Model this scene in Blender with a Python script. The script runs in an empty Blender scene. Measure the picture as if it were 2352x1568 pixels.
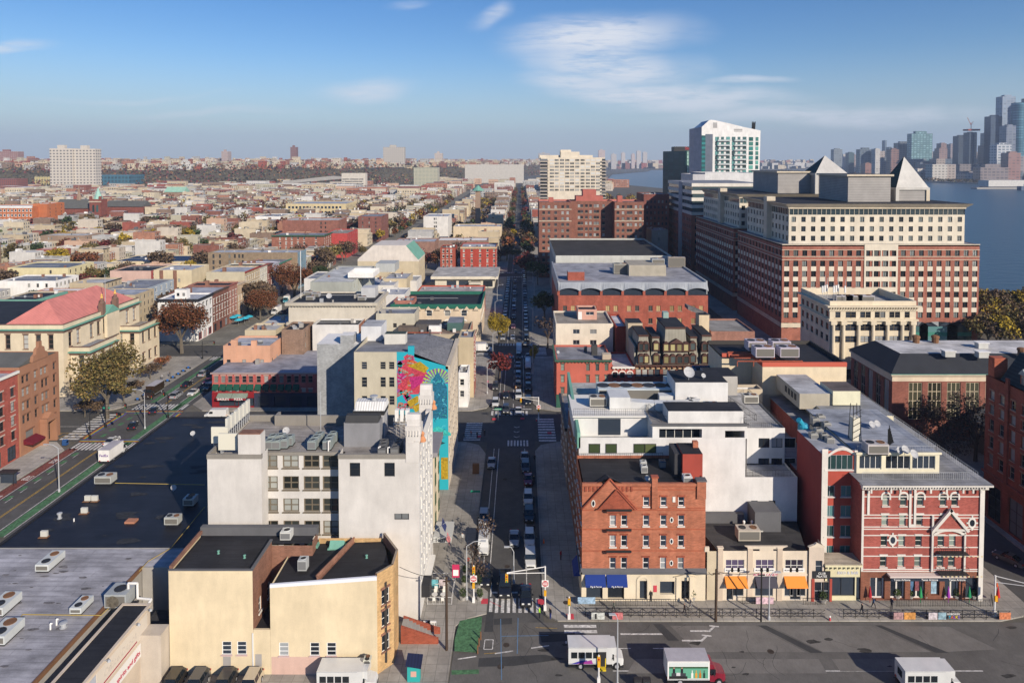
wA_='wall';pL_='plain';rF_='roof';bR_='brick';rI_='ridged'
import bpy,math,random
from mathutils import Vector,noise
from math import radians,sin,cos,pi
R=random.Random(11)
sc=bpy.context.scene
COL=sc.collection
# ---------------------------------------------------------------- camera
F,CX,CY,HC,TL=1568.0,1195.0,422.0,66.0,radians(1.9)
ct,st=cos(TL),sin(TL)
cam=bpy.data.cameras.new("camera");co=bpy.data.objects.new("camera",cam);COL.objects.link(co)
CAMY=2.1;co.location=(0,CAMY,HC);co.rotation_euler=(pi/2-TL,0,0)
cam.sensor_width=36;cam.lens=36*F/2352
cam.shift_x=(1176-CX)/2352;cam.shift_y=-(784-CY)/2352
cam.clip_start=1;cam.clip_end=40000
sc.camera=co
def ray(x,y):
 dx,dy=(x-CX)/F,(CY-y)/F
 return dx,ct+dy*st,-st+dy*ct
def G(x,y,z=0.0):
 d=ray(x,y);k=(z-HC)/d[2]
 return k*d[0],k*d[1]+CAMY
def XA(x,Y,y=800):
 d=ray(x,y);return d[0]*(Y-CAMY)/d[1]
def ZA(y,Y):
 d=ray(CX,y);return HC+d[2]*(Y-CAMY)/d[1]
 # ---------------------------------------------------------------- light
SUN_EL,SUN_AZ=radians(26),radians(37)
sd=Vector((-sin(SUN_AZ)*cos(SUN_EL),cos(SUN_AZ)*cos(SUN_EL),-sin(SUN_EL)))
sl=bpy.data.lights.new("sun",'SUN');so=bpy.data.objects.new("sun",sl);COL.objects.link(so)
sl.energy=5.0;sl.angle=radians(0.5);sl.color=(1.0,0.89,0.75)
so.rotation_euler=sd.to_track_quat('-Z','Y').to_euler()
so.location=(200,-200,300)
W=bpy.data.worlds.new("World");sc.world=W;W.use_nodes=True
def world():
 nt=W.node_tree;N=nt.nodes;L=nt.links;N.clear()
 out=N.new("ShaderNodeOutputWorld");sky=N.new("ShaderNodeTexSky");sky.sky_type='NISHITA'
 sky.sun_disc=False;sky.sun_elevation=SUN_EL
 sky.sun_rotation=math.atan2(-sd.x,-sd.y)
 sky.air_density=1.0;sky.dust_density=0.1;sky.ozone_density=3.0;sky.altitude=50
 bg=N.new("ShaderNodeBackground");bg.inputs[1].default_value=0.096
 hs=N.new("ShaderNodeHueSaturation");hs.inputs['Hue'].default_value=.512;hs.inputs['Saturation'].default_value=1.34
 L.new(sky.outputs[0],hs.inputs['Color'])
 hz=N.new("ShaderNodeMapRange");hz.interpolation_type='SMOOTHSTEP';hz.inputs[1].default_value=.16;hz.inputs[2].default_value=-.01;hz.inputs[3].default_value=0;hz.inputs[4].default_value=.85
 hm=N.new("ShaderNodeMix");hm.data_type='RGBA';hm.inputs[7].default_value=(3.2,4.0,5.3,1);L.new(hz.outputs[0],hm.inputs[0]);L.new(hs.outputs[0],hm.inputs[6]);L.new(hm.outputs[2],bg.inputs[0])
 tc=N.new("ShaderNodeTexCoord");sp=N.new("ShaderNodeSeparateXYZ");L.new(tc.outputs['Generated'],sp.inputs[0])
 L.new(sp.outputs[2],hz.inputs[0])
 def mth(op,a,b=None,cl=False):
  n=N.new("ShaderNodeMath");n.operation=op;n.use_clamp=cl
  for i,q in enumerate((a,b)):
   if q is None:continue
   if isinstance(q,(int,float)):n.inputs[i].default_value=q
   else:L.new(q,n.inputs[i])
  return n.outputs[0]
 yy=mth('MAXIMUM',sp.outputs[1],0.02)
 u=mth('DIVIDE',sp.outputs[0],yy);v=mth('DIVIDE',sp.outputs[2],yy)
 cb=N.new("ShaderNodeCombineXYZ");L.new(u,cb.inputs[0]);L.new(v,cb.inputs[1])
 def noise_at(sx,sy,sc_,det,rot=0.0,dist=0.0):
  mp=N.new("ShaderNodeMapping");mp.inputs['Scale'].default_value=(sx,sy,1);mp.inputs['Rotation'].default_value=(0,0,rot)
  L.new(cb.outputs[0],mp.inputs[0])
  t=N.new("ShaderNodeTexNoise");t.inputs['Scale'].default_value=sc_;t.inputs['Detail'].default_value=det
  t.inputs['Roughness'].default_value=0.62;t.inputs['Distortion'].default_value=dist
  L.new(mp.outputs[0],t.inputs[0]);return t.outputs[0]
 warp=N.new("ShaderNodeTexNoise");warp.inputs['Scale'].default_value=5.0;warp.inputs['Detail'].default_value=3
 L.new(cb.outputs[0],warp.inputs[0])
 vm=N.new("ShaderNodeVectorMath");vm.operation='SUBTRACT';vm.inputs[1].default_value=(.5,.5,.5);L.new(warp.outputs['Color'],vm.inputs[0])
 vs=N.new("ShaderNodeVectorMath");vs.operation='MULTIPLY';vs.inputs[1].default_value=(.14,.05,0);L.new(vm.outputs[0],vs.inputs[0])
 va=N.new("ShaderNodeVectorMath");va.operation='ADD';L.new(cb.outputs[0],va.inputs[0]);L.new(vs.outputs[0],va.inputs[1])
 tot=None
 for(px,py,rx,ry,rot,s)in[(1370,92,250,60,.05,1.),(1400,150,240,56,-.1,.95),(1330,185,170,32,-.05,.8),(1470,212,260,34,-.03,.95),(1600,232,280,34,0,.8),(860,206,130,34,.05,.75),(1122,46,62,26,.5,.55),(935,20,70,13,.1,.4),(50,106,110,20,.1,.7),(1900,262,480,30,.02,.7),(1700,190,120,12,.05,.6),(500,255,260,12,0,.3),(300,222,300,9,.05,.25)]:
  mp=N.new("ShaderNodeMapping");mp.vector_type='TEXTURE'
  mp.inputs['Location'].default_value=((px-CX)/F,(370-py)/F,0);mp.inputs['Rotation'].default_value=(0,0,rot)
  mp.inputs['Scale'].default_value=(rx/F,ry/F,1);L.new(va.outputs[0],mp.inputs[0])
  ln=N.new("ShaderNodeVectorMath");ln.operation='LENGTH';L.new(mp.outputs[0],ln.inputs[0])
  mr=N.new("ShaderNodeMapRange");mr.interpolation_type='SMOOTHSTEP';mr.inputs[1].default_value=1.15;mr.inputs[2].default_value=.15
  mr.inputs[3].default_value=0;mr.inputs[4].default_value=s;L.new(ln.outputs[1],mr.inputs[0])
  tot=mr.outputs[0]if tot is None else mth('MAXIMUM',tot,mr.outputs[0])
 n1=noise_at(1.0,5.5,7.0,10,.16,.9)
 n2=noise_at(1.0,8.0,26.0,8,.25,.6)
 nn=mth('ADD',mth('MULTIPLY',n1,.7),mth('MULTIPLY',n2,.45))
 al=mth('MULTIPLY',tot,mth('MULTIPLY',mth('SUBTRACT',nn,.30),3.2,True),True)
 al=mth('MULTIPLY',al,.95)
 cbg=N.new("ShaderNodeBackground");cbg.inputs[0].default_value=(.80,.84,.92,1);cbg.inputs[1].default_value=.85
 mx=N.new("ShaderNodeMixShader");L.new(al,mx.inputs[0]);L.new(bg.outputs[0],mx.inputs[1]);L.new(cbg.outputs[0],mx.inputs[2])
 L.new(mx.outputs[0],out.inputs[0])
world()
sc.view_settings.view_transform='Standard';sc.view_settings.look='None';sc.view_settings.exposure=0.2;sc.view_settings.gamma=1
sc.cycles.max_bounces=5;sc.cycles.diffuse_bounces=2;sc.cycles.glossy_bounces=2;sc.cycles.transmission_bounces=1
sc.cycles.volume_bounces=0;sc.cycles.transparent_max_bounces=4;sc.cycles.use_denoising=True
sc.cycles.caustics_reflective=False;sc.cycles.caustics_refractive=False
# ---------------------------------------------------------------- materials
_M={}
def mat(c,kind=wA_,rough=.85,spec=.3,key=None):
 k=(tuple(round(q,3)for q in c),kind,rough)
 if k in _M:return _M[k]
 m=bpy.data.materials.new(key or kind);m.use_nodes=True;_M[k]=m
 nt=m.node_tree;N=nt.nodes;L=nt.links;b=N["Principled BSDF"]
 b.inputs['Roughness'].default_value=rough;b.inputs['Specular IOR Level'].default_value=spec
 b.inputs['Base Color'].default_value=(*c,1)
 if kind==pL_:return m
 tc=N.new("ShaderNodeTexCoord");oi=N.new("ShaderNodeObjectInfo")
 ad=N.new("ShaderNodeVectorMath");ad.operation='MULTIPLY_ADD';ad.inputs[1].default_value=(1,1,1)
 rr=N.new("ShaderNodeVectorMath");rr.operation='SCALE';rr.inputs[0].default_value=(37,53,19);L.new(oi.outputs['Random'],rr.inputs['Scale'])
 L.new(tc.outputs['Object'],ad.inputs[0]);L.new(rr.outputs[0],ad.inputs[2]);V=ad.outputs[0]
 def nz(scale,det,sx=1,sy=1,sz=1,ro=.6):
  mp=N.new("ShaderNodeMapping");mp.inputs['Scale'].default_value=(sx,sy,sz);L.new(V,mp.inputs[0])
  t=N.new("ShaderNodeTexNoise");t.inputs['Scale'].default_value=scale;t.inputs['Detail'].default_value=det;t.inputs['Roughness'].default_value=ro
  L.new(mp.outputs[0],t.inputs[0]);return t.outputs[0]
 def rng(x,a,b_,lo,hi):
  r=N.new("ShaderNodeMapRange");r.inputs[1].default_value=a;r.inputs[2].default_value=b_;r.inputs[3].default_value=lo;r.inputs[4].default_value=hi
  L.new(x,r.inputs[0]);return r.outputs[0]
 def mul(a,b_):
  n=N.new("ShaderNodeMath");n.operation='MULTIPLY';L.new(a,n.inputs[0])
  if isinstance(b_,float):n.inputs[1].default_value=b_
  else:L.new(b_,n.inputs[1])
  return n.outputs[0]
 def fin(fac,col=None):
  s=N.new("ShaderNodeVectorMath");s.operation='SCALE'
  if col is None:s.inputs[0].default_value=c
  else:L.new(col,s.inputs[0])
  L.new(fac,s.inputs['Scale']);L.new(s.outputs[0],b.inputs['Base Color'])
 if kind==wA_:
  fin(mul(mul(rng(nz(.22,5),.3,.7,.88,1.1),rng(nz(.9,5,1,1,.22),.35,.72,1.03,.91)),rng(nz(7,2),.3,.7,.96,1.04)))
 elif kind==bR_:
  bt=N.new("ShaderNodeTexBrick");mp=N.new("ShaderNodeMapping");mp.inputs['Rotation'].default_value=(pi/2,0,0)
  sp=N.new("ShaderNodeSeparateXYZ");L.new(V,sp.inputs[0]);cb=N.new("ShaderNodeCombineXYZ")
  a2=N.new("ShaderNodeMath");L.new(sp.outputs[0],a2.inputs[0]);L.new(sp.outputs[1],a2.inputs[1])
  L.new(a2.outputs[0],cb.inputs[0]);L.new(sp.outputs[2],cb.inputs[1]);L.new(cb.outputs[0],bt.inputs[0])
  bt.inputs['Scale'].default_value=1;bt.inputs['Brick Width'].default_value=.42;bt.inputs['Row Height'].default_value=.16
  bt.inputs['Mortar Size'].default_value=.012;bt.inputs['Color1'].default_value=(*[q*1.12 for q in c],1)
  bt.inputs['Color2'].default_value=(*[q*.8 for q in c],1);bt.inputs['Mortar'].default_value=(*[min(.4,q*1.15+.02)for q in c],1)
  fin(mul(rng(nz(.4,5),.3,.7,.78,1.15),rng(nz(1.1,4,1,1,.15),.3,.8,1.08,.82)),bt.outputs[0])
 elif kind==rF_:
  bt=N.new("ShaderNodeTexBrick");L.new(V,bt.inputs[0]);bt.inputs['Scale'].default_value=1
  bt.inputs['Brick Width'].default_value=9;bt.inputs['Row Height'].default_value=1.1;bt.inputs['Mortar Size'].default_value=.035;bt.offset=.37
  bt.inputs['Color1'].default_value=(*c,1);bt.inputs['Color2'].default_value=(*[q*.9 for q in c],1);bt.inputs['Mortar'].default_value=(*[q*.62 for q in c],1)
  fin(mul(mul(rng(nz(.22,6),.32,.68,.62,1.22),rng(nz(.9,6,.3,1.6),.38,.72,1.08,.68)),rng(nz(6,3),.3,.7,.9,1.1)),bt.outputs[0])
 elif kind=='asphalt':
  fin(mul(mul(rng(nz(.07,5),.3,.7,.75,1.25),rng(nz(.5,6),.35,.7,.88,1.12)),rng(nz(5,4,1.2,.4),.3,.7,.9,1.1)))
 elif kind=='paving':
  bt=N.new("ShaderNodeTexBrick");L.new(V,bt.inputs[0]);bt.inputs['Scale'].default_value=1;bt.offset=0
  bt.inputs['Brick Width'].default_value=1.5;bt.inputs['Row Height'].default_value=1.5;bt.inputs['Mortar Size'].default_value=.03
  bt.inputs['Color1'].default_value=(*c,1);bt.inputs['Color2'].default_value=(*[q*.85 for q in c],1);bt.inputs['Mortar'].default_value=(*[q*.55 for q in c],1)
  fin(mul(rng(nz(.15,5),.3,.7,.72,1.2),rng(nz(1.5,4),.3,.7,.9,1.1)),bt.outputs[0])
 elif kind=='leaf':
  g=N.new("ShaderNodeNewGeometry")
  fin(mul(rng(g.outputs['Random Per Island'],0,1,.5,1.6),rng(oi.outputs['Random'],0,1,.8,1.2)))
  b.inputs['Subsurface Weight'].default_value=0
 elif kind==rI_:
  wv=N.new("ShaderNodeTexWave");wv.inputs['Scale'].default_value=.8;wv.inputs['Distortion'].default_value=0;L.new(V,wv.inputs[0])
  fin(mul(rng(wv.outputs[1],0,1,.72,1.1),rng(nz(.4,4),.3,.7,.85,1.1)))
 elif kind=='louvre':
  wv=N.new("ShaderNodeTexWave");wv.bands_direction='Z';wv.inputs['Scale'].default_value=.5;L.new(V,wv.inputs[0])
  fin(mul(rng(wv.outputs[1],0,1,.75,1.1),rng(nz(.3,4),.3,.7,.88,1.1)))
 elif kind=='paint':
  fin(rng(nz(.8,4),.3,.7,.93,1.05));b.inputs['Coat Weight'].default_value=.4
 elif kind=='worn':
  fin(mul(rng(nz(2.5,5),.35,.62,.55,1.1),rng(nz(.6,3),.3,.7,.85,1.1)))
 return m
def glass(dark=(.015,.02,.028),blind=(.42,.42,.40),share=.3,key='window glass',rough=.07):
 k=(dark,blind,share,'g')
 if k in _M:return _M[k]
 m=bpy.data.materials.new(key);m.use_nodes=True;_M[k]=m
 nt=m.node_tree;N=nt.nodes;L=nt.links;b=N["Principled BSDF"]
 oi=N.new("ShaderNodeObjectInfo");g=N.new("ShaderNodeNewGeometry");a=N.new("ShaderNodeMath");a.operation='ADD'
 L.new(oi.outputs['Random'],a.inputs[0]);L.new(g.outputs['Random Per Island'],a.inputs[1])
 f=N.new("ShaderNodeMath");f.operation='FRACT';L.new(a.outputs[0],f.inputs[0])
 cr=N.new("ShaderNodeValToRGB");cr.color_ramp.interpolation='CONSTANT';e=cr.color_ramp.elements
 e[0].color=(*dark,1);e[1].position=1-share;e[1].color=(*[q*.55 for q in blind],1)
 x=e.new(1-share*.55);x.color=(*blind,1)
 x=e.new((1-share)*.5);x.color=(*[q*2.2 for q in dark],1)
 L.new(f.outputs[0],cr.inputs[0]);L.new(cr.outputs[0],b.inputs['Base Color'])
 b.inputs['Roughness'].default_value=rough;b.inputs['Specular IOR Level'].default_value=.5
 return m
def gridmat(c,g,sx,sz,key='curtain wall',mort=.25,rough=.3,rnd=.5):
 """far tower cladding: rows of windows as a surface pattern"""
 k=(c,g,sx,sz,mort)
 if k in _M:return _M[k]
 m=bpy.data.materials.new(key);m.use_nodes=True;_M[k]=m
 nt=m.node_tree;N=nt.nodes;L=nt.links;b=N["Principled BSDF"]
 tc=N.new("ShaderNodeTexCoord");sp=N.new("ShaderNodeSeparateXYZ");L.new(tc.outputs['Object'],sp.inputs[0])
 ge=N.new("ShaderNodeNewGeometry");sn=N.new("ShaderNodeSeparateXYZ");L.new(ge.outputs['Normal'],sn.inputs[0])
 a2=N.new("ShaderNodeMath");L.new(sp.outputs[0],a2.inputs[0]);L.new(sp.outputs[1],a2.inputs[1])
 cb=N.new("ShaderNodeCombineXYZ");L.new(a2.outputs[0],cb.inputs[0]);L.new(sp.outputs[2],cb.inputs[1])
 bt=N.new("ShaderNodeTexBrick");L.new(cb.outputs[0],bt.inputs[0]);bt.offset=0;bt.inputs['Scale'].default_value=1
 bt.inputs['Brick Width'].default_value=sx;bt.inputs['Row Height'].default_value=sz;bt.inputs['Mortar Size'].default_value=mort*min(sx,sz);bt.inputs['Mortar Smooth'].default_value=0
 bt.inputs['Color1'].default_value=(*g,1);bt.inputs['Color2'].default_value=(*[q*(1+rnd)+.01 for q in g],1);bt.inputs['Mortar'].default_value=(*c,1)
 up=N.new("ShaderNodeMath");up.operation='GREATER_THAN';up.inputs[1].default_value=.5;L.new(sn.outputs[2],up.inputs[0])
 mx=N.new("ShaderNodeMix");mx.data_type='RGBA';L.new(up.outputs[0],mx.inputs[0]);L.new(bt.outputs[0],mx.inputs[6]);mx.inputs[7].default_value=(*[q*.6 for q in c],1)
 L.new(mx.outputs[2],b.inputs['Base Color']);b.inputs['Roughness'].default_value=rough
 return m
GL=glass();GLD=glass(share=.08,blind=(.3,.32,.33));GLG=glass(dark=(.02,.05,.05),blind=(.10,.22,.22),share=.4)
WHITE=mat((.78,.76,.72),wA_);CREAM=mat((.66,.56,.38),wA_);TRIM=mat((.74,.71,.64),pL_,.7);TRIMD=mat((.05,.045,.04),pL_,.6)
BKR=mat((.028,.028,.032),rF_,.75);GYR=mat((.26,.27,.30),rF_,.7);SILVER=mat((.46,.47,.50),rF_,.6);TANROOF=mat((.34,.30,.25),rF_,.9)
METAL=mat((.38,.39,.40),pL_,.45,.5);DARKM=mat((.03,.03,.032),pL_,.5);RUST=mat((.2,.1,.05),wA_)
CONC=mat((.36,.34,.31),wA_)
# ---------------------------------------------------------------- mesh builder
ORG={}
class MB:
 def __init__(s):s.v=[];s.f=[];s.m=[];s.mt=[]
 def mi(s,m):
  if m not in s.mt:s.mt.append(m)
  return s.mt.index(m)
 def poly(s,pts,m):
  n=len(s.v);s.v+=[tuple(p)for p in pts];s.f.append(tuple(range(n,n+len(pts))));s.m.append(s.mi(m))
 def box(s,x0,x1,y0,y1,z0,z1,m,top=None,skip=''):
  if x0>x1:x0,x1=x1,x0
  if y0>y1:y0,y1=y1,y0
  n=len(s.v);s.v+=[(x0,y0,z0),(x1,y0,z0),(x1,y1,z0),(x0,y1,z0),(x0,y0,z1),(x1,y0,z1),(x1,y1,z1),(x0,y1,z1)]
  k=s.mi(m);kt=s.mi(top)if top else k
  for c,q,kk in(('S',(0,1,5,4),k),('E',(1,2,6,5),k),('N',(2,3,7,6),k),('W',(3,0,4,7),k),('T',(4,5,6,7),kt),('B',(3,2,1,0),k)):
   if c not in skip:s.f.append(tuple(n+i for i in q));s.m.append(kk)
 def prism(s,pts,z0,z1,m,top=None,bottom=False):
  n=len(pts);a=len(s.v);s.v+=[(p[0],p[1],z0)for p in pts]+[(p[0],p[1],z1)for p in pts];k=s.mi(m)
  for i in range(n):
   j=(i+1)%n;s.f.append((a+i,a+j,a+n+j,a+n+i));s.m.append(k)
  s.f.append(tuple(a+n+i for i in range(n)));s.m.append(s.mi(top)if top else k)
  if bottom:s.f.append(tuple(a+i for i in reversed(range(n))));s.m.append(k)
 def extr(s,prof,ax,a,b,m,cap=None):
  """profile (p,z) extruded along x (ax='x', p is y) or y (ax='y', p is x)"""
  n=len(prof);q=len(s.v)
  for t in(a,b):s.v+=[(t,p,z)if ax=='x' else(p,t,z)for p,z in prof]
  k=s.mi(m)
  for i in range(n):j=(i+1)%n;s.f.append((q+i,q+j,q+n+j,q+n+i));s.m.append(k)
  k=s.mi(cap)if cap else k
  s.f.append(tuple(q+i for i in reversed(range(n))));s.m.append(k);s.f.append(tuple(q+n+i for i in range(n)));s.m.append(k)
 def tube(s,p,q,r,m,n=6,r2=None,cap=True):
  p=Vector(p);q=Vector(q);d=(q-p);r2=r if r2 is None else r2
  if d.length<1e-6:return
  d.normalize();a=d.orthogonal().normalized();b=d.cross(a);k=s.mi(m);o=len(s.v)
  for c,rad in((p,r),(q,r2)):
   for i in range(n):t=2*pi*i/n;s.v.append(tuple(c+a*(cos(t)*rad)+b*(sin(t)*rad)))
  for i in range(n):j=(i+1)%n;s.f.append((o+i,o+j,o+n+j,o+n+i));s.m.append(k)
  if cap:s.f.append(tuple(o+i for i in reversed(range(n))));s.m.append(k);s.f.append(tuple(o+n+i for i in range(n)));s.m.append(k)
 def lathe(s,c,prof,m,n=10):
  o=len(s.v);k=s.mi(m)
  for r,z in prof:
   for i in range(n):t=2*pi*i/n;s.v.append((c[0]+r*cos(t),c[1]+r*sin(t),c[2]+z))
  for a in range(len(prof)-1):
   for i in range(n):j=(i+1)%n;s.f.append((o+a*n+i,o+a*n+j,o+(a+1)*n+j,o+(a+1)*n+i));s.m.append(k)
  s.f.append(tuple(o+(len(prof)-1)*n+i for i in range(n)));s.m.append(k)
 def mesh(s,name,off=(0,0,0),smooth=False):
  me=bpy.data.meshes.new(name)
  me.from_pydata([(x-off[0],y-off[1],z-off[2])for x,y,z in s.v],[],s.f)
  for m in s.mt:me.materials.append(m)
  me.polygons.foreach_set('material_index',s.m)
  if smooth:me.polygons.foreach_set('use_smooth',[True]*len(s.f))
  me.update();return me
 def build(s,name,parent=None,smooth=False):
  if not s.f:return None
  off=ORG.get(parent,(0,0,0))if parent else(0,0,0)
  o=bpy.data.objects.new(name,s.mesh(name,off,smooth));COL.objects.link(o)
  if parent:o.parent=parent;ORG[o]=off
  return o
def tag(o,label,cat,group=None,kind=None):
 if label:o["label"]=label
 if cat:o["category"]=cat
 if group:o["group"]=group
 if kind:o["kind"]=kind
 return o
def thing(name,loc,label,cat,group=None,rz=0):
 o=bpy.data.objects.new(name,None);COL.objects.link(o);o.location=loc;o.rotation_euler.z=rz
 o.empty_display_size=.5;ORG[o]=tuple(loc);return tag(o,label,cat,group)
def struct(name,mb,kind='structure'):
 o=mb.build(name);o["kind"]=kind;return o
def cent(mb):
 xs=[v[0]for v in mb.v];ys=[v[1]for v in mb.v];zs=[v[2]for v in mb.v]
 return((min(xs)+max(xs))/2,(min(ys)+max(ys))/2,min(zs))
def solo(name,mb,label,cat,group=None,smooth=False):
 c=cent(mb);me=mb.mesh(name,c,smooth);o=bpy.data.objects.new(name,me);COL.objects.link(o);o.location=c
 return tag(o,label,cat,group)
def copytree(o,parent=None):
 c=o.copy();COL.objects.link(c);c.parent=parent
 for ch in o.children:copytree(ch,c)
 return c
 # ---------------------------------------------------------------- facades
def fac(mb,p,rot,Wd,Ht,ops,m,dep=.28,z0=0.0,rev=None):
 """wall of width Wd whose lower left corner is p, with rectangular openings (x, z, w, h)"""
 u=(cos(rot),sin(rot));nn=(-sin(rot),cos(rot))
 def pt(a,d,z):return(p[0]+u[0]*a+nn[0]*d,p[1]+u[1]*a+nn[1]*d,z)
 xs=sorted({0,Wd}|{round(q,3)for o in ops for q in(o[0],o[0]+o[2])if 0<q<Wd})
 zs=sorted({z0,Ht}|{round(q,3)for o in ops for q in(o[1],o[1]+o[3])if z0<q<Ht})
 for j in range(len(zs)-1):
  run=None
  for i in range(len(xs)-1):
   a,b,c,d=xs[i],xs[i+1],zs[j],zs[j+1];mx,mz=(a+b)/2,(c+d)/2
   hole=any(o[0]<mx<o[0]+o[2]and o[1]<mz<o[1]+o[3]for o in ops)
   if not hole:run=[a,b]if run is None else[run[0],b]
   if(hole or i==len(xs)-2)and run:
    mb.poly([pt(run[0],0,c),pt(run[1],0,c),pt(run[1],0,d),pt(run[0],0,d)],m);run=None
 rv=rev or m
 for(x,z,w,h)in[o[:4]for o in ops]:
  mb.poly([pt(x,0,z),pt(x,dep,z),pt(x,dep,z+h),pt(x,0,z+h)],rv)
  mb.poly([pt(x+w,0,z),pt(x+w,0,z+h),pt(x+w,dep,z+h),pt(x+w,dep,z)],rv)
  mb.poly([pt(x,0,z),pt(x+w,0,z),pt(x+w,dep,z),pt(x,dep,z)],rv)
  mb.poly([pt(x,0,z+h),pt(x,dep,z+h),pt(x+w,dep,z+h),pt(x+w,0,z+h)],rv)
_WM={}
def win_mesh(w,h,st):
 """st: dict(fr=frame mat, gl=glass mat, c=cols, r=rows, b=bar, sill, head, dep)"""
 k=(round(w,2),round(h,2),st['k'])
 if k in _WM:return _WM[k]
 mb=MB();gb=MB();d=st.get('dep',.22);b=st.get('b',.07);fr=st['fr'];w2=w/2
 gb.poly([(-w2,d,0),(w2,d,0),(w2,d,h),(-w2,d,h)],st['gl'])
 d0=d-.07
 mb.box(-w2,-w2+b,d0,d,0,h,fr);mb.box(w2-b,w2,d0,d,0,h,fr)
 mb.box(-w2+b,w2-b,d0,d,0,b,fr);mb.box(-w2+b,w2-b,d0,d,h-b,h,fr)
 for i in range(1,st.get('c',1)):x=-w2+w*i/st['c'];mb.box(x-b*.5,x+b*.5,d0,d,b,h-b,fr)
 for i in range(1,st.get('r',1)):z=h*i/st['r'];mb.box(-w2+b,w2-b,d0+.01,d,z-b*.45,z+b*.45,fr)
 if st.get('sill'):mb.box(-w2-.12,w2+.12,-.14,.03,-.16,0,st['sill'])
 if st.get('head'):mb.box(-w2-.14,w2+.14,-.1,.03,h,h+st.get('hh',.28),st['head'])
 if st.get('arch'):
  a=st['arch'];n=8;rr=w2+.22;pr=[]
  for i in range(n):t0,t1=pi*i/n,pi*(i+1)/n;mb.poly([(cos(t1)*rr,-.07,h-.1+sin(t1)*rr*.8),(cos(t0)*rr,-.07,h-.1+sin(t0)*rr*.8),(cos(t0)*w2,-.07,h-.1+sin(t0)*w2*.5),(cos(t1)*w2,-.07,h-.1+sin(t1)*w2*.5)],a);mb.poly([(cos(t0)*rr,-.07,h-.1+sin(t0)*rr*.8),(cos(t1)*rr,-.07,h-.1+sin(t1)*rr*.8),(cos(t1)*rr,.0,h-.1+sin(t1)*rr*.8),(cos(t0)*rr,.0,h-.1+sin(t0)*rr*.8)],a)
  for s_ in(-1,1):mb.box(s_*(w2+.02),s_*(w2+.26),-.07,.0,h*.55,h-.1,a)
 _WM[k]=(mb.mesh('window'),gb.mesh('pane'),mb,gb);return _WM[k]
NW={}
def pW_(root,p,rot,w,h,st,near=False,label=None):
 """a window part: p is the bottom centre on the outer wall face"""
 me,ge,mb,gb=win_mesh(w,h,st);c=NW.setdefault(root,[0,[]]);c[0]+=1
 if c[0]>98:c[1].append((p,rot,mb,gb));return None
 off=ORG[root]
 if not near:
  k=('one',round(w,2),round(h,2),st['k'])
  if k not in _WM:
   m2=MB()
   for q in(mb,gb):
    n=len(m2.v);m2.v+=q.v;m2.f+=[tuple(n+i for i in f)for f in q.f];m2.m+=[m2.mi(q.mt[i])for i in q.m]
   _WM[k]=m2.mesh('window')
  o=bpy.data.objects.new('window',_WM[k])
 else:o=bpy.data.objects.new('window',me)
 COL.objects.link(o);o.parent=root;o.location=(p[0]-off[0],p[1]-off[1],p[2]-off[2]);o.rotation_euler.z=rot
 if near:
  g=bpy.data.objects.new('pane',ge);COL.objects.link(g);g.parent=o
 if label:o['label']=label
 return o
def flush_windows():
 for root,(n,extra)in list(NW.items()):
  if not extra:continue
  m=MB()
  for p,rot,mb,gb in extra:
   for q in(mb,gb):
    a=len(m.v);cr,sr=cos(rot),sin(rot)
    m.v+=[(p[0]+x*cr-y*sr,p[1]+x*sr+y*cr,p[2]+z)for x,y,z in q.v]
    m.f+=[tuple(a+i for i in f)for f in q.f];m.m+=[m.mi(q.mt[i])for i in q.m]
  o=m.build('window_rows',root);o['kind']='stuff'
ROT={'S':0.0,'E':pi/2,'W':-pi/2,'N':pi}
def S(k,fr=TRIM,gl=None,**kw):d=dict(k=k,fr=fr,gl=gl or GL);d.update(kw);return d
ST_SASH=S('sash',r=2,sill=TRIM);ST_WH=S('wh',r=2,sill=TRIM,head=TRIM);ST_DK=S('dk',fr=TRIMD,r=2,gl=GLD);ST_PL=S('pl',fr=METAL,gl=GLD,dep=.18)
ST_BR=S('br',fr=mat((.13,.1,.07),pL_),r=2,gl=GLD)
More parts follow.
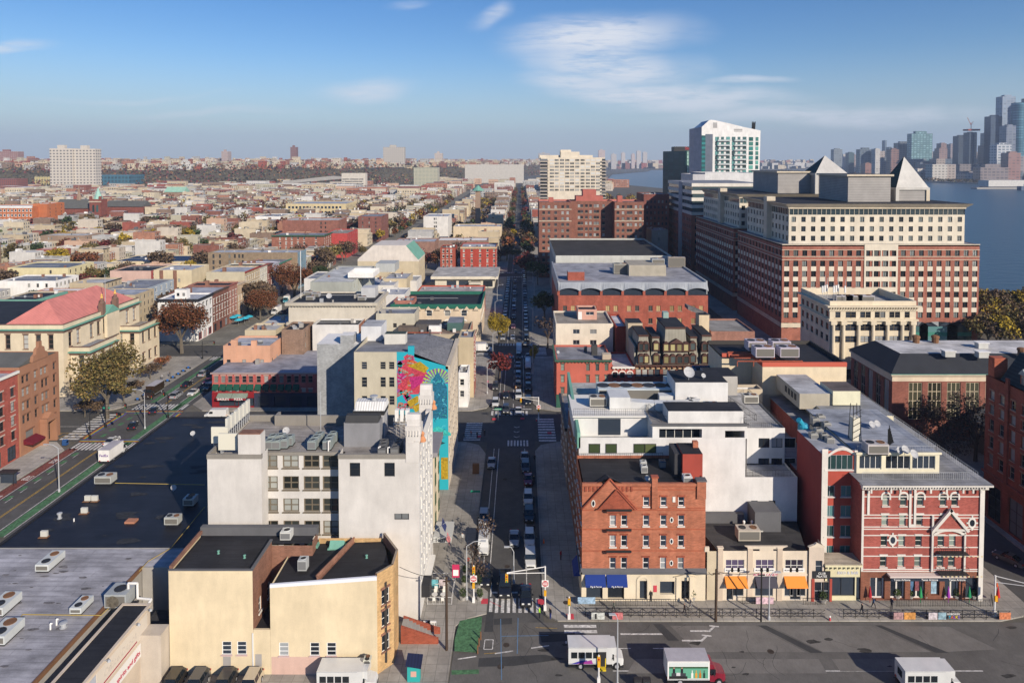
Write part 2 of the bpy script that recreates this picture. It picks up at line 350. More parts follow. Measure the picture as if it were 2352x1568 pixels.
def blk(name,label,cat,x0,x1,y0,y1,h,wall,roof,wins=(),par=.5,z0=0.0,group=None,near=False,root=None,cop=None,walls='SEWN',side=None,cor=None):
 """box building. wins: (side, [centres along], [(z, h)...], w, style); along is measured from the left corner seen from outside"""
 if root is None:root=thing(name,((x0+x1)/2,(y0+y1)/2,z0),label,cat,group)
 if x0>x1:x0,x1=x1,x0
 m=MB();P0={'S':(x0,y0),'E':(x1,y0),'N':(x1,y1),'W':(x0,y1)};LN={'S':x1-x0,'N':x1-x0,'E':y1-y0,'W':y1-y0}
 for s in walls:
  ops=[]
  for(sd_,cs,rows,w,st_)in wins:
   if sd_!=s:continue
   for c in cs:
    for(z,hh)in rows:
     if .05<c-w/2 and c+w/2<LN[s]-.05 and z+hh<h-.1:
      ops.append((round(c-w/2,3),round(z,3),round(w,3),round(hh,3),st_))
  fac(m,P0[s],ROT[s],LN[s],h,ops,(side or{}).get(s,wall),z0=z0)
  r=ROT[s]
  for(x,z,w,hh,st_)in ops:
   a=x+w/2;pW_(root,(P0[s][0]+cos(r)*a,P0[s][1]+sin(r)*a,z),r,w,hh,st_,near)
 t=.3;cp=cop or wall
 if par>.05:
  for(a,b,c,d)in((x0,x1,y0,y0+t),(x0,x1,y1-t,y1),(x0,x0+t,y0+t,y1-t),(x1-t,x1,y0+t,y1-t)):
   m.poly([(a,c,h),(b,c,h),(b,d,h),(a,d,h)],cp)
  xi0,xi1,yi0,yi1,zr=x0+t,x1-t,y0+t,y1-t,h-par
  for q in([(xi0,yi0),(xi1,yi0)],[(xi1,yi0),(xi1,yi1)],[(xi1,yi1),(xi0,yi1)],[(xi0,yi1),(xi0,yi0)]):
   m.poly([(*q[0],zr),(*q[0],h),(*q[1],h),(*q[1],zr)],cp)
 else:xi0,xi1,yi0,yi1,zr=x0,x1,y0,y1,h
 m.build(wA_,root)
 if roof:
  q=MB();q.poly([(xi0,yi0,zr),(xi1,yi0,zr),(xi1,yi1,zr),(xi0,yi1,zr)],roof);q.build(rF_,root)
 if cor:
  cm,ch,cd,cs=cor;q=MB()
  if 'S' in cs:q.box(x0-(cd if 'W' in cs else 0),x1+(cd if 'E' in cs else 0),y0-cd,y0-.003,h-ch,h+.04,cm)
  if 'E' in cs:q.box(x1+.003,x1+cd,y0,y1,h-ch,h+.04,cm)
  if 'W' in cs:q.box(x0-cd,x0-.003,y0,y1,h-ch,h+.04,cm)
  n=int((x1-x0)/.9)
  if 'S' in cs and cd>.35:
   for i in range(n):xx=x0+(i+.5)*(x1-x0)/n;q.box(xx-.12,xx+.12,y0-cd*.7,y0-.003,h-ch-.35,h-ch-.003,cm)
  q.build('cornice',root)
 return root
def ev(n,a,b):return[a+(b-a)*(i+.5)/n for i in range(n)]
def rows(n,z,dz,h):return[(z+i*dz,h)for i in range(n)]
def pB_(root,name,x0,x1,y0,y1,z0,z1,m,top=None,lab=None):
 q=MB();q.box(x0,x1,y0,y1,z0,z1,m,top);o=q.build(name,root)
 if lab:o['label']=lab
 return o
 # ---------------------------------------------------------------- setting
ASPH=mat((.085,.082,.078),'asphalt',.9);ASPH2=mat((.125,.118,.108),'asphalt',.92);PAVE=mat((.35,.325,.285),'paving',.9);PAVEL=mat((.42,.40,.36),'paving',.9)
PAINTW=mat((.70,.68,.64),'worn',.8);PAINTY=mat((.55,.34,.05),'worn',.8);PAINTG=mat((.085,.20,.095),'worn',.85);PAINTR=mat((.21,.07,.055),'worn',.85)
BLUEPAINT=mat((.12,.25,.42),pL_);REDPAD=mat((.55,.06,.08),pL_)
EARTH=mat((.12,.11,.09),'asphalt',1)
shore=[(260,-400),(245,200),(238,420),(330,620),(470,800),(500,1050),(380,1500),(290,1900),(300,2400),(460,3400),(800,4300),(1100,5600),(1200,9500)]
nyc=[(1500,-400),(1460,1200),(1380,1900),(1290,2150),(1500,2900),(1900,4200),(2500,6000),(3300,9500)]
def setting():
 m=MB();m.poly([(-9000,-400,-.06)]+[(x,y,-.06)for x,y in shore]+[(-9000,9500,-.06)],EARTH);struct('ground',m)
 m=MB();m.poly([(x,y,1.2)for x,y in reversed(nyc)]+[(9000,-400,1.2),(9000,9500,1.2)],mat((.09,.09,.095),'asphalt',1));struct('far_shore_ground',m)
 m=MB()
 for a,b in zip(nyc,nyc[1:]):m.poly([(*a,-2),(*b,-2),(*b,1.2),(*a,1.2)],CONC)
 struct('far_bank',m)
 m=MB();m.poly([(100,-400,-1.6),(9000,-400,-1.6),(9000,9600,-1.6),(100,9600,-1.6)],WATER);struct('water',m)
 m=MB();z=-.02
 m.poly([(-9.0,70,z),(140,70,z),(140,97.8,z),(-9.0,97.8,z)],ASPH2);struct('plaza_road',m)
 m=MB();m.poly([(-7.8,97.8,z),(3.4,97.8,z),(3.4,2400,z),(-7.8,2400,z)],ASPH);struct('central_road',m)
 m=MB();m.poly([(-104,120,z),(-89,120,z),(-89,2000,z),(-104,2000,z)],ASPH);struct('avenue_road',m)
 m=MB();m.poly([(75.5,97.8,z),(85,97.8,z),(85,560,z),(75.5,560,z)],ASPH);struct('east_road',m)
 for i,(a,b)in enumerate(((161,180),(231,245),(390,404),(550,564),(710,724),(870,884),(1030,1044),(1190,1204),(1350,1364),(1510,1524))):
  for(xa,xb)in((-700-i*40,-104),(-89,-7.8),(3.4,75.5)):
   m=MB();m.poly([(xa,a,z+.005),(xb,a,z+.005),(xb,b,z+.005),(xa,b,z+.005)],ASPH);struct('cross_road',m)
 def slab(pts,mt=PAVE,zt=.14):q=MB();q.prism(pts,-.05,zt,mt);struct('pavement',q)
 R4=lambda a,b,c,d:[(a,c),(b,c),(b,d),(a,d)]
 slab([(3.4,101.5),(3.7,99.4),(5.4,98.0),(69,98.0),(73,99.0),(75.3,101.5),(75.3,155),(72,160.5),(9,160.5),(4.8,158.8),(3.4,155.5)],PAVE)
 slab([(-9.2,70),(-9.2,97),(-7.6,98.5),(-4.9,99.6),(-4.9,104.5),(-7.8,108),(-7.8,154),(-9.6,158.7),(-13,160.5),(-84,160.5),(-88.8,156),(-88.8,70)],PAVE)
 slab([(-7.8,186),(-9,182.5),(-13,180.5),(-84,180.5),(-88.8,185),(-88.8,230.8),(-7.8,230.8)],PAVE)
 slab([(3.4,186),(5,182),(9,180.5),(75.3,180.5),(75.3,230.8),(3.4,230.8)],PAVE)
 slab([(-104.2,118),(-104.2,156),(-109,160.5),(-140,160.5),(-140,118)],PAVEL)
 slab([(-104.2,187),(-108,181.5),(-112,180.5),(-190,180.5),(-190,230.8),(-104.2,230.8)],PAVE)
 slab(R4(85.2,140,97.8,560))
 yb=[(245.2,389.8),(404.2,549.8),(564.2,709.8),(724.2,869.8),(884.2,1029.8),(1044.2,1189.8),(1204.2,1349.8),(1364.2,1509.8)]
 for(a,b)in yb:
  slab(R4(-88.8,-7.8,a,b));slab(R4(3.4,75.3,a,b))
  for i in range(12):
   x1=-104.2-67*i;slab(R4(x1-58,x1,a,b),mat((.2,.19,.16),'paving',.95))
 zt=-.012
 def stripes(name,x0,x1,y0,y1,n,vert,mt=PAINTW,fill=.55):
  q=MB()
  for i in range(n):
   if vert:w=(x1-x0)/n;q.poly([(x0+i*w,y0,zt),(x0+i*w+w*fill,y0,zt),(x0+i*w+w*fill,y1,zt),(x0+i*w,y1,zt)],mt)
   else:w=(y1-y0)/n;q.poly([(x0,y0+i*w,zt),(x1,y0+i*w,zt),(x1,y0+i*w+w*fill,zt),(x0,y0+i*w+w*fill,zt)],mt)
  struct(name,q)
 stripes('crosswalk_marking',-4.6,3.2,99.9,103.2,9,True)
 stripes('crosswalk_marking',-3.0,2.2,158.4,161.6,7,True)
 stripes('crosswalk_marking',-7.6,2.4,177.6,180.6,10,True)
 stripes('crosswalk_marking',-7.6,3.4,229.5,232,11,True);stripes('crosswalk_marking',-7.6,3.4,244.5,247.5,11,True)
 stripes('crosswalk_marking',-7.6,3.4,388,391,11,True);stripes('crosswalk_marking',-7.6,3.4,403,406,11,True)
 stripes('crosswalk_marking',-13.5,-9.5,161.6,173,9,False);stripes('crosswalk_marking',4.4,8.5,161,176,9,False)
 stripes('crosswalk_marking',-15,-11,233,243,6,False);stripes('crosswalk_marking',5,9,233,243,6,False)
 stripes('crosswalk_marking',6.2,10.8,93.4,97.8,4,False)
 stripes('crosswalk_marking',-103.5,-89.5,156.2,160.2,15,True);stripes('crosswalk_marking',-103.5,-89.5,181.6,185.6,15,True)
 stripes('crosswalk_marking',-109.5,-105,162,179,11,False);stripes('crosswalk_marking',-87.5,-83,162,176,8,False)
 stripes('crosswalk_marking',-103.5,-89.5,227,230.5,15,True);stripes('crosswalk_marking',-103.5,-89.5,246,249.5,15,True)
 q=MB()
 def ln(x0,y0,x1,y1,w=.14,mt=PAINTW,dash=None):
  d=Vector((x1-x0,y1-y0));Ln=d.length;d.normalize();n=Vector((-d.y,d.x))*w/2;t=0
  step=dash or Ln
  while t<Ln-.01:
   e=min(Ln,t+(step*.5 if dash else step));a=Vector((x0,y0))+d*t;b=Vector((x0,y0))+d*e
   q.poly([(*(a-n),zt),(*(b-n),zt),(*(b+n),zt),(*(a+n),zt)],mt);t+=step
 ln(-4.9,106,-4.9,157);ln(1.0,106,1.0,157);ln(-6.0,108,-6.0,157,.12);ln(-4.4,104.6,-.4,104.6,.4);ln(-4.5,103.6,-4.5,106.5,.2)
 ln(1.0,183,1.0,229);ln(-4.6,183,-4.6,229);ln(-5.8,183,-5.8,229);ln(-1.9,183,-1.9,229,dash=6);ln(-7.4,182,3,182,.4)
 for(a,b)in yb:ln(1.0,a+3,1.0,b-3);ln(-4.6,a+3,-4.6,b-3)
 ln(-2.2,250,-2.2,388,dash=6)
 ln(-8.3,90.6,8,94.0,.2,dash=5);ln(12,88.5,60,88.5,.16);ln(14.0,95.4,21,95.4,.3);ln(12,92.6,30,92.6,.12,dash=6)
 for k in range(3):ln(-.9-.7,164+3*k,-.9,163.3+3*k,.2);ln(-.9,163.3+3*k,-.2,164+3*k,.2)
 for a in(0,1,2,3,4):ln(-112+a*1.7,163,-111+a*1.7,165.5,.2,PAINTY)
 ln(-130,166,-105.5,166,.16,PAINTY);ln(-130,170,-106,170,.16)
 struct('lane_marking',q)
 q=MB();zt=-.008
 ln(-96.4,120,-96.4,155.5,.13,PAINTY);ln(-96.7,120,-96.7,155.5,.13,PAINTY);ln(-96.4,186,-96.4,226,.13,PAINTY);ln(-96.7,186,-96.7,226,.13,PAINTY)
 for k in range(9):a=250+k*140;ln(-96.5,a,-96.5,a+130,.3,PAINTY)
 struct('centre_line_marking',q)
 q=MB()
 def rect(x0,x1,y0,y1,mt,z_=-.012):q.poly([(x0,y0,z_),(x1,y0,z_),(x1,y1,z_),(x0,y1,z_)],mt)
 rect(-103.9,-101.6,120,157,PAINTR)
 struct('bus_lane',q);q=MB()
 rect(-92.8,-91,120,230,PAINTG);rect(-101.4,-99.9,187,230,PAINTG);rect(-92.8,-91,250,390,PAINTG)
 for k in range(9):rect(-100.9,-99.9,121+4*k,122.8+4*k,PAINTG)
 for k in range(6):rect(-100.9,-99.9,160+3.6*k,161.8+3.6*k,PAINTG,-.009)
 gp=[G(1056,1427),G(1107,1417),G(1106,1440),G(1096,1500),G(1044,1497),G(1044,1470)]
 q.poly([(x,y,.148)if False else(x,y,.15)for x,y in gp],PAINTG)
 gp=[G(1037,1538),G(1100,1536),G(1100,1546),G(1037,1548)]
 q.poly([(x,y,-.008)for x,y in gp],PAINTG);struct('bike_lane',q)
 q=MB();ln(-101.5,120,-101.5,156,.15);ln(-99.7,120,-99.7,156,.12,dash=4);ln(-93.1,120,-93.1,156,.15);ln(-90.8,120,-90.8,230,.15);ln(-93.1,187,-93.1,230,.15);ln(-99.6,187,-99.6,230,.15)
 struct('lane_edge_marking',q)
 cols=[(.5,.06,.05),(.6,.25,.03),(.6,.5,.05),(.06,.3,.1),(.05,.12,.4),(.22,.06,.3)]
 q=MB()
 for i,c in enumerate(cols):
  mt=mat(c,'worn');o=i*.22
  for(a,b)in(((-104,160.8+o),(-89,160.8+o)),((-104,180.4-o),(-89,180.4-o)),((-104.2+o,162.5),(-104.2+o,178.8)),((-88.8-o,162.5),(-88.8-o,178.8))):
   zt=-.006;ln(a[0],a[1],b[0],b[1],.2,mt)
 struct('rainbow_marking',q)
 q=MB();zt=-.010;dk=mat((.05,.05,.05),'asphalt')
 for pts in([(1240,1455),(1320,1452),(1322,1470),(1244,1474)],[(1118,1404),(1134,1404),(1132,1450),(1112,1450)],[(1134,1420),(1176,1418),(1176,1432),(1134,1434)],[(1100,1510),(1250,1502),(1300,1512),(1180,1528),(1098,1530)],[(1740,1435),(1760,1435),(1890,1498),(1862,1498)],[(2010,1435),(2024,1435),(2180,1498),(2150,1498)],[(1500,1432),(1520,1432),(1560,1470),(1535,1470)]):  # first quad paints the shuttle bus's cast shadow; the others are asphalt patches
  q.poly([(*G(x,y),zt)for x,y in pts],dk)
 struct('asphalt_patch_and_shadow',q)
 q=MB();lt=mat((.17,.16,.145),'asphalt')
 for pts in([(1770,1436),(2000,1436),(2140,1496),(1890,1496)],[(1540,1436),(1735,1436),(1850,1496),(1600,1496)],[(2030,1436),(2180,1438),(2290,1490),(2165,1496)],[(1460,1512),(1880,1512),(1900,1545),(1440,1545)],[(1910,1512),(2120,1512),(2140,1540),(1930,1540)]):
  q.poly([(*G(x,y),-.011)for x,y in pts],lt)
 struct('concrete_bay',q)
 q=MB();zt=-.004
 for(a,b,c,d,mt)in((1150,1420,1152,1560,BLUEPAINT),(1190,1418,1188,1500,BLUEPAINT),(1112,1500,1140,1498,PAINTY),(1230,1440,1280,1442,PAINTY),(1152,1460,1260,1458,BLUEPAINT),(1125,1380,1150,1392,REDPAD),(1040,1395,1080,1410,REDPAD)):
  p=G(a,b);r=G(c,d);ln(*p,*r,.08,mt)
 for(x,y)in((1618,1448),(1600,1470)):
  p=G(x,y);ln(p[0]-2,p[1],p[0]+.6,p[1],.3);ln(p[0]+.6,p[1]-.1,p[0]+1.6,p[1]+.9,.3);ln(p[0]+1.0,p[1]+1.1,p[0]+2.3,p[1]+.9,.25)
 bx=[G(1114,1468),G(1133,1468),G(1131,1490),G(1111,1490)]
 for i in range(4):ln(*bx[i],*bx[(i+1)%4],.12)
 struct('road_marking',q)
 q=MB()
 for(x,y,w)in((1113,1382,16),(1243,1383,18),(1310,1417,26),(1075,1385,0),(1135,963,14),(1200,962,10),(1262,995,14),(1100,1003,16)):
  if w:p=G(x,y);q.box(p[0]-.5,p[0]+.5,p[1]-.6,p[1]+.6,.1,.155,REDPAD)
 struct('kerb_ramp_pad',q)
def water_mat():
 m=bpy.data.materials.new('river water');m.use_nodes=True;N=m.node_tree.nodes;L=m.node_tree.links;b=N["Principled BSDF"]
 b.inputs['Base Color'].default_value=(.035,.075,.11,1);b.inputs['Roughness'].default_value=.28;b.inputs['IOR'].default_value=1.33
 t=N.new("ShaderNodeTexNoise");t.inputs['Scale'].default_value=.09;t.inputs['Detail'].default_value=8;tc=N.new("ShaderNodeTexCoord")
 mp=N.new("ShaderNodeMapping");mp.inputs['Scale'].default_value=(1,2.2,1);L.new(tc.outputs['Object'],mp.inputs[0]);L.new(mp.outputs[0],t.inputs[0])
 bp=N.new("ShaderNodeBump");bp.inputs['Strength'].default_value=.5;bp.inputs['Distance'].default_value=1.5;L.new(t.outputs[0],bp.inputs['Height']);L.new(bp.outputs[0],b.inputs['Normal'])
 return m
WATER=water_mat()
setting()
# ---------------------------------------------------------------- near buildings
def off_of(root,p):o=ORG[root];return(p[0]-o[0],p[1]-o[1],p[2]-o[2])
def text(root,s,p,size,m,rot=(pi/2,0,0),name='lettering',sx=1.0):
 c=bpy.data.curves.new(name,'FONT');c.body=s;c.size=size;c.align_x='CENTER';c.align_y='CENTER';c.extrude=.012;c.offset=size*.012;c.resolution_u=2
 t=bpy.data.objects.new('tmp',c);me=bpy.data.meshes.new_from_object(t);bpy.data.objects.remove(t);bpy.data.curves.remove(c)
 o=bpy.data.objects.new(name,me);COL.objects.link(o);me.materials.clear();me.materials.append(m);o.scale.x=sx
 if root:o.parent=root;o.location=off_of(root,p)
 else:o.location=p
 o.rotation_euler=rot;return o
BEIGE=mat((.69,.575,.385),wA_);OCHRE=mat((.60,.35,.16),bR_);BRICKB=mat((.24,.12,.08),bR_);PALE=mat((.60,.57,.53),wA_)
REDO=mat((.43,.145,.08),bR_);REDT=mat((.30,.075,.04),bR_);REDP=mat((.36,.065,.045),wA_);CRE2=mat((.70,.60,.44),wA_);STONE=mat((.55,.47,.36),wA_)
PK=mat((.55,.42,.36),wA_);LEAD=mat((.12,.12,.125),wA_);COPG=mat((.16,.36,.28),wA_);IRON=mat((.02,.02,.02),pL_,.6)
def xs(Y,x0,*px):return[XA(p,Y)-x0 for p in px]
def wr(Y,*pairs):return[(ZA(b,Y),ZA(b,Y)*0+ZA(t,Y)-ZA(b,Y))for t,b in pairs]
def condenser(x,y,z,s=1.0,label='',group=None,cat='air conditioner',col=(.45,.46,.45),w=.9,h=1.0):
 k=('cond',col,w,h)
 if k not in _WM:
  m=MB();c=mat(col,pL_,.5);m.box(-w/2,w/2,-w/2,w/2,.1,h,c);m.box(-w/2+.05,w/2-.05,-w/2-.01,w/2+.01,.2,h-.15,mat((.18,.18,.18),pL_))
  m.box(-w*.55,w*.55,-w*.55,w*.55,0,.1,DARKM);_WM[k]=m.mesh('air_conditioner')
  f=MB();f.lathe((0,0,h),[(w*.4,0),(w*.4,.06),(w*.32,.06),(w*.32,.01)],c,12);f.lathe((0,0,h),[(w*.31,.015),(.02,.03)],DARKM,12);_WM[k+('f',)]=f.mesh('fan_guard')
 o=bpy.data.objects.new('air_conditioner',_WM[k]);COL.objects.link(o);o.location=(x,y,z);o.scale=(s,s,s);tag(o,label,cat,group)
 f=bpy.data.objects.new('fan_guard',_WM[k+('f',)]);COL.objects.link(f);f.parent=o;return o
def hvac(x,y,z,lx,ly,h,label,col=(.52,.54,.52),group=None,fans=2,rz=0):
 r=thing('rooftop_unit',(x,y,z),label,'ventilation unit',group,rz);c=mat(col,wA_,.5);ORG[r]=(0,0,0)
 m=MB();m.box(-lx/2,lx/2,-ly/2,ly/2,.25,h,c);m.box(-lx/2+.15,lx/2-.15,-ly/2-.02,-ly/2,.4,h-.25,mat((.16,.15,.13),pL_));m.box(-lx/2+.1,lx/2-.1,-ly/2+.1,ly/2-.1,0,.25,DARKM);m.build('casing',r)
 for i in range(fans):
  f=MB();xx=(-lx/2+lx*(i+.5)/fans)if lx>ly else 0;yy=0 if lx>ly else-ly/2+ly*(i+.5)/max(2,fans)
  rd=min(lx,ly)*.3;f.lathe((xx,yy,h),[(rd,0),(rd,.08),(rd*.85,.08),(rd*.85,.02),(.02,.05)],RUST if i%2 else DARKM,12);f.build('fan',r)
 return r
def pipe(pts,r,m,name,label,cat,group=None):
 q=MB()
 for a,b in zip(pts,pts[1:]):q.tube(a,b,r,m,6)
 return solo(name,q,label,cat,group)
def dish(x,y,z,r,label,az=.6,group=None):
 t=thing('satellite_dish',(x,y,z),label,'satellite dish',group,az);ORG[t]=(0,0,0);w=mat((.42,.42,.42),pL_,.6);r*=.72
 q=MB();n=14;fw=Vector((0,-1,.75)).normalized();a=fw.orthogonal().normalized();b=fw.cross(a);c=Vector((0,0,r*1.3));pr=[(0,0),(.5,.07),(.85,.2),(1,.3)];rings=[]
 for rr,dd in pr:rings.append([tuple(c+fw*(dd*r)+(a*cos(2*pi*i/n)+b*sin(2*pi*i/n))*rr*r)for i in range(n)])
 for ra,rb in zip(rings,rings[1:]):
  for i in range(n):j=(i+1)%n;q.poly([ra[i],ra[j],rb[j],rb[i]],w)
 q.build('reflector',t,True);q=MB();q.tube((0,0,0),tuple(c),.05*max(r,.8),METAL);q.tube(tuple(c-b*r*.8),tuple(c+fw*r*.9),.025,METAL);q.build('mount',t);return t
def vent(x,y,z,r,h,label,m=METAL,group=None):
 q=MB();q.lathe((x,y,z),[(r*1.5,0),(r*1.5,.05),(r,.08),(r,h*.7),(r*1.6,h*.75),(r*1.6,h*.92),(r*.5,h)],m,10);return solo('roof_vent',q,label,'roof vent',group)
def rail(pts,h,label,m=IRON,step=.35,cat='railing',name='railing',group=None,z=None):
 q=MB()
 for a,b in zip(pts,pts[1:]):
  a=Vector(a);b=Vector(b);L_=(b-a).length;n=max(1,int(L_/step));up=Vector((0,0,h));lo=Vector((0,0,.12))
  q.tube(a+up,b+up,.03,m,4);q.tube(a+lo,b+lo,.02,m,4)
  for i in range(n+1):c=a+(b-a)*i/n;q.tube(c,c+up,.028 if i%5==0 else .014,m,4,cap=False)
 return solo(name,q,label,cat,group)
def awning(root,x0,x1,y,z0,z1,out,m,vert=.25,m2=None):
 q=MB();q.poly([(x0,y,z1),(x0,y-out,z0),(x1,y-out,z0),(x1,y,z1)],m);q.poly([(x0,y-out,z0),(x0,y-out,z0-vert),(x1,y-out,z0-vert),(x1,y-out,z0)],m2 or m)
 q.poly([(x0,y,z1),(x0,y,z0),(x0,y-out,z0)],m);q.poly([(x1,y,z1),(x1,y-out,z0),(x1,y,z0)],m);return q.build('awning',root)
def beige_house():
 Y=87.7;x0,x1,x2,x3=XA(378,Y),XA(573,Y),XA(613,Y),XA(862,Y)
 r=thing('cream_house',(-32,90,0),'blind cream stucco building with black roofs and a narrow light well','building')
 z1,z2a,z2b,zl=13.7,11.6,12.6,6.0;WS=S('housewin',r=3,sill=mat((.55,.4,.38),pL_),fr=mat((.8,.8,.78),pL_),gl=GLD,dep=.1)
 z,h=wr(Y,(1472,1502))[0];m=MB()
 def f(px0,w,H_,cs,mt=BEIGE,zz=z):
  ops=[(c-px0-.6,zz,1.2,h)for c in cs];fac(m,(px0,Y),0,w,H_,ops,mt,dep=.12)
  for c in cs:pW_(r,(c,Y,zz),0,1.2,h,WS,True)
 f(x0,x1-x0,z1,[XA(511,Y),XA(546,Y)])
 f(x2,x3-x2,z2a,[XA(644,Y),XA(716,Y),XA(755,Y)],zz=z-.15)
 m.poly([(x2,Y,z2a),(x3,Y,z2a),(x3,Y,z2b),(x2,Y,z2a+.01)],BEIGE)
 m.poly([(x0,96.5,0),(x0,Y,0),(x0,Y,z1),(x0,96.5,z1)],BEIGE)
 fac(m,(x1,Y),pi/2,6.8,z1,[(1.9,6.8,1.1,2.0),(5.0,6.8,1.1,2.0)],BRICKB,z0=0)
 for a in(2.45,5.55):pW_(r,(x1,Y+a,6.8),pi/2,1.1,2.0,ST_SASH,True)
 fac(m,(x1,Y+6.8),0,x2-x1+3.4,z1-.6,[(1.6,8.6,1.2,2.2)],BRICKB);pW_(r,(x1+2.2,Y+6.8,8.6),0,1.2,2.2,ST_SASH,True)
 m.box(x1+.02,x2-.02,Y,Y+.3,0,zl,BEIGE);m.box(x1+.02,x2-.02,Y+.3,Y+6.8,zl-.4,zl-.3,BKR)
 m.poly([(x2,Y+6.8,0),(x2,Y,0),(x2,Y,z2a),(x2,Y+6.8,z2a)],BEIGE)
 m.poly([(x2+3.4,Y+6.8,0),(x2+3.4,97,0),(x2+3.4,97,z1),(x2+3.4,Y+6.8,z1)],BRICKB)
 m.build(wA_,r)
 c0,c1,c2,c3=(x3,Y),(-16.6,89.7),(-16.6,93.2),(-19.2,97.4);zc=13.3;m=MB()
 L_=math.hypot(c1[0]-c0[0],c1[1]-c0[1]);a=math.atan2(c1[1]-c0[1],c1[0]-c0[0]);ops=[(.75,q,1.25,2.1)for q in(3.0,6.6,9.2-.2)]
 ops=[(.7,2.6,1.25,2.2),(.7,5.9,1.25,2.1),(.7,8.8,1.25,2.0)]
 fac(m,c0,a,L_,zc,ops,OCHRE)
 for o in ops:pW_(r,(c0[0]+cos(a)*1.325,c0[1]+sin(a)*1.325,o[1]),a,1.25,o[3],S('bay',r=2,sill=BRICKB,head=BRICKB,fr=TRIM,gl=GLD,dep=.15),True)
 m.poly([(*c1,0),(*c2,0),(*c2,zc),(*c1,zc)],OCHRE);m.poly([(*c2,0),(*c3,0),(*c3,zc),(*c2,zc)],OCHRE);m.poly([(*c3,0),(x2+3.4,97.4,0),(x2+3.4,97.4,zc-.8),(*c3,zc-.8)],OCHRE)
 for p,q in((c0,c1),(c1,c2),(c2,c3)):
  d=Vector((q[0]-p[0],q[1]-p[1])).normalized();n=Vector((-d.y,d.x))*.3
  m.poly([(p[0]+n.x,p[1]+n.y,zc-1.4),(p[0]+n.x,p[1]+n.y,zc),(q[0]+n.x,q[1]+n.y,zc),(q[0]+n.x,q[1]+n.y,zc-1.4)],BRICKB)
  m.poly([(*p,zc),(*q,zc),(q[0]+n.x,q[1]+n.y,zc),(p[0]+n.x,p[1]+n.y,zc)],mat((.3,.24,.18),pL_))
 m.build('corner_bay',r)
 q=MB();q.box(c1[0]-1.0,c1[0]-.7,c1[1]-1.12,c1[1]-.85,1,11.6,TRIMD);q.build('downpipe',r)
 q=MB();q.poly([(x0+.3,Y+.3,z1-.3),(x1-.3,Y+.3,z1-.3),(x1-.3,Y+6.8,z1-.3),(x2+3.1,Y+6.8,z1-.3),(x2+3.1,96.8,z1-.3),(x0+.3,96.4,z1-.3)],BKR);q.build(rF_,r)
 q=MB();zr=[11.3,12.1,12.3,12.3,11.9];pts=[(x2+.15,Y+.25),(x3-.1,Y+.25),(c1[0]-.3,c1[1]),(c3[0]-.2,c3[1]),(x2+3.45,97.4),(x2+.15,Y+6.8)]
 zz=[11.35,12.2,12.2,12.0,11.7,11.4];q.poly([(*pts[0],zz[0]),(*pts[1],zz[1]),(*pts[4],zz[4]),(*pts[5],zz[5])],BKR);q.poly([(*pts[1],zz[1]),(*pts[2],zz[2]),(*pts[3],zz[3]),(*pts[4],zz[4])],BKR);q.build(rF_,r)
 q=MB();q.box(x0-.05,x1+.05,Y-.06,Y+.3,z1,z1+.12,LEAD);q.box(x0-.05,x0+.3,Y+.3,96.5,z1,z1+.45,BRICKB);q.box(x1-.3,x1+.05,Y+.3,Y+7,z1,z1+.2,LEAD);q.box(x0,x2+3.5,96.4,97.2,z1-.3,z1+.9,LEAD)
 q.poly([(x2,Y-.05,z2a-.12),(x3,Y-.05,z2b-.12),(x3,Y-.05,z2b+.35),(x2,Y-.05,z2a+.3)],mat((.75,.76,.8),pL_));q.poly([(x2,Y-.05,z2a+.3),(x3,Y-.05,z2b+.35),(x3,Y+.25,z2b+.35),(x2,Y+.25,z2a+.3)],mat((.75,.76,.8),pL_));q.build('coping',r)
 q=MB();q.poly([(-26.4,Y+.5,12),(-25.9,Y+.5,12),(-23.4,97.3,12),(-23.9,97.3,12)],BRICKB);q.poly([(-26.2,Y+.5,12.7),(-23.6,97.3,12.6),(-23.6,97.3,11.5),(-26.2,Y+.5,11.5)],BRICKB);q.tube((-26.2,Y+.5,12.7),(-23.6,97.3,12.6),.16,BRICKB,6);q.build('party_wall',r)
 q=MB();q.box(x1-.1,x1+.04,Y-.14,Y-.02,1,5.6,mat((.7,.7,.7),pL_));q.build('downpipe',r)
 q=MB();g=mat((.36,.34,.32),wA_);q.box(XA(502,Y),XA(520,Y),Y-.02,Y,1.1,2.7,g);q.box(XA(577,Y),XA(592,Y),Y-.02,Y,1.1,2.8,g);q.build('bricked_vent',r)
 q=MB();g=mat((.60,.41,.34),wA_);q.box(x2+.1,x2+9.2,Y-.012,Y,.1,2.45,g);q.build('pink_render_patch',r)
 condenser(-28.8,91,11.9,1.15,'grey condenser standing alone on the black roof of the cream building',w=1,h=1.3)
 condenser(-32.6,95.8,13.4,1.2,'pale condenser at the back edge of the cream building roof',col=(.6,.6,.56),w=1.2)
 for a,b,c,l in((-40.5,92,13.4,'small green vent cap in the middle of the western black roof'),(-36.6,91,13.4,'small green vent cap beside the light well edge'),(-20.9,93.2,12.1,'small green vent cap on the eastern black roof')):vent(a,b,c,.12,.45,l,COPG)
 q=MB();q.box(-29.9,-28.4,96,97,11.8,12.2,COPG);solo('roof_hatch',q,'flat green copper hatch on the black roof edge','roof hatch')
 q=MB();q.box(-26.9,-24.5,95.6,97,11.7,12.0,COPG);q.extr([(95.6,12.0),(97,12.0),(96.3,12.8)],'x',-26.7,-24.7,COPG);solo('skylight',q,'green copper skylight with ribs on the black roof','skylight')
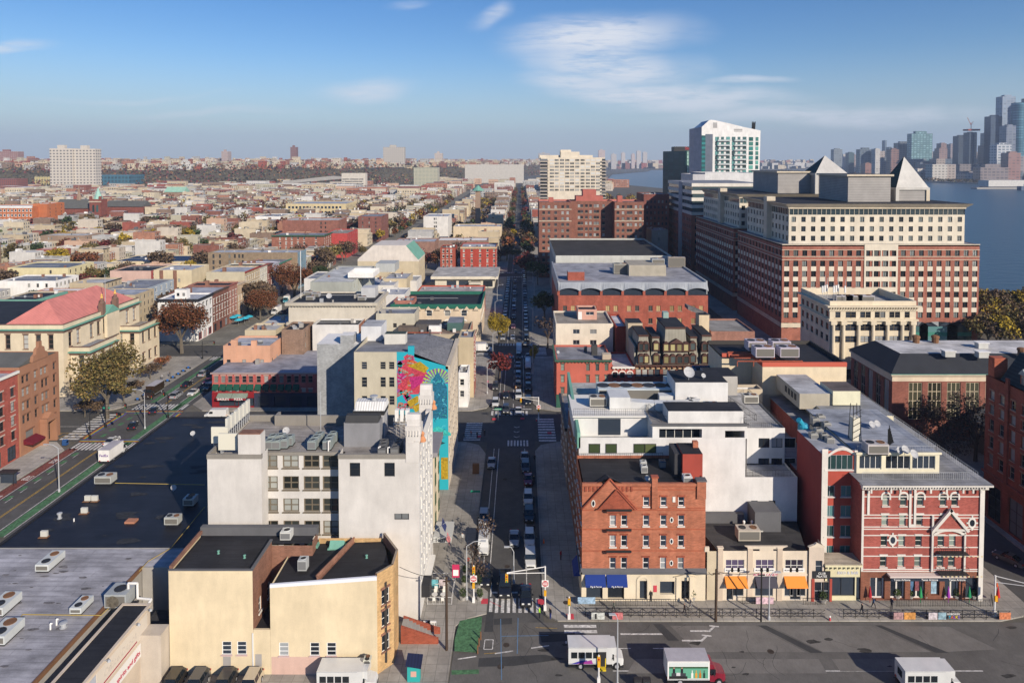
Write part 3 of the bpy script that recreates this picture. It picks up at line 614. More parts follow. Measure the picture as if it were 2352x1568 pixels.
 q=MB();a=-15.9;q.extr([(-16.3,2.6),(-16.3,0.1),(-11.2,.1),(-11.2,.9),(-11.6,1.0)],'y',95.2,95.5,REDT);q.extr([(-16.3,2.6),(-16.3,0.1),(-11.2,.1),(-11.2,.9),(-11.6,1.0)],'y',93.2,93.5,REDT)
 for i in range(8):q.box(-16.3,-12-i*.5,93.5,95.2,.15+i*.27,.42+i*.27,CONC)
 solo('stoop',q,'red brick entrance stoop at the foot of the pale building','steps')
beige_house()
def white_tower():
 Y=98.1;xa,xb,xc,xd=XA(472,Y),XA(597,Y),XA(775,Y),-14.4;h=24.1;yr=100.6;yb=113
 r=thing('office_block',(-30,105,0),'tall pale rendered building with recessed window bays and a stepped gable','building')
 m=MB();W1=S('dbl',fr=mat((.16,.13,.09),pL_),gl=glass(dark=(.02,.022,.02),blind=(.35,.36,.33),share=.35),c=2,r=2,b=.16,sill=mat((.16,.13,.09),pL_))
 fac(m,(xa,Y),0,xb-xa,h,[],PALE);ws=S('sg',r=2,fr=DARKM,gl=GLD)
 o1=[(XA(812,Y)-xc-.7,ZA(1094,Y),1.5,2.0),(XA(892,Y)-xc-.7,ZA(1094,Y),1.5,2.0)];o2=[(XA(921,Y)-xc-1.1,ZA(1193,Y),2.1,.9)]
 fac(m,(xc,Y),0,xd-xc,h,o1+o2,PALE)
 for o in o1:pW_(r,(xc+o[0]+o[2]/2,Y,o[1]),0,o[2],o[3],ws,True)
 pW_(r,(xc+o2[0][0]+1.05,Y,o2[0][1]),0,2.1,.9,S('sl',c=2,fr=DARKM,gl=GLD),True)
 cs=[XA(q,yr)-xb for q in(616,665,713,757)];ops=[]
 for(t,b)in((1043,1074),(1093,1124),(1144,1175),(1195,1226)):
  z=ZA(b,yr);hh=ZA(t,yr)-z
  for c in cs:ops.append((round(c-1.2,3),round(z,3),2.35,round(hh,3)))
 z=ZA(1277,yr)
 for c in cs:ops.append((round(c-1.2,3),round(z,3),2.35,1.9))
 fac(m,(xb,yr),0,xc-xb,h-.9,ops,PALE)
 for o in ops:pW_(r,(xb+o[0]+1.175,yr,o[1]),0,2.35,o[3],W1,True)
 for(x,s)in((xb,1),(xc,-1)):
  a,b=((x,Y),(x,yr))if s>0 else((x,yr),(x,Y));m.poly([(*a,0),(*b,0),(*b,h),(*a,h)],PALE)
 m.poly([(xa,yb,0),(xa,Y,0),(xa,Y,h),(xa,yb,h)],PALE);m.poly([(xd,yb,0),(xa,yb,0),(xa,yb,h),(xd,yb,h)],PALE)
 eo=[]
 for i in range(5):
  for(z,hh)in rows(6,5.2,3.3,2.0):eo.append((1.3+i*2.75,z,1.25,hh))
 fac(m,(xd,Y),pi/2,yb-Y,26.2,eo,mat((.68,.66,.62),wA_),dep=.35)
 for o in eo:pW_(r,(xd,Y+o[0]+.62,o[1]),pi/2,1.25,o[3],S('rv',r=2,fr=TRIM,sill=TRIM,hh=.4,head=TRIM,dep=.32),True)
 for(a,b,zz)in((98.04,101.2,26.2),(109.6,113.04,26.2)):m.box(xd-.7,xd-.003,a,b,h-1,zz,PALE)
 m.box(xd-.7,xd-.003,101.2,109.6,h-1,25.4,PALE)
 m.build(wA_,r)
 q=MB();q.poly([(xa+.35,Y+.35,h-.7),(xb-.1,Y+.35,h-.7),(xb-.1,yr+.35,h-.7),(xc+.3,yr+.35,h-.7),(xc+.3,Y+.35,h-.7),(xd-.7,Y+.35,h-.7),(xd-.7,yb-.35,h-.7),(xa+.35,yb-.35,h-.7)],mat((.36,.33,.30),rF_));q.build(rF_,r)
 q=MB();g=mat((.25,.23,.20),wA_)
 for b in((xa-.06,xb+.06,Y-.06,Y+.35,h-.5,h+.15),(xc-.06,xd-.72,Y-.06,Y+.35,h-.5,h+.15),(xb+.07,xc-.07,yr-.06,yr+.35,h-1.1,h-.6),(xa-.06,xa+.35,Y+.36,yb,h-.5,h+.25),(xa+.35,XA(635,111),yb-.35,yb,h-.75,h+.3),(XA(635,111),xd-.7,yb-2.1,yb-1.7,h-.75,h+.9),(XA(635,111)-.4,XA(635,111),yb-2.1,yb-.35,h-.75,h+.9)):q.box(*b,g)
 q.build('parapet',r)
 for(yy,)in((98.1,),(110.9,)):
  q=MB();x=xd-1.9;q.box(x,xd+.12,yy,yy+1.9,26,28.2,PALE);q.box(x-.08,xd+.25,yy-.1,yy+2,27.0,28.3,PALE);
  for i in range(5):q.tube((x+.15+i*.42,yy-.12,26.9),(x+.15+i*.42,yy-.12,27.7),.1,PALE)
  q.extr([(yy+.1,28.3),(yy+1.9,28.3),(yy+1.8,29.2),(yy+1.4,29.8),(yy+.6,29.8),(yy+.2,29.2)],'x',x+.1,xd+.05,PALE);q.box(x,xd+.01,yy-.09,yy+1.9,h-1,26,PALE)
  q.build('gable_finial',r)
  q=MB();cp=mat((.55,.25,.12),pL_,.25);q.lathe((xd+.35,yy+1,25.6),[(.1,0),(.5,.15),(.45,.5),(.2,.9),(.3,1.3),(.05,1.6)],cp);q.build('copper_lantern',r)
 a,b=105.5,XA(868,107);q=MB();c=mat((.24,.24,.25),wA_)
 q.box(XA(790,103),XA(872,103),102.6,104.8,h-.7,ZA(968,103),c);q.extr([(102.5,ZA(968,103)),(104.9,ZA(968,103)),(104.2,ZA(955,103)),(103.2,ZA(955,103))],'x',XA(793,103),XA(869,103),mat((.05,.05,.05),wA_));q.build('stair_tower',r)
 q=MB();q.box(XA(812,106),XA(882,106),105.6,108.8,h-.7,ZA(940,106),mat((.42,.42,.43),wA_));q.box(XA(811,106),XA(883,106),105.5,108.9,ZA(940,106)-.7,ZA(940,106)-.1,DARKM);zt_=ZA(930,106)
 q.extr([(105.4,ZA(940,106)),(109,ZA(940,106)),(108,zt_+.4),(106.4,zt_+.4)],'x',XA(815,106),XA(884,106),mat((.7,.69,.66),rI_));q.build('lift_tower',r)
 vent((XA(858,107)),107,zt_+.4,.4,.8,'round silver vent on top of the white hipped lift tower')
 q=MB();q.box(xb-3.3,xb-.05,Y+.003,Y+1.7,h-.7,ZA(998,Y),PALE);q.box(xb-3.2,xb-.2,Y+.1,Y+1.6,ZA(998,Y),ZA(998,Y)+.15,BRICKB);q.build('chimney',r)
 g='condensers on the roof of the pale building';k=0;adj=['first','second','third','fourth','fifth','sixth','seventh','eighth','ninth','tenth','eleventh','twelfth']
 for(px,Yc)in((616,101.9),(634,101.9),(651,102.4),(625,103.6),(643,103.9),(663,103.4),(716,101.9),(724,103.2),(732,104.4),(751,101.9),(756,103.2),(764,104.6)):
  condenser(XA(px,Yc),Yc,h-.65,1.35,f'grey green condenser, {adj[k]} counting from the west on the pale roof',g,col=(.26,.30,.29));k+=1
 for i,(px,Yc)in enumerate(((877,99.3),(879,100.6),(881,101.8),(906,99.6),(911,100.8),(915,102))):condenser(XA(px,Yc),Yc,h-.65,1.3,f'dark fan condenser, {adj[i]} of six beside the stepped gable','condensers beside the gable',col=(.12,.12,.12))
 for i in range(6):
  Yc=103+i*1.5;q=MB();q.box(xa+.5,xa+.85,Yc,Yc+1.0,h+1.4,h+3.4,mat((.62,.60,.52),pL_));q.tube((xa+.7,Yc+.1,h),(xa+.7,Yc+.1,h+1.6),.06,METAL);q.tube((xa+.7,Yc+.9,h),(xa+.7,Yc+.9,h+1.6),.06,METAL)
  solo('split_unit',q,f'upright cream split unit, {adj[i]} in the row on the west parapet','air conditioner','split units racked on the west parapet')
 for i,(a,b_)in enumerate(((498,541),(482,520))):
  q=MB();Yc=99.4+i*2.4;q.box(XA(a,Yc),XA(b_,Yc),Yc,Yc+.25,h+.2,h+2.6,mat((.66,.63,.52),pL_));q.box(XA(a,Yc)+.2,XA(a,Yc)+.3,Yc+.25,Yc+1.5,h-.6,h+2,METAL);solo('antenna_screen',q,('cream panel screen standing on the front corner of the pale roof','cream panel screen set back on the west roof edge')[i],'antenna screen')
 dish(XA(655,107),107,h-.7,.75,'white satellite dish in the middle of the tan flat roof',.3)
 q=MB();q.tube((XA(735,106),106,h-.7),(XA(735,106),106,h+6.5),.06,METAL);q.box(XA(730,106),XA(740,106),105.8,106.2,h-.7,h-.4,DARKM);solo('antenna_mast',q,'thin antenna mast on the tan flat roof','antenna')
 q=MB()
 for i in range(4):
  for j in range(3):x=XA(905,106)+i*.9;q.tube((x,105.5+j,h-.7),(x,105.5+j,h+2.6),.05,METAL,4)
 for j in range(3):q.box(XA(903,106),XA(938,106),105.4+j,105.5+j,h+1.6+j*.3,h+1.75+j*.3,METAL)
 for j in range(3):q.box(XA(906+12*j,106),XA(914+12*j,106),106,106.9,h+1.8,h+3.6,WHITE)
 solo('antenna_rack',q,'steel frame crowded with white cell antennas and cabinets','antenna rack')
 for i,(px,Yc)in enumerate(((752,101),(868,99.0),(889,98.8))):q=MB();x=XA(px,Yc);q.tube((x,Yc,h-.7),(x,Yc,h+.8),.1,WHITE);q.tube((x,Yc,h+.8),(x+.3,Yc,h+.9),.1,WHITE);solo('vent_pipe',q,('white vent pipe beside the last condensers','white curved vent pipe at the stair tower foot','white vent pipe near the front parapet')[i],'vent pipe')
 q=MB();q.box(xd+.02,xd+1.0,99.6,108,3.6,3.9,TRIM);q.box(xd+.02,xd+1.2,99.4,101.8,2.6,4.4,DARKM);q.build('canopy',r)
white_tower()
def roofs_left():
 r=blk('store_hall','long low hall under a black flat roof beside the avenue','building',-78.9,-38,102.8,155,8,mat((.25,.25,.26),wA_),None,par=0)
 q=MB();q.poly([(-78.9,102.8,8.01),(-45.6,102.8,8.01),(-45.6,113.2,8.01),(-38,113.2,8.01),(-38,155,8.01),(-78.9,155,8.01)],mat((.018,.02,.028),rF_,.55));q.build(rF_,r)
 q=MB();q.box(-78.9,-78.6,102.8,155,8.02,8.18,BKR);q.box(-78.6,-38,154.7,155,8.02,8.18,BKR);q.build('roof_edge',r)
 r=thing('store_annex',(-60,85,0),'low hall with a weathered grey membrane roof in front of the black one','building')
 q=MB();q.box(-78.9,-54.2,70,102.78,0,7.9,CONC,skip='TB');q.build(wA_,r)
 q=MB();q.poly([(-78.9,70,7.9),(-54.2,70,7.9),(-54.2,98,7.9),(-45.7,98,7.9),(-45.7,102.7,7.9),(-78.9,102.7,7.9)],mat((.40,.39,.41),rF_,.8));q.build(rF_,r)
 q=MB();q.box(-54.35,-54.05,70,98,7.6,8.1,RUST);q.box(-54.05,-45.7,97.8,98.1,0,8.0,CONC);q.box(-45.9,-45.7,96,98,0,8,CONC);q.build('gutter',r)
 q=MB();q.box(-54,-51.2,73,88,3.4,3.5,mat((.03,.035,.045),rF_));q.box(-51.2,-46,88.3,96,2.9,3.0,mat((.05,.05,.055),rF_));q.build('lower_roof',r)
 r=thing('sign_gallery',(-49.4,80,0),'narrow cream shop annex with a black roof and wall signs','building');cr=mat((.60,.50,.39),wA_);x0,x1,y0,y1,h=-51.2,-47.7,74.2,88.2,9.0
 q=MB();q.box(x0,x1,y0,y1,0,h-.15,cr,skip='TB');q.box(x1,x1+2.6,y1-2.4,y1-.3,0,6.6,mat((.50,.44,.37),wA_));q.build(wA_,r)
 q=MB();q.box(x0+.2,x1-.2,y0+.2,y1-.2,h-.2,h-.05,BKR);q.build(rF_,r)
 q=MB();
 for b in((x0-.15,x1+.15,y0-.15,y0+.2),(x0-.15,x1+.15,y1-.2,y1+.15),(x0-.15,x0+.2,y0+.2,y1-.2),(x1-.2,x1+.15,y0+.2,y1-.2)):q.box(*b,h-.2,h+.05,cr)
 q.build('coping',r)
 wp=mat((.72,.70,.66),pL_);q=MB();q.box(x1,x1+.05,77.0,87.4,6.1,8.4,mat((.64,.57,.48),pL_));q.build('sign_board',r)
 q=MB();q.box(x1+.05,x1+.09,77.6,85,6.3,6.45,mat((.33,.03,.05),pL_));q.build('sign_stripe',r)
 text(r,'Office Depot',(x1+.06,81.6,7.3),1.25,mat((.56,.50,.43),pL_),(pi/2,0,pi/2))
 q=MB();q.box(x1,x1+.06,75,87.6,3.9,5.6,wp);q.build('sign_board',r);text(r,'wines, spirits and gifts',(x1+.08,82.0,4.6),.82,mat((.45,.02,.06),pL_),(pi/2,0,pi/2))
 q=MB();n=20
 for rr,w in((.95,.12),(.7,.05)):
  for i in range(n):
   a,b=2*pi*i/n,2*pi*(i+1)/n;q.poly([(x1+.08,76.2+cos(t)*k,4.75+sin(t)*k*.85)for t,k in((a,rr),(b,rr),(b,rr-w),(a,rr-w))],mat((.45,.02,.06),pL_))
 q.build('emblem',r);text(r,'W',(x1+.08,76.2,4.75),.9,mat((.45,.02,.06),pL_),(pi/2,0,pi/2))
 q=MB();q.box(x1,x1+.05,74.6,76.9,5.7,8.4,mat((.42,.44,.48),pL_));q.build('notice_board',r);text(r,'Serving Hoboken\nfor 30 years',(x1+.07,75.8,7),.26,mat((.05,.08,.3),pL_),(pi/2,0,pi/2))
 q=MB()
 for yy in(78.2,84.3,87):q.tube((x1-.1,yy,8.9),(x1+.7,yy,9.2),.03,METAL);q.lathe((x1+.75,yy,8.95),[(.2,0),(.12,.2),(.03,.25)],METAL,8)
 q.build('sign_lamp',r)
 z=7.95;G8=lambda x,y:G(x,y,z);T='long white roof unit '
 for i,(px,py,lx,ly,h2,lab)in enumerate(((116,1298,1.9,3.6,1.2,'long white roof unit with rusty fans near the black roof edge'),(188,1398,1.5,2.6,1.0,'small white roof unit in the middle of the grey roof'),(10,1398,2.2,3.4,1.3,'white roof unit at the frame edge above another'),(12,1462,2.4,3.4,1.3,'lowest white roof unit at the frame edge'))):
  p=G8(px,py);hvac(p[0],p[1],z,lx,ly,h2,lab,(.55,.57,.55))
 p=G8(278,1385);r=hvac(p[0],p[1],z,2.8,2.6,2.0,'large grey cooling unit with a round fan on its front',(.36,.38,.38),fans=1)
 q=MB();n=16;q2=[(-.3+cos(2*pi*i/n)*.8,-1.33,1.05+sin(2*pi*i/n)*.8)for i in range(n)];q.poly(q2,mat((.14,.12,.09),'worn'));q.build('round_fan',r)
 pipe([(p[0]+1,p[1],z+2),(p[0]+1,p[1],z+2.7),(p[0]+2.2,p[1],z+2.7),(p[0]+2.2,p[1],z+.7),(p[0]+4.2,p[1]-.4,z+.8),(p[0]+4.2,p[1]-1.4,z+.6),(p[0]+2.8,p[1]-1.4,z+.6)],.16,WHITE,'duct_pipe','white bent duct running from the large cooling unit','pipe')
 b8=8.05
 for(px,py,lx,ly,h2,lab)in((243,1108,3.0,1.9,1.5,'square grey unit near the top of the black roof'),(438,1158,1.8,1.8,1.4,'grey unit in the shadow beside the pale tower wall'),(398,1203,2.2,1.4,1.4,'grey unit with slanted hood on the black roof')):
  p=G(px,py,b8);hvac(p[0],p[1],b8,lx,ly,h2,lab,(.42,.43,.40))
 for i,(px,py)in enumerate(((202,1150),(218,1150),(194,1178),(102,1232))):
  p=G(px,py,b8);q=MB();q.box(p[0]-.5,p[0]+.5,p[1]-.18,p[1]+.18,b8+.1,b8+.95,mat((.55,.54,.48),pL_));q.box(p[0]-.7,p[0]+.7,p[1]-.5,p[1]+.3,b8,b8+.08,RUST)
  solo('split_unit',q,('thin split unit, left one of a facing pair on the black roof','thin split unit, right one of a facing pair on the black roof','thin split unit below the facing pair','thin split unit near the edge of the grey roof')[i],'air conditioner')
 p=G(137,1190,b8);vent(p[0],p[1],b8,.25,1.0,'silver mushroom vent on the black roof')
 p=G(170,1197,b8);q=MB();q.tube((p[0],p[1],b8),(p[0],p[1],b8+.5),.1,WHITE);solo('vent_pipe',q,'short white pipe right of the silver mushroom vent','vent pipe')
 p=G(302,1198,b8);q=MB();q.box(p[0]-.8,p[0]+.8,p[1]-.6,p[1]+.6,b8,b8+.3,mat((.45,.2,.12),wA_));solo('roof_hatch',q,'orange brown hatch on the black roof','roof hatch')
 p=G(398,1128,b8);dish(p[0],p[1],b8,.7,'grey satellite dish on the shaded black roof',.9)
 p=G(443,1002,b8);dish(p[0],p[1],b8,.7,'white satellite dish near the far end of the black roof',.2)
 for i,(px,py)in enumerate(((116,1445),(130,1435))):p=G8(px,py);q=MB();q.tube((p[0],p[1],z),(p[0],p[1],z+.8),.1,WHITE);q.tube((p[0],p[1],z+.8),(p[0]+.25,p[1],z+.75),.1,WHITE);solo('vent_pipe',q,('front white gooseneck pipe on the grey roof','rear white gooseneck pipe on the grey roof')[i],'vent pipe')
 p=G8(146,1440);vent(p[0],p[1],z,.3,.7,'silver turbine vent beside the white gooseneck pipes')
 ye=mat((.45,.32,.08),pL_);pa=[G(*q,8.1)for q in((264,1110),(470,1114))];pipe([(*pa[0],8.2),(*pa[1],8.2)],.05,ye,'gas_pipe','yellow pipe across the black roof from the square unit','pipe')
 pa=[G(*q,8.1)for q in((470,1165),(392,1260),(340,1290),(320,1312))];pipe([(*q,8.2)for q in pa],.05,ye,'gas_pipe','yellow pipe running diagonally past the cream building','pipe')
 pa=[G(*q,8.0)for q in((30,1440),(52,1412),(232,1414),(260,1388))];pipe([(*q,8.1)for q in pa],.05,ye,'gas_pipe','yellow pipe across the grey roof','pipe')
roofs_left()
def orange_brick():
 Y=102.5;x0,x1,y1,h=XA(1338,Y),XA(1624,Y),112.3,17.9;r=thing('brick_house',((x0+x1)/2,107,0),'five storey orange brick corner building with a pointed gable and blue awnings','building')
 wn=S('ow',r=2,fr=mat((.78,.77,.74),pL_),sill=mat((.7,.68,.62),pL_),head=REDT,hh=.22,gl=GLD,b=.1)
 rw=wr(Y,(1140,1162),(1182,1207),(1228,1255),(1279,1306));cols=[1409,1435,1486,1526,1567];ops=[];y_={0:1}
 for(z,hh)in rw:
  for i,c in enumerate(cols):ops.append((round(XA(c,Y)-x0-.42,3),round(z,3),.9,round(hh,3)))
 m=MB();zb=4.35;fac(m,(x0,Y),0,x1-x0,h,ops,REDO,z0=zb)
 for o in ops:pW_(r,(x0+o[0]+.45,Y,o[1]),0,.9,o[3],wn,True)
 fac(m,(x1,Y),pi/2,y1-Y,h,[],REDO);m.poly([(x1,y1,0),(x0,y1,0),(x0,y1,h),(x1,y1,h)],REDO)
 eo=[(1+i*1.9,z,.9,hh)for i in range(5)for z,hh in rw];fac(m,(x0,y1),-pi/2,y1-Y,h,eo,REDO)
 for o in eo:pW_(r,(x0,y1-o[0]-.45,o[1]),-pi/2,.9,o[3],wn)
 m.build(wA_,r)
 q=MB();q.poly([(x0+.3,Y+.35,h-.5),(x1-.3,Y+.35,h-.5),(x1-.3,y1,h-.5),(x0+.3,y1,h-.5)],BKR);q.build(rF_,r)
 q=MB();g1=[XA(1340,Y),XA(1398,Y),XA(1442,Y)]
 def gab(xa,xb,za,zt_,yy,dep,mt):xm=(xa+xb)/2;q.extr([(xa,za),(xb,za),(xm,zt_)],'y',yy,yy+dep,mt)
 gab(XA(1338,Y),XA(1464,Y),ZA(1165,Y),ZA(1097,Y),Y-.3,.28,REDO)
 gab(XA(1375,Y),XA(1459,Y),ZA(1165,Y),ZA(1120,Y),Y-.55,.25,REDT)
 q.box(XA(1379,Y),XA(1455,Y),Y-.5,Y-.003,ZA(1308,Y),ZA(1165,Y),REDT)if False else None
 for(a,b,c,d,w)in((1337,1166,1401,1096,.12),(1401,1096,1464,1166,.12),(1374,1166,1417,1119,.1),(1417,1119,1460,1166,.1)):
  yy=Y-.42 if w==.12 else Y-.62;q.tube((XA(a,Y),yy,ZA(b,Y)),(XA(c,Y),yy,ZA(d,Y)),w,REDT,5)
 zt_=ZA(1097,Y);xm=(XA(1338,Y)+XA(1464,Y))/2;q.poly([(xm,Y,zt_),(xm+3,Y,h-.4),(xm,Y+4,h-.4)],BKR);q.poly([(xm,Y,zt_),(xm,Y+4,h-.4),(xm-3,Y,h-.4)],BKR)
 q.build('gable',r)
 q=MB();bt=mat((.38,.10,.05),bR_)
 for zz in(ZA(1167,Y),ZA(1172,Y),ZA(1216,Y),ZA(1265,Y),ZA(1118,Y),ZA(1125,Y)):q.box(x0+.01,x1-.01,Y-.05,Y-.003,zz,zz+.14,bt)
 for i in range(16):
  x=x0+.4+i*.62
  if x<XA(1455,Y):q.box(x,x+.3,Y-.12,Y-.003,h-1.15,h-.35,REDT)
 q.box(x0,x1,Y-.16,Y+.35,h-.3,h+.05,REDO);q.build('string_course',r)
 for a,b in((1499,1512),):q=MB();q.box(XA(a,Y),XA(b,Y),Y-.3,Y-.003,14.2,h+1.1,REDO);q.box(XA(a,Y)-.12,XA(b,Y)+.12,Y-.42,Y+.4,h+1.0,h+1.2,REDT);q.build('chimney',r)
 q=MB();q.box(XA(1603,Y),x1,Y-.25,Y-.003,h-2.2,h+.4,REDO);q.box(XA(1603,Y)-.1,x1+.1,Y-.35,Y+.9,h+.4,h+.6,LEAD);q.box(XA(1603,Y),x1,Y+.003,Y+.9,h-.4,h+.4,REDO);q.build('chimney',r)
 q=MB();q.box(XA(1545,Y)+.15,XA(1545,Y)+.55,Y-.1,Y-.003,ZA(1152,Y),ZA(1140,Y),TRIM)
 for yy in(1193,1242,1292):c=(XA(1545.5,Y),ZA(yy,Y));q.poly([(c[0]+cos(t)*.28,Y-.06,c[1]+sin(t)*.45)for t in[2*pi*i/12 for i in range(12)]],TRIM);q.poly([(c[0]+cos(t)*.16,Y-.08,c[1]+sin(t)*.3)for t in[2*pi*i/12 for i in range(12)]],GLD)
 c=(XA(1363.5,Y),ZA(1153,Y));q.poly([(c[0]+cos(t)*.3,Y-.36,c[1]+sin(t)*.55)for t in[2*pi*i/12 for i in range(12)]],TRIM);q.poly([(c[0]+cos(t)*.18,Y-.38,c[1]+sin(t)*.4)for t in[2*pi*i/12 for i in range(12)]],GLD);q.build('oval_window',r)
 for yy in(1168,1213,1262):q=MB();q.box(XA(1394,Y),XA(1450,Y),Y-.75,Y-.003,ZA(yy+3,Y),ZA(yy,Y),REDT);q.box(XA(1393,Y),XA(1451,Y),Y-.8,Y-.75,ZA(yy,Y),ZA(yy,Y)+.35,IRON);q.build('balcony',r)
 q=MB();shop=[(XA(1349,Y)-x0,.4,XA(1387,Y)-XA(1349,Y),2.9),(XA(1399,Y)-x0,.4,XA(1437,Y)-XA(1399,Y),2.9),(XA(1473,Y)-x0,.3,1.1,2.9),(XA(1520,Y)-x0,1.1,2.2,2.0),(XA(1570,Y)-x0,.3,1.2,2.9)]
 shop=[tuple(round(v,3)for v in s)for s in shop];y2=Y-.12;fac(q,(x0-.05,y2),0,x1-x0+.1,zb,shop,CRE2,dep=.5);q.poly([(x0-.05,y2+6,0),(x0-.05,y2,0),(x0-.05,y2,zb),(x0-.05,y2+6,zb)],CRE2);q.poly([(x1+.05,y2,0),(x1+.05,Y,0),(x1+.05,Y,zb),(x1+.05,y2,zb)],CRE2);q.build('ground_floor',r)
 for i,s in enumerate(shop):q=MB();q.box(x0-.05+s[0],x0-.05+s[0]+s[2],y2+.42,y2+.48,s[1],s[1]+s[3],GLD);q.build('door' if i in(2,4)else 'shop_window',r)
 q=MB();q.box(x0-.2,x1+.15,Y-.45,Y-.003,zb,zb+.35,LEAD);q.extr([(Y-.45,zb+.35),(Y-.003,zb+.35),(Y-.003,zb+.7)],'x',x0-.2,x1+.15,LEAD);q.box(x0-.35,x0-.01,Y-.45,y1-3,zb,zb+.35,LEAD);q.build('cornice',r)
 BLU=mat((.01,.035,.20),pL_,.8)
 awning(r,XA(1345,Y),XA(1392,Y),y2-.01,3.05,4.2,1.0,BLU);awning(r,XA(1395,Y),XA(1442,Y),y2-.01,3.05,4.2,1.0,BLU)
 for c in(1369,1418):text(r,'Pig & Parrot',(XA(c,Y),y2-1.03,2.93),.34,WHITE)
 q=MB();q.poly([(x0-.06,Y+1.5,4.2),(x0-1.1,Y+1.5,2.9),(x0-1.1,Y+5.5,2.9),(x0-.06,Y+5.5,4.2)],BLU);q.poly([(x0-.06,Y+1.5,4.2),(x0-.06,Y+1.5,2.9),(x0-1.1,Y+1.5,2.9)],BLU);q.build('awning',r)
 q=MB();xm=XA(1480,Y);
 for i in range(8):t0,t1=pi*i/8,pi*(i+1)/8;q.poly([(xm+cos(t)*k,y2-.1,3.1+sin(t)*k)for t,k in((t0,1.0),(t1,1.0),(t1,.62),(t0,.62))],CRE2)
 q.box(xm-1.0,xm-.62,y2-.1,y2-.003,.2,3.1,CRE2);q.box(xm+.62,xm+1.0,y2-.1,y2-.003,.2,3.1,CRE2);xm=XA(1576,Y)
 q.extr([(xm-1.6,3.9),(xm+1.6,3.9),(xm,4.3)],'y',y2-.3,y2-.003,CRE2);q.box(xm-1.25,xm-.75,y2-.16,y2-.003,.2,3.9,CRE2);q.box(xm+.75,xm+1.25,y2-.16,y2-.003,.2,3.9,CRE2);q.build('door_surround',r)
 q=MB();q.box(XA(1504,Y),XA(1512,Y),y2-.06,y2-.003,1.5,2.5,REDPAD);q.build('menu_board',r)
 q=MB();q.box(XA(1548,107),XA(1583,107),106,110,h-.5,h+3.0,mat((.05,.05,.055),wA_));q.build('roof_cabin',r)
 q=MB();q.box(XA(1569,105.5),XA(1615,105.5),105.2,109.4,h-.5,h+3.3,REDP,BKR);q.box(XA(1592,108),XA(1604,108),107.5,108.3,h+3.3,h+4.2,REDO);q.build('stair_tower',r)
 condenser(XA(1580,104.3),104.1,h-.45,1.1,'white condenser in front of the red stair tower',w=1.2,h=.9,col=(.6,.6,.58));
 condenser(XA(1481,107.2),107.2,h-.45,1.1,'front fan unit of the pair on the orange brick roof',col=(.5,.5,.48));condenser(XA(1479,108.8),108.8,h-.45,1.1,'rear fan unit of the pair on the orange brick roof',col=(.5,.5,.48));condenser(XA(1523,109),109,h-.45,1.1,'dark blue condenser right of the pair on the orange brick roof',col=(.05,.09,.14))
 dish(XA(1488,104),104,h-.45,.6,'grey dish on the flat roof of the orange brick building',.3)
 rail([(x0,111.6,h-.4),(x0+14,111.9,h-.4)],1.0,'thin rail along the rear edge of the orange brick roof')
orange_brick()
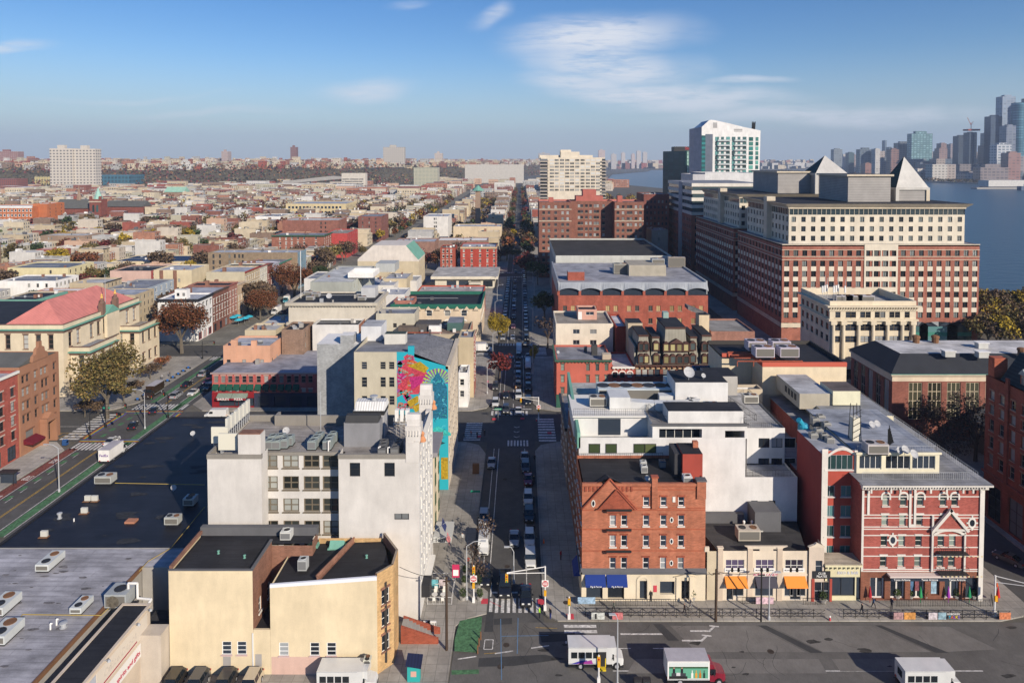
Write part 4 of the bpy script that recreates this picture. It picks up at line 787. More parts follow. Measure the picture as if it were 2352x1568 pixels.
def white_block():
 Y=112.5;WB=mat((.66,.645,.62),wA_);r=thing('white_block',(25,125,0),'large white rendered block with set back penthouses and roof decks','building');g='gw'
 GW=S('gw',fr=mat((.1,.1,.1),pL_),gl=glass(dark=(.05,.07,.03),blind=(.10,.12,.05),share=.4),dep=.15,b=.05);DW=S('dw',fr=DARKM,gl=GLD,c=2,dep=.2)
 x0,xm,x1=9.6,XA(1715,Y),45.5;h1=ZA(1003,Y)
 m=MB();ops=[(round(XA(c,Y)-x0-.85,3),round(ZA(1040,Y),3),1.7,1.15)for c in(1399,1466,1579-0,1624-0)]
 ops=[(round(XA(c,Y)-x0-.95,3),round(ZA(1039,Y),3),1.9,1.75)for c in(1399,1467,1579,1624)]
 fac(m,(x0,Y),0,xm-x0,h1-.1,[],WB)
 fac(m,(x0,137),-pi/2,137-Y,h1+.5,[(2+i*3.1,z,1.2,2)for i in range(7)for z in(3.5,7,10.5,14,17.5)],BRICKB)
 for i in range(7):
  for z in(3.5,7,10.5,14,17.5):pW_(r,(x0,137-2.6-i*3.1,z),-pi/2,1.2,2,ST_SASH)
 zl=14.2;fac(m,(xm,Y),0,x1-xm,zl,[(1.0,9.2,1.1,1.1),(3.9,9.2,1.1,1.1)],WB);pW_(r,(xm+1.55,Y,9.2),0,1.1,1.1,DW,True);pW_(r,(xm+4.45,Y,9.2),0,1.1,1.1,DW,True)
 Y2=118;h2=20.2;cs=[XA(c,Y2)-xm for c in(1739-20,1757,1787,1817)];o2=[]
 for(t,b)in((1006,1028),(1052,1074)):
  z=ZA(b,Y2);hh=ZA(t,Y2)-z
  for c in cs[1:]:o2.append((round(c-.9,3),round(z,3),1.9,round(hh,3)))
 fac(m,(xm,Y2),0,x1-xm,h2,o2,WB,z0=zl-.2)
 for o in o2:pW_(r,(xm+o[0]+.95,Y2,o[1]),0,1.9,o[3],DW,True)
 m.poly([(xm,Y,zl-.2),(xm,Y2,zl-.2),(xm,Y2,h1),(xm,Y,h1)],WB)
 m.poly([(x1,Y,0),(x1,137,0),(x1,137,h2),(x1,Y2,h2),(x1,Y2,zl),(x1,Y,zl)],WB);m.poly([(x1,137,0),(x0,137,0),(x0,137,h1),(x1,137,h1)],WB)
 m.build(wA_,r)
 for c in(1389,1455,1567,1611):
  a=XA((1600+0)*0+c-25,Y)
 for c in(1379,1446,1552,1600):pass
 for sx_ in(338,465,678,762):c=(2200+sx_/1.887)/1.7415;q=MB();z=ZA(1040,Y);q.box(XA(c,Y)-.95,XA(c,Y)+.95,Y-.04,Y,z,z+1.55,DARKM);q.box(XA(c,Y)-.82,XA(c,Y)+.82,Y-.05,Y-.04,z+.12,z+1.45,glass(dark=(.05,.07,.03),blind=(.10,.12,.05),share=.4));q.build('window',r)
 rf=mat((.50,.49,.47),rF_);q=MB();q.poly([(x0+.3,Y+.3,19.2),(XA(1500,Y),Y+.3,19.2),(XA(1500,Y),128,19.2),(x0+.3,128,19.2)],rf)
 q.poly([(x0+.3,121,21.9),(xm,121,21.9),(xm,136.7,21.9),(x0+.3,136.7,21.9)],rf);q.poly([(xm,Y2+.3,h2-.3),(x1-.3,Y2+.3,h2-.3),(x1-.3,136.7,h2-.3),(xm,136.7,h2-.3)],rf);q.poly([(xm,Y+.3,zl-.4),(x1,Y+.3,zl-.4),(x1,Y2,zl-.4),(xm,Y2,zl-.4)],rf);q.build(rF_,r)
 q=MB();zc=ZA(985,Y);a,b=XA(1500,Y),XA(1718,Y)
 fz=[(XA(1510,Y)-XA(1500,Y),19.3,XA(1625-0,Y)*0+7.2,2.6)]
 fac(q,(a,Y-.003),0,b-a,23.0,[(1.1,19.2,7.0,3.0),(b-a-3.6,19.0,3.2,2.9)],WB,dep=1.5,z0=h1-.3);q.poly([(a,Y,22.9),(b,Y,22.9),(b,121,22.9),(a,121,22.9)],mat((.30,.28,.26),rF_));q.poly([(a,121,19),(a,Y,19),(a,Y,23),(a,121,23)],WB);q.poly([(b,Y,14),(b,121,14),(b,121,23),(b,Y,23)],WB);q.box(a-.3,b+.3,Y-.35,Y-.006,22.8,23.1,LEAD);q.build('top_storey',r)
 q=MB();q.box(a+1.1,a+8.1,Y+1.35,Y+1.4,19.2,22.2,GLD)
 for i in range(6):q.box(a+1.1+i*1.4-.04,a+1.1+i*1.4+.04,Y+1.25,Y+1.34,19.2,22.2,TRIM)
 q.build('glazed_front',r)
 x2,x3=XA(1318,117),XA(1490,117);q=MB();q.box(x2,x3,117,127,19.2,22.6,WB,rf);q.box(x2+4.2,x2+8.0,116.94,116.99,19.4,22.2,GLD);q.box(x2-.2,x3+.2,116.4,127.2,22.6,22.8,TRIM);q.build('terrace_pavilion',r)
 q=MB();q.extr([(Y,19),(Y,21.6),(136.9,24.0),(136.9,19)],'x',x0-.25,x0+.25,COPG);q.build('copper_parapet',r)
 q=MB();q.box(XA(1535,113.5),XA(1708,113.5),113.2,117.6,22.9,ZA(945,113),WB,BKR);q.build('penthouse',r)
 q=MB();q.box(XA(1552,122),XA(1673,122),122,129,21.9,ZA(878,122),WB,BKR);q.build('penthouse',r)
 q=MB();q.box(XA(1632,128),XA(1700,128),129.4,135,21.9,25.5,mat((.4,.38,.35),wA_),BKR);q.build('penthouse',r)
 q=MB();dk=mat((.62,.62,.60),wA_,.5);p=[(XA(1440,121),120.5),(XA(1500,121),119.6),(XA(1530,121),119.4),(XA(1590,121),119.8),(XA(1600,121),121.5),(XA(1588,121),123.2),(XA(1520,121),123.4)]
 for u,v in zip(p,p[1:]):d=Vector((v[0]-u[0],v[1]-u[1]));n=Vector((-d.y,d.x)).normalized()*.9;q.prism([(u[0]-n.x,u[1]-n.y),(v[0]-n.x,v[1]-n.y),(v[0]+n.x,v[1]+n.y),(u[0]+n.x,u[1]+n.y)],22.0,24.2,dk)
 q.box(p[0][0]-3.2,p[0][0]+.4,119.4,123.6,22.0,25.0,dk);solo('air_duct',q,'big white sweeping air duct on the white block roof','air duct')
 hvac(XA(1480,126),127,22,17,4,2.6,'long bank of silver cooling units behind the white duct',(.5,.55,.56),fans=8)
 hvac(XA(1373,122),121.5,22.8,3,2,1.7,'beige roof unit on the terrace pavilion',(.5,.48,.42));hvac(XA(1560,131),132,21.9,5,3,2.4,'pale green cooling unit behind the penthouse',(.45,.55,.5))
 hvac(XA(1635,118),118.2,22.9,2.4,1.6,1.6,'blue grey angled air handler on the deck',(.3,.38,.45));vent(XA(1655-30,115),114.6,22.9,.8,1.7,'wide round white vent in front of the penthouse',mat((.6,.6,.58),pL_))
 hvac(XA(1720,126),125,22,2.6,1.6,1.6,'cream roof unit on the east deck',(.55,.53,.47));hvac(XA(1655,131),133.5,21.9,6,3,1.8,'row of rusty fans on the white block roof',(.5,.5,.48),fans=4)
 dish(XA(1582,123.5),123.4,ZA(878,122),1.4,'large satellite dish on the upper penthouse',.15);dish(XA(1616,124),124,ZA(878,122),.6,'small satellite dish right of the large one',.3)
 rail([(x0+.4,Y+.25,19.3),(XA(1497,Y),Y+.25,19.3)],1.1,'black railing along the west terrace of the white block')
 rail([(x2,117,22.8),(x3,117,22.8),(x3,121,22.9),(x3+1.5,Y+1,23),(XA(1534,Y),Y+.4,23)],1.1,'black roof railing zigzagging over the terrace pavilion')
 rail([(XA(1712,Y),Y+.2,23),(b,Y+.2,23)],1.1,'short black railing at the deck corner',step=.3);rail([(xm,119,21),(xm+4,119,21),(xm,130,22),(xm-1,136,22)],1.1,'black railing rising along the east deck');rail([(xm+1,Y2+.3,20),(x1-.4,Y2+.3,20),(x1-.4,136,20)],1.0,'railing round the east roof of the white block')
 rail([(xm,Y+.25,zl),(x1,Y+.25,zl)],1.0,'black balcony railing above the low commercial roof',step=.25)
white_block()
blk('corner_hall','lower dark cornice building behind the white block on the central street','building',9.4,40,137.2,158,12.5,mat((.28,.22,.18),bR_),GYR,[('W',ev(6,0,20),rows(3,2,3.6,2),1.2,ST_SASH)],cor=(DARKM,.6,.5,'W'))
def low_shops():
 Y=102.5;r=thing('shop_row',(35,106,0),'two storey cream shop row with orange and grey awnings','building');x0,xp,x1=XA(1629,Y),XA(1664,Y),XA(1898,Y);h=7.7
 m=MB();cw=mat((.68,.58,.45),wA_);bays=[(1664,1755),(1767,1862-10),(1864-5,1960)];U=lambda s:(2500+s/1.8875)/1.7415
 wx=[(776,918),(1005,1144),(1230,1368)];ops=[];zt_,zb=ZA((1900+636/1.8875)/1.7415,Y),ZA((1900+728/1.8875)/1.7415,Y)
 for a,b in wx:ops.append((XA(U(a),Y),zb,XA(U(b),Y)-XA(U(a),Y),zt_-zb))
 zg,zh=ZA((1900+912/1.8875)/1.7415,Y),3.4;ops2=[(XA(U(785),Y),.2,1.0,3.0),(XA(U(830),Y),zg,XA(U(915),Y)-XA(U(830),Y),2.0),(XA(U(1003),Y),zg,XA(U(1140),Y)-XA(U(1003),Y),2.1),(XA(U(1228),Y),zg,1.35,2.0),(XA(U(1270),Y),.2,1.6,3.0),(XA(U(1322),Y),zg,1.3,2.0)]
 al=[(round(o[0]-xp,3),round(o[1],3),round(o[2],3),round(o[3],3))for o in ops+ops2];xe=XA(U(1405),Y);fac(m,(xp,Y),0,xe-xp,h,al,cw,dep=.2)
 for i,o in enumerate(al):
  st_=S('shop3',c=3,r=2,fr=TRIM,gl=glass(dark=(.03,.025,.04),blind=(.18,.14,.25),share=.5),dep=.15)if i<3 else S('shop1',fr=METAL,gl=GLD,dep=.15)
  pW_(r,(xp+o[0]+o[2]/2,Y,o[1]),0,o[2],o[3],st_,True)
 fac(m,(x0,Y+.1),0,xp-x0,7.6,[(1.4,.2,1.6,3.4)],mat((.56,.47,.33),wA_));m.build(wA_,r)
 q=MB();q.box(x0+1.45,x0+2.95,Y+.3,Y+.34,.2,3.5,mat((.35,.42,.42),pL_,.3));q.build('door',r)
 q=MB()
 for s in(735,962,1188):c=XA(U(s),Y);q.box(c-.38,c+.38,Y-.15,Y-.003,0,h+.55,mat((.58,.47,.36),wA_));q.box(c-.45,c+.45,Y-.2,Y+.3,h+.45,h+.6,cw)
 c=XA(U(632),Y);q.box(c-.35,c+.35,Y-.1,Y+.2,h-.1,h+.6,cw)
 q.box(xp,xe,Y-.08,Y-.004,3.95,4.25,cw);q.box(xp+7.6,xe-7.3,Y-.06,Y+.25,h,h+.3,cw);q.extr([(xp+8.6,h+.3),(xe-8.3,h+.3),(xe-9.5,h+.7),(xp+9.8,h+.7)],'y',Y-.06,Y+.25,cw);q.build('pilaster',r)
 q=MB();q.poly([(x0+2,Y+.3,h-.6),(xe,Y+.3,h-.6),(XA(1880,Y)+1,112,h-.6),(x0+.3,112,h-.6)],mat((.06,.058,.058),rF_,.85));q.build(rF_,r);q=MB();q.box(x0+.3,XA(1720,110),111.4,112.3,h-.7,h+.9,LEAD);q.box(XA(1735,109.5),XA(1795,109.5),108.8,112.3,h-.6,h+2.6,LEAD);q.build('rear_parapet',r)
 OR=mat((.80,.26,.04),pL_,.8);GR=mat((.06,.055,.07),pL_,.8)
 awning(r,XA(U(768),Y),XA(U(932),Y),Y-.01,2.75,3.85,1.2,OR,.05);awning(r,XA(U(1000),Y),XA(U(1160),Y),Y-.01,2.75,3.85,1.2,GR,.05);awning(r,XA(U(1222),Y),XA(U(1384),Y),Y-.01,2.75,3.85,1.2,OR,.05)
 q=MB();q.box(XA(U(985),Y),XA(U(1170),Y),Y-.12,Y-.09,3.9,4.35,TRIM);q.build('sign_board',r);text(r,'ROMEO CANDY',(XA(U(1080),Y),Y-.14,4.12),.5,mat((.5,.02,.1),pL_))
 for(s0)in(800,850,898,1026,1072,1118,1248,1297,1344):q=MB();xx=XA(U(s0),Y);q.box(xx-.65,xx+.65,Y-.09+(.0),Y-.03,zb+.02,zb+.62,WHITE);q.build('window_poster',r);t_=text(r,'PILATES',(xx,Y-.10,zb+.28),.26,DARKM)
 x2,x3=xe+.35,XA(1898,Y);m=MB();fac(m,(xe+.03,Y-.25),0,x3-xe,8.4,[(1.0,zb,1.0,zt_-zb),(.9,.2,2.2,2.9)],mat((.60,.50,.40),wA_));m.poly([(x3+.03,Y-.25,0),(x3+.03,Y+2,0),(x3+.03,Y+2,8.4),(x3+.03,Y-.25,8.4)],cw);m.extr([(xe-.1,8.4),(x3+.2,8.4),(x3-.6,8.75),((xe+x3)/2,9.0),(xe+.8,8.75)],'y',Y-.3,Y+.1,cw);m.build('narrow_bay',r)
 pW_(r,(xe+1.53,Y-.25,zb),0,1.0,zt_-zb,S('np',r=2,gl=GLD,fr=METAL),True);pW_(r,(xe+.03+2.0,Y-.25,.2),0,2.2,2.9,S('nd',c=2,r=2,gl=GLD,fr=METAL),True,'glazed double door')
 q=MB();q.box(xe+.6,xe+3.2,Y-.4,Y-.27,3.7,4.8,DARKM);q.build('sign_board',r);text(r,'CLUB\nPILATES',(xe+1.9,Y-.43,4.28),.45,WHITE)
 q=MB();q.box(xe+.45,xe+.88,Y-.34,Y-.26,.15,3.6,REDP);q.box(xe+3.15,xe+3.5,Y-.34,Y-.26,.15,3.6,REDP);q.build('red_pier',r)
 hvac(XA(1722,106.5),106.5,h-.5,3.4,1.8,1.9,'beige roof unit with angled legs on the black shop roof',(.5,.44,.36))
 for i,px in enumerate((1713,1732)):vent(XA(px,109.5),109.5,h-.6,.13,1.5,('left white stack','right white stack')[i]+' on the black shop roof',WHITE)
 q=MB();q.box(XA(1744,109),XA(1757,109),108.8,109.6,h-.6,h-.4,TRIM);solo('skylight',q,'small white square skylight on the black shop roof','skylight')
 r=thing('bookshop',(50,105,0),'single storey pale yellow shop with a bracketed cornice','building');a,b=XA(1903,Y),XA(1984,Y);PY=mat((.68,.62,.40),wA_);h=5.7
 m=MB();fac(m,(a,Y),0,b-a,h,[(.5,.8,4.0,2.9),(4.7,.2,1.6,3.5)],PY,dep=.3);m.box(a,b,Y+.3,106,h-.6,h-.5,GYR);m.build(wA_,r)
 pW_(r,(a+2.5,Y,.8),0,4.0,2.9,S('bk',c=2,gl=GLD,fr=DARKM),True);pW_(r,(a+5.5,Y,.2),0,1.6,3.5,S('bd',gl=GLD,fr=DARKM),True,'dark shop door')
 q=MB();q.box(a-.25,b+.1,Y-.6,Y-.003,h-.15,h+.1,PY);q.box(a-.25,b+.1,Y-.5,Y+2.6,h+.1,h+.22,mat((.42,.36,.28),rF_))
 for i in range(8):xx=a+.3+i*(b-a-.6)/7;q.box(xx-.1,xx+.1,Y-.4,Y-.003,h-.6,h-.15,PY)
 q.build('cornice',r);text(r,'BXO & BAR',(a+3.4,Y-.05,4.35),.62,mat((.6,.6,.66),pL_))
low_shops()
# ---------------------------------------------------------------- right hand side
def red_hotel():
 Y=102.5;x0,x1,h=XA(1986,Y),XA(2266,Y),17.9;r=thing('red_hotel',(60,110,0),'red corner building with white bands, arched windows and a gabled bay','building');W_=mat((.66,.62,.56),wA_);RB=mat((.33,.085,.065),bR_)
 U=lambda s:(3200+s/1.8873)/1.7415;V=lambda s:(1900+s/1.8873)/1.7415;X=lambda s:XA(U(s),Y);Z=lambda s:ZA(V(s),Y)
 sty=S('hw',r=2,fr=mat((.75,.72,.62),pL_),sill=W_,head=W_,hh=.25,gl=glass(dark=(.02,.03,.03),blind=(.25,.3,.26),share=.5));sta=S('ha',r=2,fr=mat((.75,.72,.62),pL_),sill=W_,arch=W_,gl=sty['gl'])
 ops=[]
 for cs,rws,st_ in(((668,802,931,1105,1192),[(145,230)],sta),((663,799,927,1111,1187),[(297,380)],sty),((660,795,923,1093,1181),[(455,535)],sty),((657,792,919,1091,1177),[(607,690)],sty)):
  for c in cs:
   for t,b in rws:ops.append((round(X(c)-x0-.48,3),round(Z(b),3),.98,round(Z(t)-Z(b),3),st_))
 zb=Z(720);m=MB();fac(m,(x0,Y),0,x1-x0,h,ops,RB,z0=zb)
 for o in ops:pW_(r,(x0+o[0]+.49,Y,o[1]),0,o[2],o[3],o[4],True)
 door=[(X(560),.3,2.2,3.3),(X(715),.3,2.2,3.3),(X(868),.3,2.2,3.3),(X(1025),.9,1.3,2.9),(X(1130),.3,2.2,3.3),(X(1290),.2,2.1,3.4)];dr=[(round(d[0]-x0,3),*d[1:])for d in door]
 BR=mat((.22,.085,.05),bR_);fac(m,(x0,Y),0,x1-x0,zb,dr,BR,dep=.55,z0=0)
 for s,L_,p,rt in(('E',38,(x1,Y),pi/2),('W',38,(x0,Y+38),-pi/2)):
  eo=[(1.5+i*2.9,z,1.1,2)for i in range(12)for z in(5.2,8.4,11.6,14.6)]if s=='E' else[]
  fac(m,p,rt,L_,h,eo,RB)
  for o in eo:pW_(r,(p[0],p[1]+o[0]+.55,o[1]),rt,1.1,2,sty)
 m.poly([(x1,Y+38,0),(x0,Y+38,0),(x0,Y+38,h),(x1,Y+38,h)],RB);m.build(wA_,r)
 DR=S('drr',c=2,fr=W_,gl=GLD,dep=.45,b=.22)
 for i,o in enumerate(dr):
  w=pW_(r,(x0+o[0]+o[2]/2,Y,o[1]),0,o[2],o[3],DR if i not in(3,5)else S('drk',fr=W_,gl=GLD,dep=.45),True);w.name='door';
 q=MB()
 for s in(160,298,320,388,405,452,542,608,708,722):zz=Z(s);q.box(x0+.02,x1-.02,Y-.06,Y-.003,zz-.07,zz+.07,W_)
 q.box(x0-.05,X(502),Y-.12,Y-.063,zb,h-1,W_);q.box(X(526),X(544),Y-.12,Y-.063,Z(295),h-1,W_);q.box(x1-.55,x1+.12,Y-.2,Y-.063,0.1,h-.9,W_);q.box(x1+.003,x1+.12,Y,Y+.6,0,h-.9,W_)
 q.box(X(843),X(860),Y-.16,Y-.063,Z(390),h-.9,W_);q.box(X(880),X(897),Y-.16,Y-.063,Z(390),h-.9,W_);q.box(X(843),X(897),Y-.17,Y-.161,Z(390),Z(365),W_);q.build('white_band',r)
 q=MB();q.box(x0-.4,x1+.9,Y-.95,Y-.003,h-.12,h+.12,W_);q.box(x0-.2,x1+.5,Y-.5,Y-.003,h-.7,h-.125,W_)
 for i in range(44):xx=x0+.2+i*(x1-x0-.3)/43;q.box(xx-.07,xx+.07,Y-.75,Y-.503,h-.5,h-.125,W_)
 for s in(540,690,760,870,990,1110,1235,1310,1370):q.box(X(s)-.13,X(s)+.13,Y-.7,Y-.503,h-1.15,h-.5,W_)
 q.box(x1+.003,x1+.9,Y,Y+38,h-.12,h+.12,W_);q.box(x1+.003,x1+.5,Y,Y+38,h-.7,h-.125,W_);q.build('cornice',r)
 q=MB();gx0,gx1,gt=X(1005),X(1292),Z(235);zb2=Z(403);gm=(gx0+gx1)/2;q.extr([(gx0+.9,zb2),(gx1-.9,zb2),(gm,gt-1.0)],'y',Y-.4,Y-.063,RB)
 for a,b in(((gx0,zb2),(gm,gt)),((gm,gt),(gx1,zb2))):
  d=Vector((b[0]-a[0],b[1]-a[1])).normalized();n=Vector((-d.y,d.x));n=n if n.y>0 else-n;n*=.42;q.extr([a,b,(b[0]-n.x,b[1]-n.y),(a[0]-n.x,a[1]-n.y)],'y',Y-.7,Y-.35,W_)
 q.box(gx0+.1,gx1-.1,Y-.6,Y-.401,zb2-.1,zb2+.22,W_);q.box(X(1016),X(1030),Y-.3,Y-.063,zb,Z(300),W_);q.box(X(1263),X(1276),Y-.3,Y-.063,zb,zb2,W_)
 q.extr([(X(1125),Z(290)),(X(1185),Z(290)),(gm,Z(250))],'y',Y-.45,Y-.4,mat((.45,.28,.1),wA_));q.build('gabled_bay',r)
 q=MB()
 for i in range(10):
  a0,a1=pi*(.15+.7*i/10),pi*(.15+.7*(i+1)/10);c0=X(1148);pt=lambda t,k:(c0+cos(t)*k*1.12,Y-.3,Z(470)+sin(t)*k*.55);q.poly([pt(a0,2.5),pt(a1,2.5),pt(a1,2.0),pt(a0,2.0)],W_)
 q.build('window_hood',r)
 for s,t,lab in((1327,358,1),(725,487,0)):
  q=MB();c0=(X(s),Z(t));n=14
  for i in range(n):a0,a1=2*pi*i/n,2*pi*(i+1)/n;q.poly([(c0[0]+cos(a)*k*.62,Y-.09,c0[1]+sin(a)*k*.85)for a,k in((a0,1),(a1,1),(a1,.62),(a0,.62))],W_)
  q.poly([(c0[0]+cos(2*pi*i/n)*.38,Y-.07,c0[1]+sin(2*pi*i/n)*.52)for i in range(n)],GLD)
  for a in range(4):q.box(c0[0]+(.6,-.85,-.12,-.12)[a],c0[0]+(.85,-.6,.12,.12)[a],Y-.1,Y-.063,c0[1]+(-.12,-.12,.8,-1.1)[a],c0[1]+(.12,.12,1.1,-.8)[a],W_)
  q.build('oval_window',r)
 for t in(560,710):
  q=MB();a,b=X(1062),X(1275);zz=Z(t+12);q.box(a,b,Y-1.2,Y-.063,zz,zz+.1,DARKM)
  for i in range(14):xx=a+(b-a)*i/13;q.tube((xx,Y-1.15,zz+.1),(xx,Y-1.15,zz+1.0),.02,IRON,4)
  q.tube((a,Y-1.15,zz+1.0),(b,Y-1.15,zz+1.0),.03,IRON,4);q.tube((a,Y-1.15,zz+1),(a,Y,zz+1),.03,IRON,4);q.tube((b,Y-1.15,zz+1),(b,Y,zz+1),.03,IRON,4)
  for i in range(10):q.box(a+.3+i*.62,a+.55+i*.62,Y-1.22,Y-1.2,zz-.22,zz-.02,mat((.6,.5,.3),pL_))
  q.build('fire_balcony',r)
 q=MB();q.box(X(685),X(1265),Y-1.0,Y-.003,4.15,4.4,mat((.62,.52,.47),pL_));q.box(X(690),X(1262),Y-1.05,Y-.99,3.7,4.15,mat((.02,.03,.05),pL_));q.build('awning',r)
 for s in(772,981,1189):text(r,'Texas Arizona',(X(s),Y-1.07,3.93),.42,WHITE)
 q=MB();
 for i,s in enumerate((885,927)):q.box(X(s)-.3,X(s)+.3,Y+.3,Y+.34,1.4,3.2,mat(((.1,.2,.35),(.3,.1,.12))[i],'worn'));
 q.build('window_poster',r);q=MB();q.box(X(1025),X(1066),Y-.04,Y-.006,1.2,4.1,mat((.35,.5,.6),'worn'));q.build('banner',r)
 q=MB();q.box(x0-.4,x1+.9,Y-.95,Y+38,h+.121,h+.2,mat((.30,.30,.31),rF_));q.build(rF_,r)
 PC=mat((.70,.64,.47),wA_);a,b=XA(1972,105.5),XA(2163,105.5);yb=105.5;hp=ZA(1040,105.5);m=MB()
 Uz=lambda s:(3072+s/1.8873)/1.7415;ops=[(round(XA(Uz(s0),yb)-a,3),h+.8,round(XA(Uz(s1),yb)-XA(Uz(s0),yb),3),2.1)for s0,s1 in((705,872),(905,1090),(1106,1280))]
 fac(m,(a,yb),0,b-a,hp,ops,PC,z0=h);fac(m,(b,yb),pi/2,17,hp,[],PC,z0=h);fac(m,(a,yb+17),-pi/2,17,hp,[],PC,z0=h);m.box(a-.2,b+.2,yb-.25,yb-.003,hp-.15,hp+.15,PC);m.build('penthouse',r)
 for o in ops:pW_(r,(a+o[0]+o[2]/2,yb,o[1]),0,o[2],o[3],S('pent',c=4,fr=TRIM,gl=GLD,b=.08),True)
 q=MB();q.box(a,b,yb,124,hp-.15,hp+.02,mat((.36,.38,.42),rF_),skip='SB');q.build('penthouse_roof',r)
 rail([(x0+.5,Y+.9,h+.2),(x1-1.5,Y+.9,h+.2)],1.1,'long grey picket railing along the front roof edge of the red building',METAL,.3)
 rail([(x1-.2,Y+1,h+.2),(x1-.2,Y+37,h+.2)],1.1,'grey picket railing along the street side roof edge',METAL,.5)
 rail([(a+.3,yb+.4,hp+.05),(b-.3,yb+.4,hp+.05),(b-.3,122,hp+.05)],.9,'dark railing round the penthouse roof',METAL,.4)
 Yn=105.9;a,b=XA(1892,Yn),XA(1974,Yn);hn=ZA(1035,Yn);m=MB();cols=[(203,278),(325,408)];rws=[(78,160),(228,312),(378,462),(530,635)];X2=lambda s:XA(U(s),Yn);Z2=lambda s:ZA(V(s),Yn);ops=[]
 for s0,s1 in cols:
  for t,bb in rws:ops.append((round(X2(s0)-a,3),round(Z2(bb),3),round(X2(s1)-X2(s0),3),round(Z2(t)-Z2(bb),3)))
 ops.append((round(XA(Uz(445),Yn)-a,3),round(ZA(1078,Yn),3),round(XA(Uz(655),Yn)-XA(Uz(445),Yn),3),2.3))
 r2=thing('slim_block',((a+b)/2,115,0),'slim red block with white corner strips and wide sliding windows','building');fac(m,(a,Yn),0,b-a,hn,ops,mat((.42,.075,.05),wA_));fac(m,(a,Yn+9.5),-pi/2,9.5,hn-.5,[],mat((.26,.05,.045),wA_));m.poly([(b,Yn,18),(b,Yn+1,18),(b,Yn+1,hn),(b,Yn,hn)],W_);m.build(wA_,r2)  # west wall's shade is painted in: a darker copy of the front red
 for i,o in enumerate(ops):pW_(r2,(a+o[0]+o[2]/2,Yn,o[1]),0,o[2],o[3],S('sl2',c=2 if i<8 else 5,fr=METAL,gl=GLG,sill=W_,dep=.12),True)
 q=MB();q.box(a-.02,a+.9,Yn-.08,Yn-.003,5,hn+.3,W_);q.box(b-.5,b,Yn-.08,Yn-.003,5,hn+.1,W_);n=8;xa_,xb_=a+.9,b-.2
 for i in range(n):t0,t1=i/n,(i+1)/n;f_=lambda t:hn-.5+1.1*sin(pi*t);q.poly([(xa_+(xb_-xa_)*t0,Yn-.09,f_(t0)-.45),(xa_+(xb_-xa_)*t1,Yn-.09,f_(t1)-.45),(xa_+(xb_-xa_)*t1,Yn-.09,f_(t1)),(xa_+(xb_-xa_)*t0,Yn-.09,f_(t0))],W_);q.poly([(xa_+(xb_-xa_)*t0,Yn-.09,f_(t0)),(xa_+(xb_-xa_)*t1,Yn-.09,f_(t1)),(xa_+(xb_-xa_)*t1,Yn+.5,f_(t1)),(xa_+(xb_-xa_)*t0,Yn+.5,f_(t0))],W_)
 q.build('white_trim',r2)
 q=MB();q.poly([(a,Yn+.5,hn-.5),(b,Yn+.5,hn-.5),(b,Yn+9.5,hn-.5),(a,Yn+9.5,hn-.5)],mat((.40,.41,.44),rF_));q.box(a,b,Yn+.3,Yn+.5,hn-.6,hn-.1,W_);q.build(rF_,r2)
 r3=thing('rear_wing',(60,132,0),'long rear wing with a grey roof crowded with dishes','building');q=MB();q.box(a,b,Yn+9.6,Yn+32,0,14,mat((.26,.05,.045),wA_),GYR,skip='B');q.box(55,x1-2.5,122.5,138.5,h+.2,20.6,PC,mat((.28,.29,.31),rF_),skip='B');q.build('wing',r3)  # lower box reuses the red darkened for the slim block's shaded wall
 q=MB();xx0,xx1=XA(1915,127),XA(1978,127);q.box(xx0,xx1,127,132.5,20.9,ZA(898,127),mat((.68,.65,.47),wA_),mat((.16,.13,.12),rF_));q.build('lift_tower',r3)
 q=MB();q.box(XA(1846,126),xx0,127.5,139,20,ZA(906,127),mat((.42,.38,.30),wA_),mat((.5,.5,.5),rF_));
 for i in range(4):q.box(XA(1846,126)-.03,XA(1846,126),129+i*1.5,130+i*1.5,21,22.2,DARKM)
 q.build('side_wing',r3)
 for i,(px,py,rr,lab)in enumerate(((1958,980,.7,'white dish behind the tower with a lattice mast'),(2002,985,.8,'left of a pair of dishes on the rear wing'),(2014,983,.8,'right of a pair of dishes on the rear wing'),(2065,1045,.75,'left one of three white dishes near the roof rail'),(2078,1045,.9,'tallest of three white dishes near the roof rail'),(2098,1055,.9,'rightmost of three white dishes near the roof rail'))):
  p=G(px,py,21.2);dish(p[0],p[1],21.2,rr,lab,.3)
 p=G(2010,1040,21.2);hvac(p[0],p[1],21.2,3.2,2,1.7,'pinkish grey unit on the penthouse roof',(.5,.46,.44));p=G(1963,1010,21.2)
 q=MB();x,y=p;
 for i in(-1,1):
  for j in(-1,1):q.tube((x+i*.7,y+j*.7,21.2),(x+i*.5,y+j*.5,27),.06,IRON,4)
 for k in range(5):q.tube((x-.7,y-.7,21.6+k),(x+.7,y-.7,22.4+k),.04,IRON,4)
 q.box(x-.6,x+.6,y-.6,y+.6,21.3,25,mat((.66,.62,.5),wA_));solo('lattice_mast',q,'cream box with a dark lattice mast on the penthouse roof','antenna mast')
 q=MB();p=G(2040,1035,21.2);q.tube((p[0],p[1],21.2),(p[0],p[1],24.6),.1,IRON);
 for k in range(7):a0=-.5+k*.16;q.box(p[0]+.1+k*.12,p[0]+.14+k*.12,p[1]-.1,p[1]+.1,22+k*.1,25.2-k*.45,IRON)
 solo('grid_antenna',q,'dark curved grid antenna on a pole','antenna')
